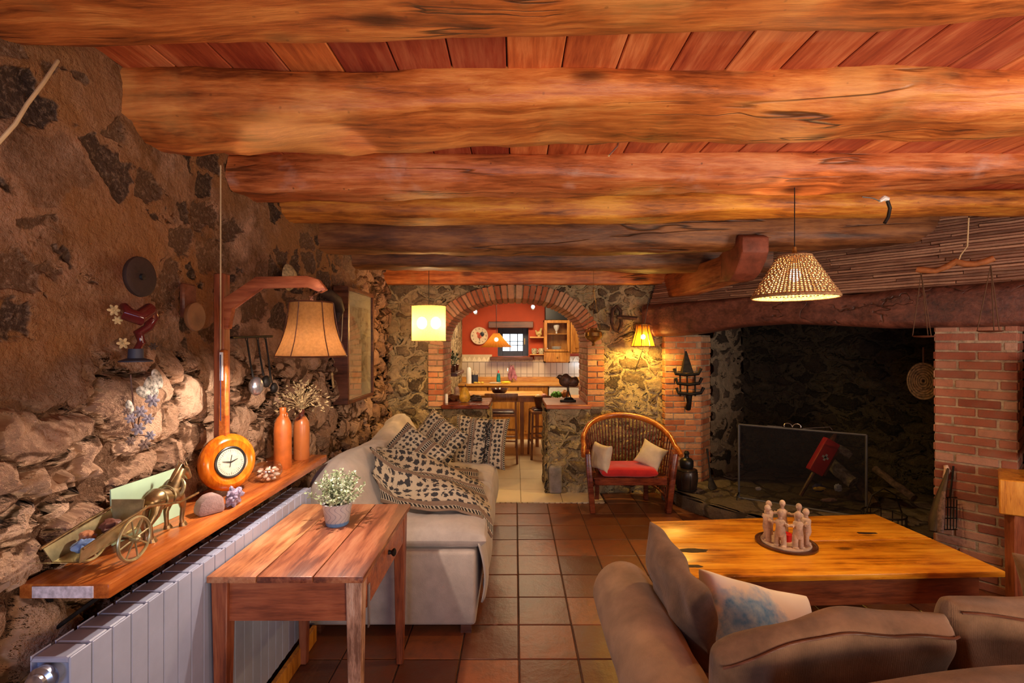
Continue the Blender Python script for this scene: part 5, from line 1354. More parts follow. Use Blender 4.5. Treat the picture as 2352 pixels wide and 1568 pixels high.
# ---- potted plant on the side table
pc = Vector(((775-CX)*2.22/F, 2.22, .775))
pot = thing('flower_pot', 'small blue and white patterned ceramic pot on the worn side table', 'pot', pc)
m, nt, b = newmat('blue_white_glaze', .3); co = objco(nt, loc=tuple(-pc)); sx = nt.nodes.new('ShaderNodeSeparateXYZ'); nt.links.new(co, sx.inputs[0])
ang = math_(nt, 'ARCTAN2', sx.outputs[1], sx.outputs[0]); 
sw = math_(nt, 'SINE', math_(nt, 'ADD', math_(nt, 'MULTIPLY', ang, 8), math_(nt, 'MULTIPLY', math_(nt, 'SINE', math_(nt, 'MULTIPLY', sx.outputs[2], 95)), 1.8)))
k_ = mrange(nt, math_(nt, 'ABSOLUTE', sw), .0, .35, 1, 0)
bd = mrange(nt, sx.outputs[2], .016, .020, 1, 0)
n_ = noise_(nt, co, 60, 4)
base = mix(nt, math_(nt, 'MULTIPLY', k_, .75), mix(nt, n_, (.52,.52,.50), (.36,.38,.42)), (.10,.12,.20))
base = mix(nt, math_(nt, 'MULTIPLY', bd, .8), base, (.05,.22,.50)); nt.links.new(base, b.inputs['Base Color'])
mb = MB(); mb.lathe([(0,0),(.046,0),(.050,.004),(.062,.075),(.068,.098),(.070,.102),(.066,.104),(.060,.095),(0,.090)], tuple(pc), seg=40); mb.build('pot_body', m, pot)
mb = MB(); mb.lathe([(0,.0945),(.0605,.0945)], tuple(pc), seg=24, caps=False); mb.build('soil', plain('dark_soil', (.05,.03,.02), .9), pot)
pl = thing('potted_plant', 'bushy plant with small whitish-green leaves growing in the blue and white pot', 'plant', pc+Vector((0,0,.095)))
rr = random.Random(21); mbs = MB(); L1 = MB(); L2 = MB()
for k in range(80):
    a = rr.uniform(0, 2*PI); e = rr.uniform(.05, 1.25); L_ = rr.uniform(.09, .145)*(1 if e < .9 else .85)
    d = Vector((math.cos(a)*math.sin(e), math.sin(a)*math.sin(e), math.cos(e))); p = pc+Vector((d.x*.03, d.y*.03, .09)); q = p+d*L_+Vector((0,0,.012))
    mbs.tube([p, p+d*L_*.5+Vector((0,0,.012)), q], .0010, 4)
    for j in range(18):
        f = rr.uniform(.35, 1.05); c = p.lerp(q, f); dd = Vector((rr.gauss(0,1), rr.gauss(0,1), rr.gauss(.5,.7))).normalized()
        s_ = rr.uniform(.010, .019); sd = dd.cross(Vector((rr.gauss(0,1), rr.gauss(0,1), rr.gauss(0,1)))).normalized(); nn_ = dd.cross(sd)
        mb = L1 if rr.random() < .55 else L2
        v = [mb.bm.verts.new(x) for x in (c, c+dd*s_*.5+sd*s_*.30+nn_*.001, c+dd*s_, c+dd*s_*.5-sd*s_*.30+nn_*.001)]
        w_ = [mb.bm.verts.new(x-nn_*.0006) for x in (c, c+dd*s_*.5+sd*s_*.30+nn_*.001, c+dd*s_, c+dd*s_*.5-sd*s_*.30+nn_*.001)]
        mb.bm.faces.new(v); mb.bm.faces.new(w_[::-1])
        for i in range(4): mb.bm.faces.new([v[i], w_[i], w_[(i+1)%4], v[(i+1)%4]])
mbs.build('stem', M['leaf'], pl); o = L1.build('green_leaves', M['leaf'], pl, smooth=False); o = L2.build('white_tipped_leaves', M['leaf_w'], pl, smooth=False)
# ================================================================ FIREPLACE OBJECTS
# wrought iron basket sconce on the left pier
def pw_(px, py, D=5.03): return W(px, py, D)
t = thing('iron_sconce', 'black wrought iron lattice sconce with a pointed top on the left brick pier', 'sconce', pw_(1580, 935))
mb = MB()
pk = pw_(1578,808)
for px in (1562, 1578, 1596): mb.tube([pw_(px,858), pw_(px+1,910,5.0)], .016, 6, flat=.6)
for py, a, b_2 in ((858,1552,1604),(880,1556,1606),(902,1558,1610)): mb.tube([pw_(a-4,py-12,5.0), pw_(a,py,4.99), pw_((a+b_2)/2,py+3,4.97), pw_(b_2,py,4.99), pw_(b_2+6,py-12,5.0)], .017, 6)
mb.build('lattice', M['iron'], t)
mb = MB(); a_, b1, c1 = pw_(1576,806), pw_(1566,856,5.01), pw_(1592,856,5.01)
mb.hexa([b1+Vector((0,-.02,0)), c1+Vector((0,-.02,0)), c1+Vector((0,.05,0)), b1+Vector((0,.05,0)), a_+Vector((-.006,-.0,0)), a_+Vector((.006,-.0,0)), a_+Vector((.006,.01,0)), a_+Vector((-.006,.01,0))]); mb.build('pointed_plate', M['iron'], t)
mb = MB(); mb.tube([pw_(1582,908,5.0), pw_(1583,925,5.0), pw_(1580,938,5.05)], [.035,.024,.030], 12); mb.build('holder', M['iron'], t)
# barrel-shaped iron lantern on the hearth
lc = Vector(((1577-CX)*4.83/F, 4.83, .13))
t = thing('hearth_pot', 'dark glass and iron barrel-shaped lantern standing at the foot of the left brick pier', 'lantern', lc)
mb = MB(); mb.lathe([(0,0),(.080,0),(.098,.05),(.108,.13),(.104,.20),(.090,.225),(.06,.235),(0,.235)], tuple(lc), seg=32); mb.build('belly', plain('dark_brown_glaze', (.035,.02,.014), .3, var=.3), t)
mb = MB(); mb.lathe([(.055,.232),(.066,.25),(.066,.30),(.05,.325),(.025,.335),(.02,.36),(.028,.38),(.015,.40),(0,.40)], tuple(lc), seg=28, caps=False); mb.build('top', M['black'], t)
mb = MB(); mb.ring(lc+Vector((0,0,.03)), .094, .005, None, 32, 6); mb.ring(lc+Vector((0,0,.215)), .097, .005, None, 32, 6)
for k in range(8):
    a = 2*PI*k/8; mb.tube([lc+Vector((r*math.cos(a), r*math.sin(a), h_)) for r, h_ in ((.095,.03),(.110,.12),(.098,.215))], .004, 5)
mb.build('iron_band', M['iron'], t)
# hearth shovel
t = thing('hearth_shovel', 'thin black fire shovel leaning in the left corner of the fireplace', 'shovel', (1.95, 4.8, .13))
mb = MB(); mb.tube([W(1624,1030,4.85), W(1628,1060,4.83), W(1632,1100,4.8)], [.012,.008,.008], 8); mb.build('handle', M['iron'], t)
mb = MB(); mb.tube([W(1632,1098,4.8), W(1636,1118,4.76), W(1640,1124,4.74)], [.02,.045,.035], 10, flat=.3); mb.build('blade', M['iron'], t)
# fire screen
q0 = Vector(((1697-CX)*4.60/F, 4.60, .13)); q1 = Vector(((1990-CX)*4.07/F, 4.07, .13)); uu = (q1-q0).normalized(); un = Vector((-uu.y, uu.x, 0)); hS = .70; wS = (q1-q0).length
if un.dot(-q0) < 0: un = -un
def SP(a, z, d=0): return q0+uu*a+un*d+Vector((0,0,z))
t = thing('fire_screen', 'rectangular black mesh spark screen with scrolled wire on its top rail', 'fire screen', (q0+q1)/2)
mb = MB()
for a, b_2 in ((SP(0,.012),SP(wS,.012)),(SP(0,hS),SP(wS,hS)),(SP(0,0),SP(0,hS)),(SP(wS,0),SP(wS,hS))): mb.tube([a, b_2], .010, 8)
mb.build('frame', plain('grey_iron', (.10,.10,.11), .5, .5), t)
for a in (.0, wS):
    mb = MB(); mb.tube([SP(a,.06,.0), SP(a,.05,.10), SP(a,.004,.12)], .007, 6); mb.build('foot', M['iron'], t)
m = bpy.data.materials.new('wire_mesh'); m.use_nodes = True; nt = m.node_tree; b = nt.nodes['Principled BSDF']
b.inputs['Specular IOR Level'].default_value = .05; b.inputs['Base Color'].default_value = (.02,.018,.02,1); b.inputs['Alpha'].default_value = .30; b.inputs['Roughness'].default_value = .5
mb = MB(); mb.hexa([SP(.008,.02,-.001),SP(wS-.008,.02,-.001),SP(wS-.008,.02,.001),SP(.008,.02,.001),SP(.008,hS-.008,-.001),SP(wS-.008,hS-.008,-.001),SP(wS-.008,hS-.008,.001),SP(.008,hS-.008,.001)]); mb.build('mesh_panel', m, t)
mb = MB()
def scroll(a, r, sg):
    pts = [];
    for k in range(22):
        th_ = k/21*3.6; rr_ = r*(1-.65*k/21); pts.append(SP(a+sg*(r-rr_*math.cos(th_)) , hS+.01+rr_*abs(math.sin(th_))*1.0+.005, 0))
    return pts
mid = wS*.45
mb.tube(scroll(mid+.0, .045, 1), .004, 6); mb.tube(scroll(mid, .045, -1), .004, 6)
mb.tube([SP(mid+.08,hS+.012), SP(mid+.20,hS+.03), SP(mid+.28,hS+.045), SP(mid+.30,hS+.02)], .003, 5); mb.tube([SP(mid-.08,hS+.012), SP(mid-.2,hS+.012)], .003, 5)
mb.build('scroll_wire', M['steel'], t)
# matchbox tin / red fire tin behind the screen and kindling
def fbox(px, py, D, sx, sy, sz, rot, mat, name, label, cat, par=None):
    mb = MB(); c = W(px, py, D); mb.box(-sx/2, sx/2, -sy/2, sy/2, -sz/2, sz/2, M=TM(c, rot), bev=min(sx, sy, sz)*.12); o = mb.build(name, mat)
    return tag(o, label, cat)
redm, nt, b = newmat('red_tin', .4); co = objco(nt)
RB = Ry(.52)
cB = W(1890, 1048, 4.55)
mb = MB(); mb.box(-.07, .07, -.035, .035, -.17, .17, M=TM(cB, RB), bev=.010, seg=2)
t = thing('bellows', 'red fireplace bellows with a white cross standing tilted behind the spark screen', 'bellows', cB)
mb.build('red_board', plain('red_lacquer', (.62,.018,.025), .4, var=.1), t)
mb = MB(); 
for a, b_2 in ((.010,.032),(.032,.010)): mb.box(-a, a, -.0375, -.0352, -b_2, b_2, M=TM(cB, RB))
mb.build('white_cross', M['white'], t)
mb = MB(); mb.box(.072, .09, -.03, .03, -.15, .12, M=TM(cB, RB)); mb.tube([cB+RB@Vector((0,0,.17)), cB+RB@Vector((0,0,.25))], [.03,.012], 8); mb.tube([cB+RB@Vector((.0,0,-.17)), cB+RB@Vector((0,0,-.42))], .018, 8); mb.build('rear_board', M['darkw'], t)
def log(a, b_2, r, label, mat='darkw'):
    mb = MB(); a = Vector(a); b_2 = Vector(b_2); pts = [a.lerp(b_2, k/6)+Vector((noise.noise(a*9+Vector((k,0,0)))*.012, 0, noise.noise(a*7+Vector((0,k,0)))*.012)) for k in range(7)]
    mb.tube(pts, [r*(1+.15*noise.noise(Vector((k*2.1, a.x*9, 0)))) for k in range(7)], 9); return tag(mb.build('firewood_log', mat if not isinstance(mat, str) else M[mat]), label, 'log', 'logs behind the spark screen')
ash = plain('weathered_log', (.28,.23,.20), .85, var=.4, scale=30, bmp=.5); barkm = plain('bark', (.09,.055,.04), .9, var=.4, scale=30, bmp=.6)
log(W(1900,1015,4.62), W(1955,1045,4.5), .035, 'pale cut log end sticking out right of the red bellows', ash)
log(W(1905,1060,4.66), W(1960,1110,4.45), .06, 'thick grey log below the pale log end, behind the screen', ash)
log(W(1860,1135,4.8), W(2000,1140,4.4), .05, 'dark bark-covered log lying lowest behind the spark screen', barkm)
log(W(1960,1090,4.6), W(2010,1160,4.3), .045, 'bark-covered log leaning at the right end of the spark screen', barkm)
log(W(2010,1075,4.3), W(2100,1145,3.95), .03, 'thin dark branch lying right of the spark screen', barkm)
for px, py, D, s_, c_, nm, lb in ((1880,1120,4.5,(.10,.04,.07),(.05,.05,.16),'carton','dark blue carton crumpled behind the spark screen'),(1882,1122,4.42,(.10,.03,.03),(.65,.42,.08),'carton','yellow torn carton below the blue one behind the spark screen'),(1925,1120,4.42,(.06,.03,.06),(.50,.55,.75),'paper_ball','pale blue paper scrap at the right behind the spark screen'),(1905,1148,4.30,(.12,.03,.03),(.45,.30,.28),'paper_ball','pinkish crumpled paper lowest behind the spark screen'),(1742,1122,4.65,(.05,.02,.03),(.60,.55,.60),'paper_ball','small white paper scrap at the left foot of the spark screen')):
    mb = MB(); mb.blob(W(px,py,D), tuple(x*.55 for x in s_), .45, 2.4, px); tag(mb.build(nm, plain('scrap_'+nm, c_, .7), smooth=False), lb, 'paper')
# wicker carpet beater-like round item inside the fireplace on a stone ledge
t = thing('wicker_plate', 'round tan wicker disc hanging in the dark right side of the fireplace', 'wicker disc', W(2120,875,3.9))
mb = MB(); c = W(2121, 875, 3.75)
RR_ = Matrix((U, Vector((0,0,1)), -Nn)).transposed()
for k in range(7): mb.ring(c, .02+.018*k, .010, RR_@Matrix.Diagonal((.75,1.05,1)), 28, 6)
mb.build('coil', plain('tan_wicker', (.24,.15,.07), .8, var=.4, scale=50, bmp=.4), t)
mb = MB(); mb.tube([c+Vector((0,0,.12)), c+Vector((0,0,.26))], .006, 6); mb.build('handle', M['darkw'], t)
# bookish basket and tools at the right pier
t = thing('magazine_rack', 'low iron log basket with coloured papers in the right corner of the hearth', 'basket', W(2030,1130,3.85))
mb = MB(); c = Vector((W(2030,0,3.75).x, 3.75, .13))
for z_ in (.02,.16): mb.ring(c+Vector((0,0,z_)), .14, .006, None, 28, 6)
for k in range(12):
    a = 2*PI*k/12; mb.tube([c+Vector((.14*math.cos(a),.14*math.sin(a),.02)), c+Vector((.14*math.cos(a),.14*math.sin(a),.16))], .004, 5)
mb.tube([c+Vector((-.14,0,.16)), c+Vector((-.09,0,.30)), c+Vector((0,0,.35)), c+Vector((.09,0,.30)), c+Vector((.14,0,.16))], .006, 6); mb.build('basket_frame', M['iron'], t)
for i, (c_, lb) in enumerate((((.55,.45,.25),'cream'),((.12,.25,.45),'blue'),((.55,.20,.08),'orange'))):
    mb = MB(); mb.box(-.09,.09,-.06,.06,0,.012, M=TM(c+Vector((0,-.01,.03+.016*i)), Rz(.3*i-.2))); tag(mb.build('magazine', plain('magazine_'+lb, c_, .6)), lb+' magazine lying in the iron basket on the hearth', 'magazine', 'magazines in the iron basket')
def fpt(px, py, d): # point on a plane parallel to the mantel, d metres in front of it
    k = (px-CX)/F; P = A+Nn*d; s_ = (k*P.y-P.x)/(U.x-k*U.y); q = P+U*s_; return Vector((q.x, q.y, EYE-(py-CY)*q.y/F))
t = thing('leather_bellows', 'long dark leather-and-wood bellows leaning against the right brick pier', 'bellows', fpt(2150,1220,.25))
mb = MB(); mb.tube([fpt(2178,1075,.10), fpt(2172,1100,.11), fpt(2158,1150,.16), fpt(2148,1195,.20), fpt(2143,1220,.24)], [.008,.018,.040,.050,.028], 14, flat=.5); mb.build('body', plain('dark_leather', (.05,.025,.02), .5, var=.3), t)
mb = MB(); mb.tube([fpt(2168,1128,.17), fpt(2162,1175,.22), fpt(2160,1222,.26)], [.014,.028,.022], 12, flat=.5); mb.build('nozzle', plain('patinated_leather', (.20,.12,.12), .6, var=.4, scale=50), t)
t = thing('wire_grill', 'hanging wire grilling rack at the left edge of the right brick pier', 'grill', fpt(2185,1200,.14))
mb = MB()
for k in range(6):
    px = 2163+k*7; mb.tube([fpt(px,1140+abs(k-2.5)*3,.11), fpt(px-1,1218-abs(k-2.5)*2,.15)], .0035, 5)
for py in (1142,1165,1190,1216): mb.tube([fpt(2162,py,.11+.0005*(py-1140)), fpt(2199,py,.11+.0005*(py-1140))], .0035, 5)
mb.tube([fpt(2182,1142,.11), fpt(2188,1090,.08), fpt(2190,1070,.075)], .006, 6); mb.build('wire', M['iron'], t)
mb = MB(); mb.tube([fpt(2172,1068,.075), fpt(2176,1080,.08), fpt(2170,1095,.08), fpt(2173,1108,.085)], [.012,.018,.013,.010], 10); tag(mb.build('hanging_tassel', plain('cream_orange_glaze', (.75,.50,.35), .3, var=.4, scale=40)), 'small cream and orange hanging ornament on the left edge of the right brick pier', 'ornament')
# balance scales
t = thing('hanging_scales', 'rustic wooden balance scales hanging by a cord in front of the mantel', 'scales', fpt(2195,600,.30))
d_ = .25
mb = MB(); mb.tube([fpt(2106,618,d_), fpt(2118,620,d_), fpt(2150,622,d_), fpt(2175,612,d_), fpt(2196,600,d_), fpt(2215,606,d_), fpt(2240,606,d_), fpt(2265,600,d_), fpt(2284,592,d_)], [.018,.022,.017,.020,.022,.020,.017,.020,.018], 10); mb.build('yoke', plain('orange_brown_yoke', (.38,.13,.04), .6, var=.2, scale=20), t)
for (ax, ay, bx, by) in ((2116,625,2122,772),(2276,608,2274,760)):
    mb = MB(); c = fpt(bx, by, d_); R_ = .062
    mb.lathe([(0,-.010),(R_*.8,-.006),(R_,.0),(R_*.98,.003),(0,-.003)], tuple(c), seg=24); mb.build('pan', M['darkw'], t)
    mb = MB(); tp = fpt(ax, ay, d_)
    for k in range(3):
        a = 2*PI*k/3+.5; mb.tube([c+Vector((R_*.95*math.cos(a), R_*.95*math.sin(a), 0)), tp], .0028, 5)
    mb.build('cord', plain('brown_twine', (.12,.06,.03), .9), t)
mb = MB(); mb.tube([fpt(2200,603,d_), fpt(2207,585,d_+.02), fpt(2222,565,d_+.04), fpt(2225,500,d_+.1)], .004, 6); mb.build('hanging_cord', M['cable'], t)
# hook with tape and dark strap on the beam
t = thing('beam_hook', 'white-taped hook with a dark curl of cable hanging from the third beam', 'hook', W(2030,455,2.72))
mb = MB(); mb.tube([W(2020,462,2.66), W(2030,455,2.66), W(2040,458,2.66)], [.008,.016,.012], 8); mb.build('tape', M['white'], t)
mb = MB(); mb.tube([W(2038,460,2.66), W(2044,478,2.66), W(2040,498,2.67), W(2032,512,2.67)], .009, 8); mb.tube([W(1980,452,2.66), W(2005,455,2.66), W(2022,462,2.66)], .003, 5); mb.build('cable_curl', M['black'], t)
# small iron nail straps by the ceiling
mb = MB(); mb.tube([W(1398,358,2.20), W(1418,336,2.20), W(1424,320,2.22)+Vector((0,0,.03))], .011, 6, flat=.35); tag(mb.build('iron_strap', M['steel']), 'small metal strap between the second and third ceiling beams', 'strap')
mb = MB(); mb.tube([W(938,165,1.72), W(985,183,1.70)], .006, 6, flat=.5); tag(mb.build('iron_nail', M['iron']), 'dark iron spike under the ceiling boards above the second beam', 'nail')
# ================================================================ KITCHEN
KB = 8.65
mb = MB(); mb.box(-1.05, -.95, XB+.62, KB, 0, 2.5); struct(mb.build('wall_kitchen_left', M['wall_back']), 'stone side wall of the kitchen')
mb = MB(); mb.box(2.4, 2.5, XB+.62, KB, 0, 2.5); struct(mb.build('wall_kitchen_right', M['red_wall']), 'painted right wall of the kitchen')
WX0, WX1, WZ0, WZ1 = (1143-CX)*KB/F, (1214-CX)*KB/F, EYE-(818-CY)*KB/F, EYE-(748-CY)*KB/F
mb = MB()
mb.box(-1.05, WX0, KB, KB+.1, 0, 2.5); mb.box(WX1, 2.5, KB, KB+.1, 0, 2.5); mb.box(WX0, WX1, KB, KB+.1, 0, WZ0); mb.box(WX0, WX1, KB, KB+.1, WZ1, 2.5)
struct(mb.build('wall_kitchen_back', M['red_wall']), 'orange-red painted kitchen wall')
mb = MB(); 
mb.box(WX0-.08, WX0, KB+.1, KB+.45, WZ0-.1, WZ1+.1); mb.box(WX1, WX1+.08, KB+.1, KB+.45, WZ0-.1, WZ1+.1); mb.box(WX0-.1, WX1+.1, KB+.1, KB+.45, WZ0-.1, WZ0); mb.box(WX0-.1, WX1+.1, KB+.1, KB+.45, WZ1, WZ1+.1)
struct(mb.build('trim_6', plain('grey_reveal', (.38,.36,.36), .8)), 'grey plaster reveal of the kitchen window')
mb = MB(); mb.box(-1.05, 2.5, XB+T, KB, 2.42, 2.5); struct(mb.build('ceiling_kitchen', M['darkw']), 'dark timber ceiling of the kitchen')
win = thing('window_1', 'small dark framed kitchen window with daylight behind its six panes', 'window', ((WX0+WX1)/2, KB+.3, WZ0)); win['kind'] = 'structure'
y = KB+.28; frm = plain('dark_blue_grey_frame', (.045,.05,.09), .5, var=.1)
gx0, gx1, gz0, gz1 = WX0+.085, WX1-.10, WZ0+.09, WZ1-.14
mb = MB()
for a in ((WX0,gx0,WZ0,WZ1),(gx1,WX1,WZ0,WZ1),(gx0,gx1,WZ0,gz0),(gx0,gx1,gz1,WZ1)): mb.box(a[0],a[1],y,y+.04,a[2],a[3],bev=.003)
mb.build('window_frame', frm, win)
mb = MB()
for f in (.36,.74): x = gx0+(gx1-gx0)*f; mb.box(x-.008,x+.008,y+.005,y+.02,gz0,gz1)
for f in (.33,.56): z_ = gz0+(gz1-gz0)*f; mb.box(gx0,gx1,y+.005,y+.02,z_-.006,z_+.006)
mb.build('glazing_bar', frm, win)
mb = MB(); mb.box(gx0,gx1,y+.022,y+.026,gz0,gz1); mb.build('window_pane', M['glass'], win)
mb = MB(); mb.box(gx1+.03, gx1+.045, y-.02, y, gz0+.12, gz1-.08); mb.build('handle', M['brass'], win)
m = bpy.data.materials.new('daylight_sky'); m.use_nodes = True; nt = m.node_tree; b = nt.nodes['Principled BSDF']; nt.nodes.remove(b)
co = objco(nt); e_ = nd(nt, 'ShaderNodeEmission', {'Color': (.80,.90,1,1), 'Strength': 2.6}); nt.links.new(e_.outputs[0], nt.nodes['Material Output'].inputs[0])
mb = MB(); mb.box(-4, 4, 13, 13.05, -1, 6); tag(struct(mb.build('outdoor_sky', m)), 'bright overcast daylight outside the kitchen window')
mb = MB(); mb.box(-4, 4, 10.2, 13, .0, .80); struct(mb.build('ground_outside', M['grout']), 'ground outside the kitchen window')
for i, (x, z_, r) in enumerate(((.1,1.02,.32),(.62,1.0,.28),(-.55,.98,.26))):
    mb = MB(); mb.blob((x, 11.8, z_), (r, r*.6, r*.8), .5, 2.5, i); tag(mb.build('garden_bush', plain('pale_bush', (.20,.32,.36), .9, var=.3)), ['bluish bush outside the kitchen window, at its centre','taller bluish bush outside at the right of the kitchen window','low bluish bush outside at the left of the kitchen window'][i], 'bush')
KP = lambda px, py, D: W(px, py, D)
mb = MB(); a = KP(1122,753,KB-.06); b_ = KP(1225,738,KB-.06); mb.box(a.x, b_.x, KB-.10, KB-.003, a.z, b_.z, bev=.008); tag(mb.build('lintel', M['darkw']), 'dark rough timber lintel over the kitchen window', 'lintel')
mb = MB(); a = KP(1126,827,KB-.1); b_ = KP(1224,819,KB-.1); mb.box(a.x, b_.x, KB-.18, KB-.003, a.z, b_.z, bev=.006); tag(mb.build('window_sill', M['darkw']), 'dark brown wooden sill under the kitchen window', 'sill')
# backsplash
m, nt, b = newmat('glazed_cream_tile', .25); co = objco(nt)
brk = nd(nt, 'ShaderNodeTexBrick', {'Vector': co, 'Color1': c4((.62,.52,.40)), 'Color2': c4((.52,.42,.32)), 'Mortar': c4((.30,.24,.18)), 'Scale': 1.0, 'Mortar Size': .006, 'Brick Width': .105, 'Row Height': .21}); brk.offset = 0
mp = nt.nodes.new('ShaderNodeMapping'); nt.links.new(co, mp.inputs[0]); mp.inputs['Rotation'].default_value = (PI/2, 0, 0); nt.links.new(mp.outputs[0], brk.inputs['Vector'])
nt.links.new(brk.outputs[0], b.inputs['Base Color'])
bz0 = .92; bz1 = EYE-(829-CY)*8.6/F; bz2 = EYE-(818-CY)*8.6/F
mb = MB(); mb.box(-.95, 2.0, KB-.02, KB-.001, bz0, bz1); t = struct(mb.build('trim_7', m), 'cream glazed tile backsplash of the kitchen')
mb = MB(); mb.box(-.95, WX0-.1, KB-.018, KB-.001, bz1, bz2+.03); mb.box(WX1+.1, 2.0, KB-.018, KB-.001, bz1, bz2); struct(mb.build('trim_8', plain('warm_cream_tile', (.60,.48,.30), .4, var=.08)), 'plain cream band above the backsplash')
mb = MB()
for k in range(34):
    x = -.93+k*.085; mb.prism([(x,bz1-.012),(x+.08,bz1-.012),(x+.08,bz1+.01),(x+.04,bz1+.075),(x,bz1+.01)], -KB+.002, -KB+.03, M=Matrix(((1,0,0,0),(0,0,-1,0),(0,1,0,0),(0,0,0,1))))
struct(mb.build('trim_9', plain('cream_scallop_tile', (.80,.68,.48), .4)), 'scalloped row of small tiles crowning the backsplash')
# worktop and base cabinets
mb = MB(); mb.box(-.95, 2.0, 8.02, KB-.02, .885, .92, bev=.006); mb.box(-.95, 2.0, KB-.05, KB-.02, .92, 1.0); tag(mb.build('worktop', M['kitchenx']), 'long honey-coloured wooden kitchen worktop under the window', 'worktop')
xs_ = [-.95,-.45,.05,.55]
for i in range(3):
    x0, x1 = xs_[i]+.003, xs_[i+1]-.003
    t = thing('base_cabinet', ['honey wood base cabinet furthest left under the kitchen worktop','honey wood base cabinet under the sink, middle of the kitchen','honey wood base cabinet left of the white appliance in the kitchen'][i], 'cabinet', ((x0+x1)/2, 8.2, 0), 'kitchen base cabinets')
    mb = MB(); mb.box(x0, x1, 8.06, KB-.06, 0.0, .884); mb.build('body', M['kitchenw'], t)
    mb = MB(); mb.box(x0+.01, x1-.01, 8.035, 8.058, .10, .70, bev=.003)
    for k in range(7): xx = x0+.05+k*(x1-x0-.1)/6; mb.box(xx-.020, xx+.020, 8.030, 8.036, .15, .65, bev=.002)
    mb.build('door', M['kitchenw'], t)
    mb = MB(); mb.box(x0+.01, x1-.01, 8.035, 8.058, .71, .87, bev=.003); dd = mb.build('drawer', M['kitchenw'], t)
    mb = MB(); mb.ball(((x0+x1)/2, 8.03, .79), .014); mb.build('knob', M['brass'], dd)
t = thing('dishwasher', 'white built-in appliance under the right part of the kitchen worktop', 'appliance', (.9, 8.2, 0))
mb = MB(); mb.box(.56, 1.15, 8.05, KB-.06, 0, .884); mb.build('body', M['white'], t)
mb = MB(); mb.box(.57, 1.14, 8.03, 8.05, .12, .86, bev=.004); mb.build('door', M['white'], t)
# wall cabinets
cx0, cx1 = (1250-CX)*8.35/F, (1309-CX)*8.35/F; cz0, cz1 = EYE-(833-CY)*8.35/F, EYE-(735-CY)*8.35/F
t = thing('glass_cabinet', 'honey wood wall cabinet with an open dark glass front, right of the kitchen window', 'cabinet', ((cx0+cx1)/2, 8.4, cz0))
mb = MB(); th = .025; dz = .19
mb.box(cx0, cx0+th, 8.35, KB-.003, cz0, cz1); mb.box(cx1-th, cx1, 8.35, KB-.003, cz0, cz1); mb.box(cx0, cx1, 8.35, KB-.003, cz1-th, cz1); mb.box(cx0, cx1, 8.35, KB-.003, cz0, cz0+th); mb.box(cx0, cx1, 8.35, KB-.003, cz0+dz, cz0+dz+th); mb.box(cx0, cx1, KB-.03, KB-.004, cz0, cz1)
mb.build('carcass', M['kitchenw'], t)
mb = MB(); z_ = cz0+dz+(cz1-cz0-dz)*.55; mb.box(cx0+th, cx1-th, 8.38, KB-.03, z_, z_+.015); mb.build('shelf', M['kitchenw'], t)
mb = MB()
for a in ((cx0,cx0+.05,cz0+dz,cz1),(cx1-.05,cx1,cz0+dz,cz1),(cx0+.05,cx1-.05,cz1-.05,cz1),(cx0+.05,cx1-.05,cz0+dz,cz0+dz+.04)): mb.box(a[0],a[1],8.33,8.35,a[2],a[3],bev=.004)
dd = mb.build('door', M['kitchenw'], t); mb = MB(); mb.box(cx0+.05,cx1-.05,8.338,8.342,cz0+dz+.04,cz1-.05); mb.build('glass_pane', M['glass'], dd)
mb = MB(); mb.box(cx0+.02,cx1-.02,8.33,8.35,cz0+.015,cz0+dz-.01,bev=.005); dr = mb.build('drawer', M['kitchenw'], t); mb = MB(); mb.ball(((cx0+cx1)/2,8.32,cz0+dz/2), .013); mb.build('knob', M['brass'], dr)
hc = Vector(((cx0+cx1)/2, 8.45, z_+.016)); mb = MB(); mb.lathe([(0,0),(.02,0),(.012,.03),(.05,.10),(.055,.14),(.03,.16),(0,.15)], tuple(hc), seg=16); tag(mb.build('pitcher', M['white']), 'white jug on the upper shelf of the glass cabinet', 'jug')
for k in range(5):
    mb = MB(); mb.lathe([(0,0),(.04,0),(.085,.010),(.083,.013),(.04,.005),(0,.005)], (hc.x, 8.45, cz0+dz+th+.001+k*.013), seg=24); tag(mb.build('plate', M['white']), 'white plate in the pile on the lower shelf of the glass cabinet', 'plate', 'stack of plates in the glass cabinet')
t = thing('wall_cupboard', 'plain panelled honey wood wall cupboard seen under the right side of the arch', 'cabinet', (1.2, 8.4, 1.4))
mb = MB(); mb.box(cx1+.01, 2.0, 8.33, KB-.003, cz0+.16, 2.25); mb.build('body', M['kitchenw'], t)
for x0, x1 in ((cx1+.02, cx1+.34), (cx1+.36, cx1+.66)):
    mb = MB(); mb.box(x0, x1, 8.305, 8.328, cz0+.18, 2.2, bev=.004); mb.box(x0+.06, x1-.06, 8.295, 8.306, cz0+.25, 2.12, bev=.01); mb.build('door', M['kitchenw'], t)
t = thing('range_hood', 'black range hood block above the glass cabinet', 'hood', (cx0+.2, 8.45, cz1)); mb = MB(); mb.box(cx0+.02, cx1-.03, 8.40, KB-.003, cz1+.002, 2.40, bev=.01); mb.build('body', M['black'], t)
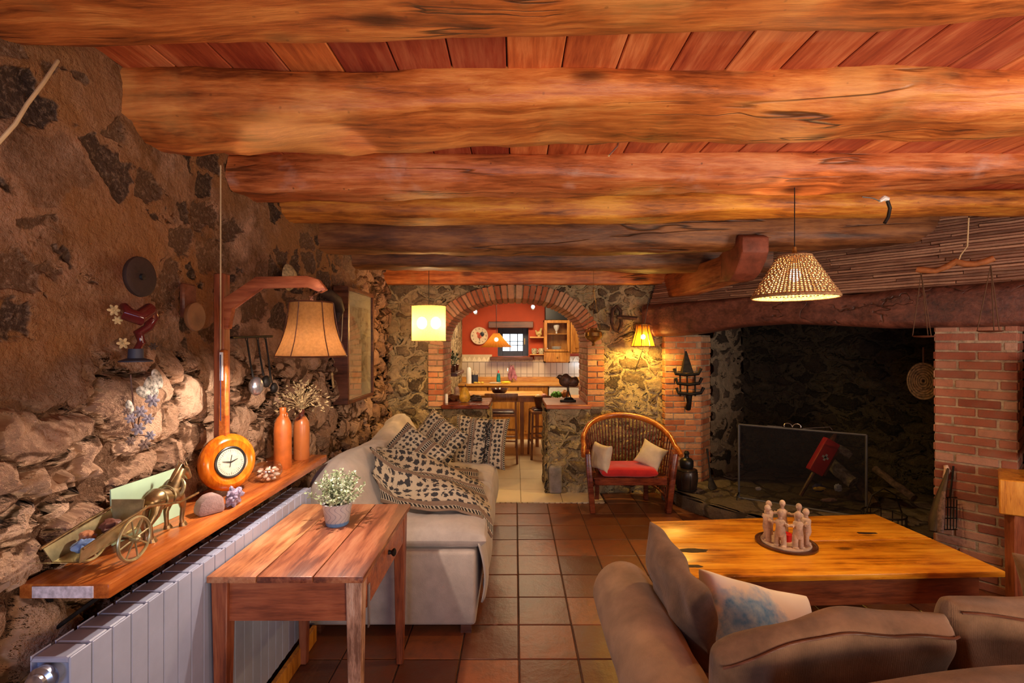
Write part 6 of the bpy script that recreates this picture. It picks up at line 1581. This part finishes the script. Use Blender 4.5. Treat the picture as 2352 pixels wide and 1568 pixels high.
# clock with a rooster
kc = KP(1101,771,KB-.03); t = thing('rooster_clock', 'round cream wall clock with a rooster painted on it, on the red kitchen wall', 'clock', kc)
RY = Rx(PI/2)
mb = MB(); mb.lathe([(0,0),(.150,0),(.156,.010),(.150,.022),(.140,.018),(0,.018)], tuple(kc), RY, 40); dl = mb.build('clock_face', plain('cream_enamel', (.72,.55,.36), .5, var=.08), t)
mb = MB()
for k in range(12):
    a = PI/2-2*PI*k/12; d = Vector((math.cos(a), 0, math.sin(a))); s_ = Vector((-d.z,0,d.x))
    for o_ in ((0,) if k % 3 else (-.008,.008)): mb.tube([kc+d*.108+s_*o_+Vector((0,-.020,0)), kc+d*.134+s_*o_+Vector((0,-.020,0))], .0035, 4)
mb.build('numeral_marks', M['black'], dl)
mb = MB(); mb.blob(kc+Vector((.005,-.020,.0)), (.038,.004,.050), .3, 2, 1); mb.blob(kc+Vector((-.030,-.020,.045)), (.022,.004,.022), .2, 2, 2); mb.build('rooster_body', plain('rooster_red', (.60,.10,.05), .6), dl)
mb = MB(); mb.blob(kc+Vector((.050,-.021,.030)), (.034,.004,.040), .4, 2, 4); mb.tube([kc+Vector((0,-.021,-.04)), kc+Vector((.005,-.021,-.075))], .005, 5); mb.build('rooster_tail', M['black'], dl)
mb = MB(); mb.tube([kc+Vector((0,-.024,0)), kc+Vector((.045,-.024,.055))], .004, 5); mb.tube([kc+Vector((0,-.025,0)), kc+Vector((.01,-.025,-.09))], .003, 5); mb.build('hand', M['black'], dl)
# kitchen pendant
kpx, kpy = (1140-CX)*7.0/F, 7.0; kz0 = EYE-(797-CY)*7/F; kz1 = EYE-(765-CY)*7/F
t = thing('pendant_lamp', 'pleated amber cone pendant hanging in the kitchen before the window', 'lamp', (kpx, kpy, kz0))
mb = MB()
def pf(u, v):
    a = 2*PI*u; r = .225+(.045-.225)*v**.8; r *= 1+.035*math.sin(a*28); return Vector((kpx+r*math.cos(a), kpy+r*math.sin(a), kz0+(kz1-kz0)*v))
mb.grid(pf, 168, 8, closeu=True); mb.build('lamp_shade', shade('amber_pleated_shade', (.32,.12,.018), .45, .06), t, angle=180)
mb = MB(); cord(mb, (kpx,kpy,kz1-.05), (kpx,kpy,2.42), .004); mb.build('cable', M['black'], t)
mb = MB(); mb.lathe([(0,2.37),(.06,2.37),(.05,2.42)], (kpx,kpy,0), seg=16, caps=False); mb.build('ceiling_rose', M['darkw'], t)
mb = MB(); mb.ball((kpx,kpy,kz0+.11), .03); mb.build('light_bulb', M['bulb'], t); point('kitchen_pendant_light', (kpx,kpy,kz0+.02), 5, (1,.66,.3), .03)
for i, (px, py) in enumerate(((1092,713),(1224,702))):
    c = KP(px, py, 7.9); t = thing('spotlight', ['small lit spotlight under the kitchen ceiling left of the pendant cable','small lit spotlight under the kitchen ceiling above the window right side'][i], 'spotlight', c)
    mb = MB(); mb.lathe([(0,.0),(.03,.0),(.034,.03),(.03,.07),(0,.08)], tuple(c+Vector((0,.01,0))), Rx(-2.2), 16); mb.tube([c+Vector((0,.03,.03)), (c.x, c.y+.03, 2.42)], .006, 6); mb.build('housing', M['steel'], t)
    mb = MB(); mb.ball(c+Vector((0,-.03,-.02)), .028); mb.build('light_bulb', emis('spot_bulb', (1,.95,.9), 8), t)
    point('spot_light', c+Vector((0,-.10,-.06)), 6, (1,.75,.5), .04)
# shelf with hen and cups
mb = MB(); a = KP(1217,776,8.5); b_ = KP(1250,774,8.5); mb.box(a.x, b_.x, 8.48, KB-.003, a.z, b_.z+.01); tag(mb.build('wall_shelf', M['kitchenx']), 'little wooden shelf between the kitchen window and the glass cabinet', 'shelf')
hz = b_.z+.011; hx_ = (1238-CX)*8.55/F
mb = MB(); mb.blob((hx_,8.55,hz+.05), (.055,.035,.045), .1, 1, 1); mb.tube([(hx_+.02,8.55,hz+.07),(hx_+.035,8.55,hz+.12)], [.03,.02], 10); mb.ball((hx_+.037,8.55,hz+.13), .022); mb.tube([(hx_-.04,8.55,hz+.07),(hx_-.06,8.55,hz+.11)], [.02,.01], 8); mb.lathe([(0,0),(.03,0),(.03,.02)], (hx_,8.55,hz), seg=12, caps=False)
tag(mb.build('hen_figurine', plain('mustard_ceramic', (.50,.35,.12), .4, var=.3, scale=40)), 'mustard ceramic hen figurine on the little kitchen shelf', 'figurine')
mb = MB(); a = KP(1217,815,8.5); b_ = KP(1250,813,8.5); mb.box(a.x, b_.x, 8.48, KB-.003, a.z, b_.z); tag(mb.build('wall_shelf', M['kitchenx']), 'lower little shelf carrying two mugs beside the kitchen window', 'shelf')
for i, px in enumerate((1227, 1243)):
    c = Vector(((px-CX)*8.55/F, 8.55, b_.z)); t = thing('mug', ['flowered mug on the lower kitchen shelf, beside the window','flowered mug on the lower kitchen shelf, beside the glass cabinet'][i], 'mug', c, 'mugs on the kitchen shelf')
    mb = MB(); mb.lathe([(0,0),(.04,0),(.048,.05),(.045,.10),(.041,.10),(.042,.05),(0,.01)], tuple(c), seg=20); mb.build('cup', plain('flowered_mug', (.55,.48,.30), .4, var=.45, scale=60), t)
    mb = MB(); mb.ring(c+Vector((.05,0,.05)), .022, .006, Rx(PI/2), 16, 6); mb.build('handle', M['cushion_w'], t)
# worktop items
WZ = .921
def wp(px, D=8.3): return Vector(((px-CX)*D/F, D, WZ))
c = wp(1145,8.25); t = thing('soap_bottle', 'green and blue washing-up bottle with a red cap on the kitchen worktop', 'bottle', c)
mb = MB(); mb.lathe([(0,0),(.034,0),(.036,.01),(.034,.09),(.028,.14),(.012,.17),(0,.17)], tuple(c), seg=16); mb.build('body', plain('teal_bottle', (.01,.22,.24), .2, var=.4, scale=20), t)
mb = MB(); mb.lathe([(0,.17),(.012,.17),(.010,.20),(.005,.215),(0,.215)], tuple(c), seg=12); mb.build('cap', plain('red_cap', (.7,.02,.02), .4), t)
c = wp(1172,8.45); t = thing('kitchen_tap', 'curved metal kitchen tap at the sink below the window', 'tap', c)
mb = MB(); mb.tube([c, c+Vector((0,0,.18)), c+Vector((-.02,-.04,.25)), c+Vector((-.04,-.10,.24)), c+Vector((-.045,-.12,.19))], .011, 8); mb.build('spout', M['steel'], t)
mb = MB(); mb.tube([c+Vector((.03,0,.0)), c+Vector((.045,0,.05))], .010, 8); mb.build('lever', M['steel'], t)
mb = MB()
def clf(u, v):
    return Vector((wp(1176,8.37).x+(u-.5)*.17*(.35+.65*v if v < .6 else 1.1-.3*v)+.01*math.sin(u*20), 8.37+.02*math.sin(u*14+v*3), WZ+.27-.22*v+.02*math.cos(u*9)))
mb.grid(clf, 24, 14); o = tag(mb.build('dish_cloth', plain('dusty_pink_cloth', (.42,.16,.22), .9, var=.25), angle=180), 'dusty pink cloth draped over the kitchen tap', 'cloth'); md = o.modifiers.new('thick','SOLIDIFY'); md.thickness = .006
c = wp(1090,8.25); t = thing('knife_block', 'dark cylinder of utensils on the worktop left of the washing-up bottle', 'holder', c)
mb = MB(); mb.lathe([(0,0),(.062,0),(.062,.14),(.055,.14),(.055,.01),(0,.01)], tuple(c), seg=24); mb.build('pot', plain('navy_pot', (.03,.035,.06), .4), t)
for k in range(6):
    a = k*1.05; mb = MB(); mb.tube([c+Vector((.02*math.cos(a),.02*math.sin(a),.012)), c+Vector((.045*math.cos(a),.045*math.sin(a),.19+.01*(k%3)))], [.006,.010], 6); mb.build('utensil', M['cushion_w'], t)
c = wp(1077,8.15); mb = MB(); mb.lathe([(0,0),(.045,0),(.040,.24),(.02,.27),(0,.27)], tuple(c), seg=18); tag(mb.build('paper_roll', M['white']), 'tall white paper roll at the left end of the kitchen worktop', 'paper roll')
mb = MB(); c = wp(1162,8.12); mb.blob(c+Vector((0,0,.02)), (.085,.04,.022), .4, 2, 3); tag(mb.build('yellow_cloth', plain('bright_yellow', (.80,.58,.03), .8)), 'bright yellow cloth lying on the kitchen worktop front edge', 'cloth')
c = wp(1138,8.14); mb = MB(); mb.blob(c+Vector((0,0,.012)), (.10,.05,.014), .3, 2, 5); tag(mb.build('dish_towel', M['cushion_w']), 'pale folded cloth left of the bright yellow one', 'cloth')
for i, px in enumerate((1092,1100,1108)):
    c = wp(px,8.10); mb = MB(); mb.ball(c+Vector((0,0,.016)), (.03,.022,.017)); tag(mb.build('lemon', plain('lemon', (.75,.55,.08), .5)), 'small yellow lemon in the row at the left of the worktop', 'fruit', 'lemons on the kitchen worktop')
# bar table with bowl
t = thing('bar_table', 'high honey wood bar table in the kitchen behind the passage stool', 'table', (-.1, 7.2, 0))
mb = MB(); mb.box(-.75, .42, 6.95, 7.60, .82, .85, bev=.005); mb.build('table_top', M['kitchenx'], t)
mb = MB(); mb.box(-.70, .37, 7.0, 7.55, .75, .82); mb.build('apron', M['kitchenw'], t)
for x, y in ((.10,7.02),(-.68,7.02),(.34,7.5),(-.68,7.5)):
    mb = MB(); leg(mb, x, y, 0, .75, .026, .030); mb.build('leg', M['kitchenw'], t)
c = Vector(((1147-CX)*7.1/F, 7.1, .85)); mb = MB(); mb.lathe([(0,0),(.05,0),(.10,.03),(.135,.085),(.128,.085),(.09,.035),(0,.012)], tuple(c), seg=28); tag(mb.build('serving_bowl', plain('dark_purple_glaze', (.06,.02,.03), .15)), 'dark glazed bowl on the high bar table', 'bowl')
# bar stool facing away
M['stoolw'] = wood('brown_stool_wood', (.10,.030,.008), (.24,.085,.018), (.34,.14,.035), 'Z', .35, 1.5, .12, False, .2)
sx_, sy_ = (1152-CX)*6.55/F, 6.6
def stool(label, x, y, ang, back=True, sw=.19):
    t = thing('bar_stool', label, 'stool', (x, y, 0)); R_ = Rz(ang)
    def q(a, b_, z_): v = R_@Vector((a, b_, 0)); return Vector((x+v.x, y+v.y, z_))
    for a, b_ in ((-1,-1),(1,-1),(1,1),(-1,1)):
        h = .92 if (back and b_ < 0) else .64
        mb = MB(); mb.tube([q(a*(sw+.02), b_*(.17), 0), q(a*sw, b_*.155, .64)]+([q(a*sw, -.18, .92)] if h > .7 else []), .021, 4, up=R_@Vector((1,1,0))); mb.build('leg', M['stoolw'], t)
    mb = MB(); mb.hexa([q(-sw-.015,-.17,.62), q(sw+.015,-.17,.62), q(sw+.015,.18,.62), q(-sw-.015,.18,.62), q(-sw-.015,-.17,.66), q(sw+.015,-.17,.66), q(sw+.015,.18,.66), q(-sw-.015,.18,.66)], bev=.008); mb.build('seat', M['stoolw'], t)
    mb = MB(); mb.hexa([q(-sw+.01,-.15,.661), q(sw-.01,-.15,.661), q(sw-.01,.16,.661), q(-sw+.01,.16,.661), q(-sw+.03,-.13,.69), q(sw-.03,-.13,.69), q(sw-.03,.14,.69), q(-sw+.03,.14,.69)], bev=.01); mb.build('seat_pad', plain('dark_leather_pad', (.05,.025,.03), .3), t)
    if back:
        mb = MB(); mb.tube([q(-sw-.02,-.18,.89), q(-sw*.5,-.20,.895), q(0,-.205,.90), q(sw*.5,-.20,.895), q(sw+.02,-.18,.89)], .055, 8, flat=1, up=(0,0,1)) if False else mb.hexa([q(-sw-.03,-.20,.84), q(sw+.03,-.20,.84), q(sw+.03,-.165,.84), q(-sw-.03,-.165,.84), q(-sw-.03,-.205,.935), q(sw+.03,-.205,.935), q(sw+.03,-.17,.935), q(-sw-.03,-.17,.935)], bev=.01, seg=2); mb.build('back_rail', M['stoolw'], t)
    for zz in (.22, .30):
        for s_ in (-1, 1):
            mb = MB()
            if zz < .25: mb.tube([q(s_*sw,-.16,zz), q(s_*sw,.16,zz)], .012, 6)
            else: mb.tube([q(-sw,s_*.16,zz), q(sw,s_*.16,zz)], .012, 6)
            mb.build('stretcher', M['stoolw'], t)
    mb = MB(); mb.tube([q(-sw,-.15,.45), q(sw,-.15,.45)], .012, 6); mb.build('stretcher', M['stoolw'], t)
    return t
stool('brown wooden bar stool with a back rail standing in the passage to the kitchen', sx_, sy_, 0.0)
stool('brown wooden stool half hidden behind the right low wall, under hanging cloth', (1252-CX)*6.75/F, 6.85, .1, back=False)
c = Vector(((1232-CX)*6.75/F+.09, 6.82, .692)); t = thing('bread_basket', 'dark basket of food on the half-hidden kitchen stool', 'basket', c)
mb = MB(); mb.lathe([(0,0),(.09,0),(.12,.10),(.13,.16),(.12,.16),(.10,.05),(0,.02)], tuple(c), seg=24); mb.build('basket_body', M['claydark'], t)
for i, (dx, dy, dz, r, c_, lb) in enumerate(((-.06,0,.15,.05,(.60,.42,.18),'round yellow onion at the left in the kitchen basket'),(.02,.02,.16,.045,(.62,.25,.18),'pinkish apple in the middle of the kitchen basket'),)):
    mb = MB(); mb.ball(c+Vector((dx,dy,dz)), (r,r,r*.85)); tag(mb.build('fruit', plain('fruit_%s' % lb.split()[1], c_, .5)), lb, 'fruit')
mb = MB(); o_ = c+Vector((.17,-.08,.0))
mb.grid(lambda u, v: Vector((o_.x-.05+.11*u+.02*math.sin(v*5), o_.y-.02+.015*math.sin(u*12), .86-.20*v-.03*u)), 14, 14); ot = tag(mb.build('tea_towel', M['cushion_w'], angle=180), 'cream cloth hanging beside the kitchen basket', 'cloth'); md = ot.modifiers.new('thick','SOLIDIFY'); md.thickness = .006
# right ledge: metal bird; behind it green salad bowl
LZ = .946
c = Vector(((1303-CX)*5.45/F, 5.42, LZ)); t = thing('metal_bird', 'rusty metal bird sculpture on wire legs on the right ledge of the arch', 'sculpture', c)
mb = MB(); mb.prism([(-.09,-.045),(.09,-.045),(.075,.05),(-.07,.05)], 0, .025, bev=.006, M=TM(c)); mb.hexa([tuple(c+Vector(v)) for v in ((-.05,-.04,.025),(.07,-.04,.025),(.06,.04,.025),(-.04,.04,.025),(-.03,-.02,.05),(.05,-.02,.05),(.04,.03,.05),(-.02,.03,.05))], bev=.004); mb.build('base', M['iron'], t)
mb = MB(); mb.tube([c+Vector((-.015,0,.05)), c+Vector((0,0,.12)), c+Vector((-.005,0,.17))], .006, 6); mb.tube([c+Vector((.035,0,.05)), c+Vector((.012,0,.12)), c+Vector((.01,0,.17))], .006, 6); mb.build('leg', M['iron'], t)
rm = plain('rusty_brown_metal', (.12,.07,.05), .45, .5, var=.35, scale=30, bmp=.3)
mb = MB(); mb.blob(c+Vector((-.02,0,.235)), (.075,.045,.070), .15, 1.5, 2, Ry(.3)); mb.blob(c+Vector((-.085,0,.275)), (.030,.026,.028), .1, 1, 3); mb.tube([c+Vector((-.105,0,.275)), c+Vector((-.135,0,.262))], [.010,.001], 6); mb.build('body', rm, t)
mb = MB(); mb.blob(c+Vector((.062,-.01,.22)), (.065,.040,.055), .2, 1.5, 5, Ry(-.5)); mb.build('wing', rm, t)
c = Vector(((1268-CX)*5.55/F, 5.65, LZ)); 
mb = MB(); mb.blob(Vector(((1278-CX)*6.85/F, 6.85, .87)), (.075,.06,.045), .5, 3, 2); tag(mb.build('lettuce', plain('fresh_green', (.10,.36,.02), .6, var=.4, scale=50)), 'bright green lettuce on the box behind the metal bird', 'vegetable')
mb = MB(); mb.blob(Vector(((1298-CX)*6.85/F, 6.85, .88)), (.06,.05,.055), .3, 2, 2); tag(mb.build('bread_loaf', plain('brown_crust', (.36,.13,.03), .6)), 'brown loaf right of the lettuce behind the metal bird', 'bread')
t = thing('kitchen_island', 'pale wooden island unit behind the right ledge of the arch', 'cabinet', (.85, 6.9, 0))
mb = MB(); mb.box(.72, 1.5, 6.65, 7.2, 0, .80); mb.build('body', M['kitchenw'], t); mb = MB(); mb.box(.70, 1.52, 6.63, 7.22, .80, .83, bev=.004); mb.build('top', M['kitchenx'], t)
# left ledge things
c = Vector(((1068-CX)*5.4/F, 5.38, LZ)); t = thing('gourd', 'mustard-yellow gourd standing on the left ledge of the arch', 'gourd', c)
mb = MB(); mb.lathe([(0,0),(.04,.004),(.062,.035),(.060,.075),(.045,.115),(.030,.145),(.015,.165),(0,.168)], tuple(c), seg=22); mb.build('fruit', plain('mustard_gourd', (.55,.33,.04), .45, var=.25, scale=25), t)
mb = MB(); mb.tube([c+Vector((0,0,.165)), c+Vector((.008,0,.195))], [.008,.005], 6); mb.build('stem', M['darkw'], t)
c = Vector(((1045-CX)*5.5/F, 5.52, LZ)); mb = MB(); mb.blob(c+Vector((-.02,0,.03)), (.09,.06,.035), .5, 2, 7); tag(mb.build('driftwood', M['darkw']), 'dark knotted driftwood piece left of the gourd', 'driftwood')
c = Vector(((1092-CX)*5.5/F, 5.50, LZ)); mb = MB(); mb.blob(c+Vector((0,0,.028)), (.075,.05,.030), .5, 2, 9); tag(mb.build('bark_piece', M['dull']), 'dark flat bark piece right of the gourd', 'bark')
c = Vector(((1026-CX)*5.3/F, 5.28, LZ)); mb = MB(); mb.lathe([(0,0),(.018,0),(.018,.09),(.012,.10),(0,.10)], tuple(c), seg=14); tag(mb.build('white_candle', M['white']), 'short white candle at the left brick jamb of the arch', 'candle')
c = Vector(((1050-CX)*5.7/F, 5.68, LZ)); t = thing('small_figurine', 'pale pottery figurine at the back of the left ledge', 'figurine', c)
mb = MB(); mb.lathe([(0,0),(.035,0),(.042,.04),(.025,.09),(.03,.11),(.02,.14),(0,.15)], tuple(c), seg=18); mb.build('body', M['figure'], t)
# wall shelf inside the kitchen with plants
t = thing('corner_shelf', 'dark shelf with plants fixed to the stone just inside the arch on the left', 'shelf', (-.85, 6.2, 1.23))
mb = MB(); mb.box(-.949, -.70, 5.9, 6.7, 1.19, 1.23, bev=.005); mb.build('board', M['darkw'], t)
def sprig(c, n, h, name, label, sd, mat, potmat):
    t = thing(name, label, 'plant', c); rr = random.Random(sd)
    mb = MB(); mb.lathe([(0,0),(.045,0),(.055,.08),(.05,.085),(0,.08)], tuple(c), seg=18); mb.build('pot', potmat, t)
    mb = MB(); ms = MB()
    for k in range(n):
        a = rr.uniform(0,2*PI); e = rr.uniform(.1,.9); d = Vector((math.cos(a)*math.sin(e), math.sin(a)*math.sin(e), math.cos(e))); p = c+Vector((0,0,.08)); q = p+d*h*rr.uniform(.6,1.1)
        ms.tube([p, q], .002, 4)
        for j in range(6):
            m_ = p.lerp(q, rr.uniform(.4,1.05)); d2 = (d+Vector((rr.gauss(0,.8),rr.gauss(0,.8),rr.gauss(0,.6)))).normalized(); mb.tube([m_, m_+d2*.018, m_+d2*.04], [.002,.011,.001], 5, flat=.3)
    mb.build('leaves', mat, t); ms.build('stem', M['leaf'], t)
sprig(Vector((-.80, 6.15, 1.231)), 14, .20, 'houseplant', 'dark leafy houseplant on the corner shelf inside the arch', 3, plain('dark_leaf', (.05,.08,.04), .5, var=.4), M['claydark'])
sprig(Vector((-.80, 6.50, 1.231)), 12, .17, 'houseplant', 'pale green houseplant on the far end of the corner shelf', 8, M['leaf_w'], M['claydark'])
c = Vector((-.86, 6.02, 1.231)); mb = MB(); mb.box(-.005,.005,-.05,.05,0,.17, M=TM(c, Rz(.5)@Ry(.15))); tag(mb.build('leaning_board', M['redwood']), 'small reddish board leaning on the corner shelf', 'board')
# dark red pole hanging in the right of the arch
mb = MB(); mb.tube([KP(1338,772,5.65), KP(1341,800,5.65), KP(1341,836,5.65)], .016, 8); tag(mb.build('glass_pole', plain('dark_red_gloss', (.09,.012,.014), .1)), 'slim glossy dark red rod hanging along the right brick jamb', 'rod')
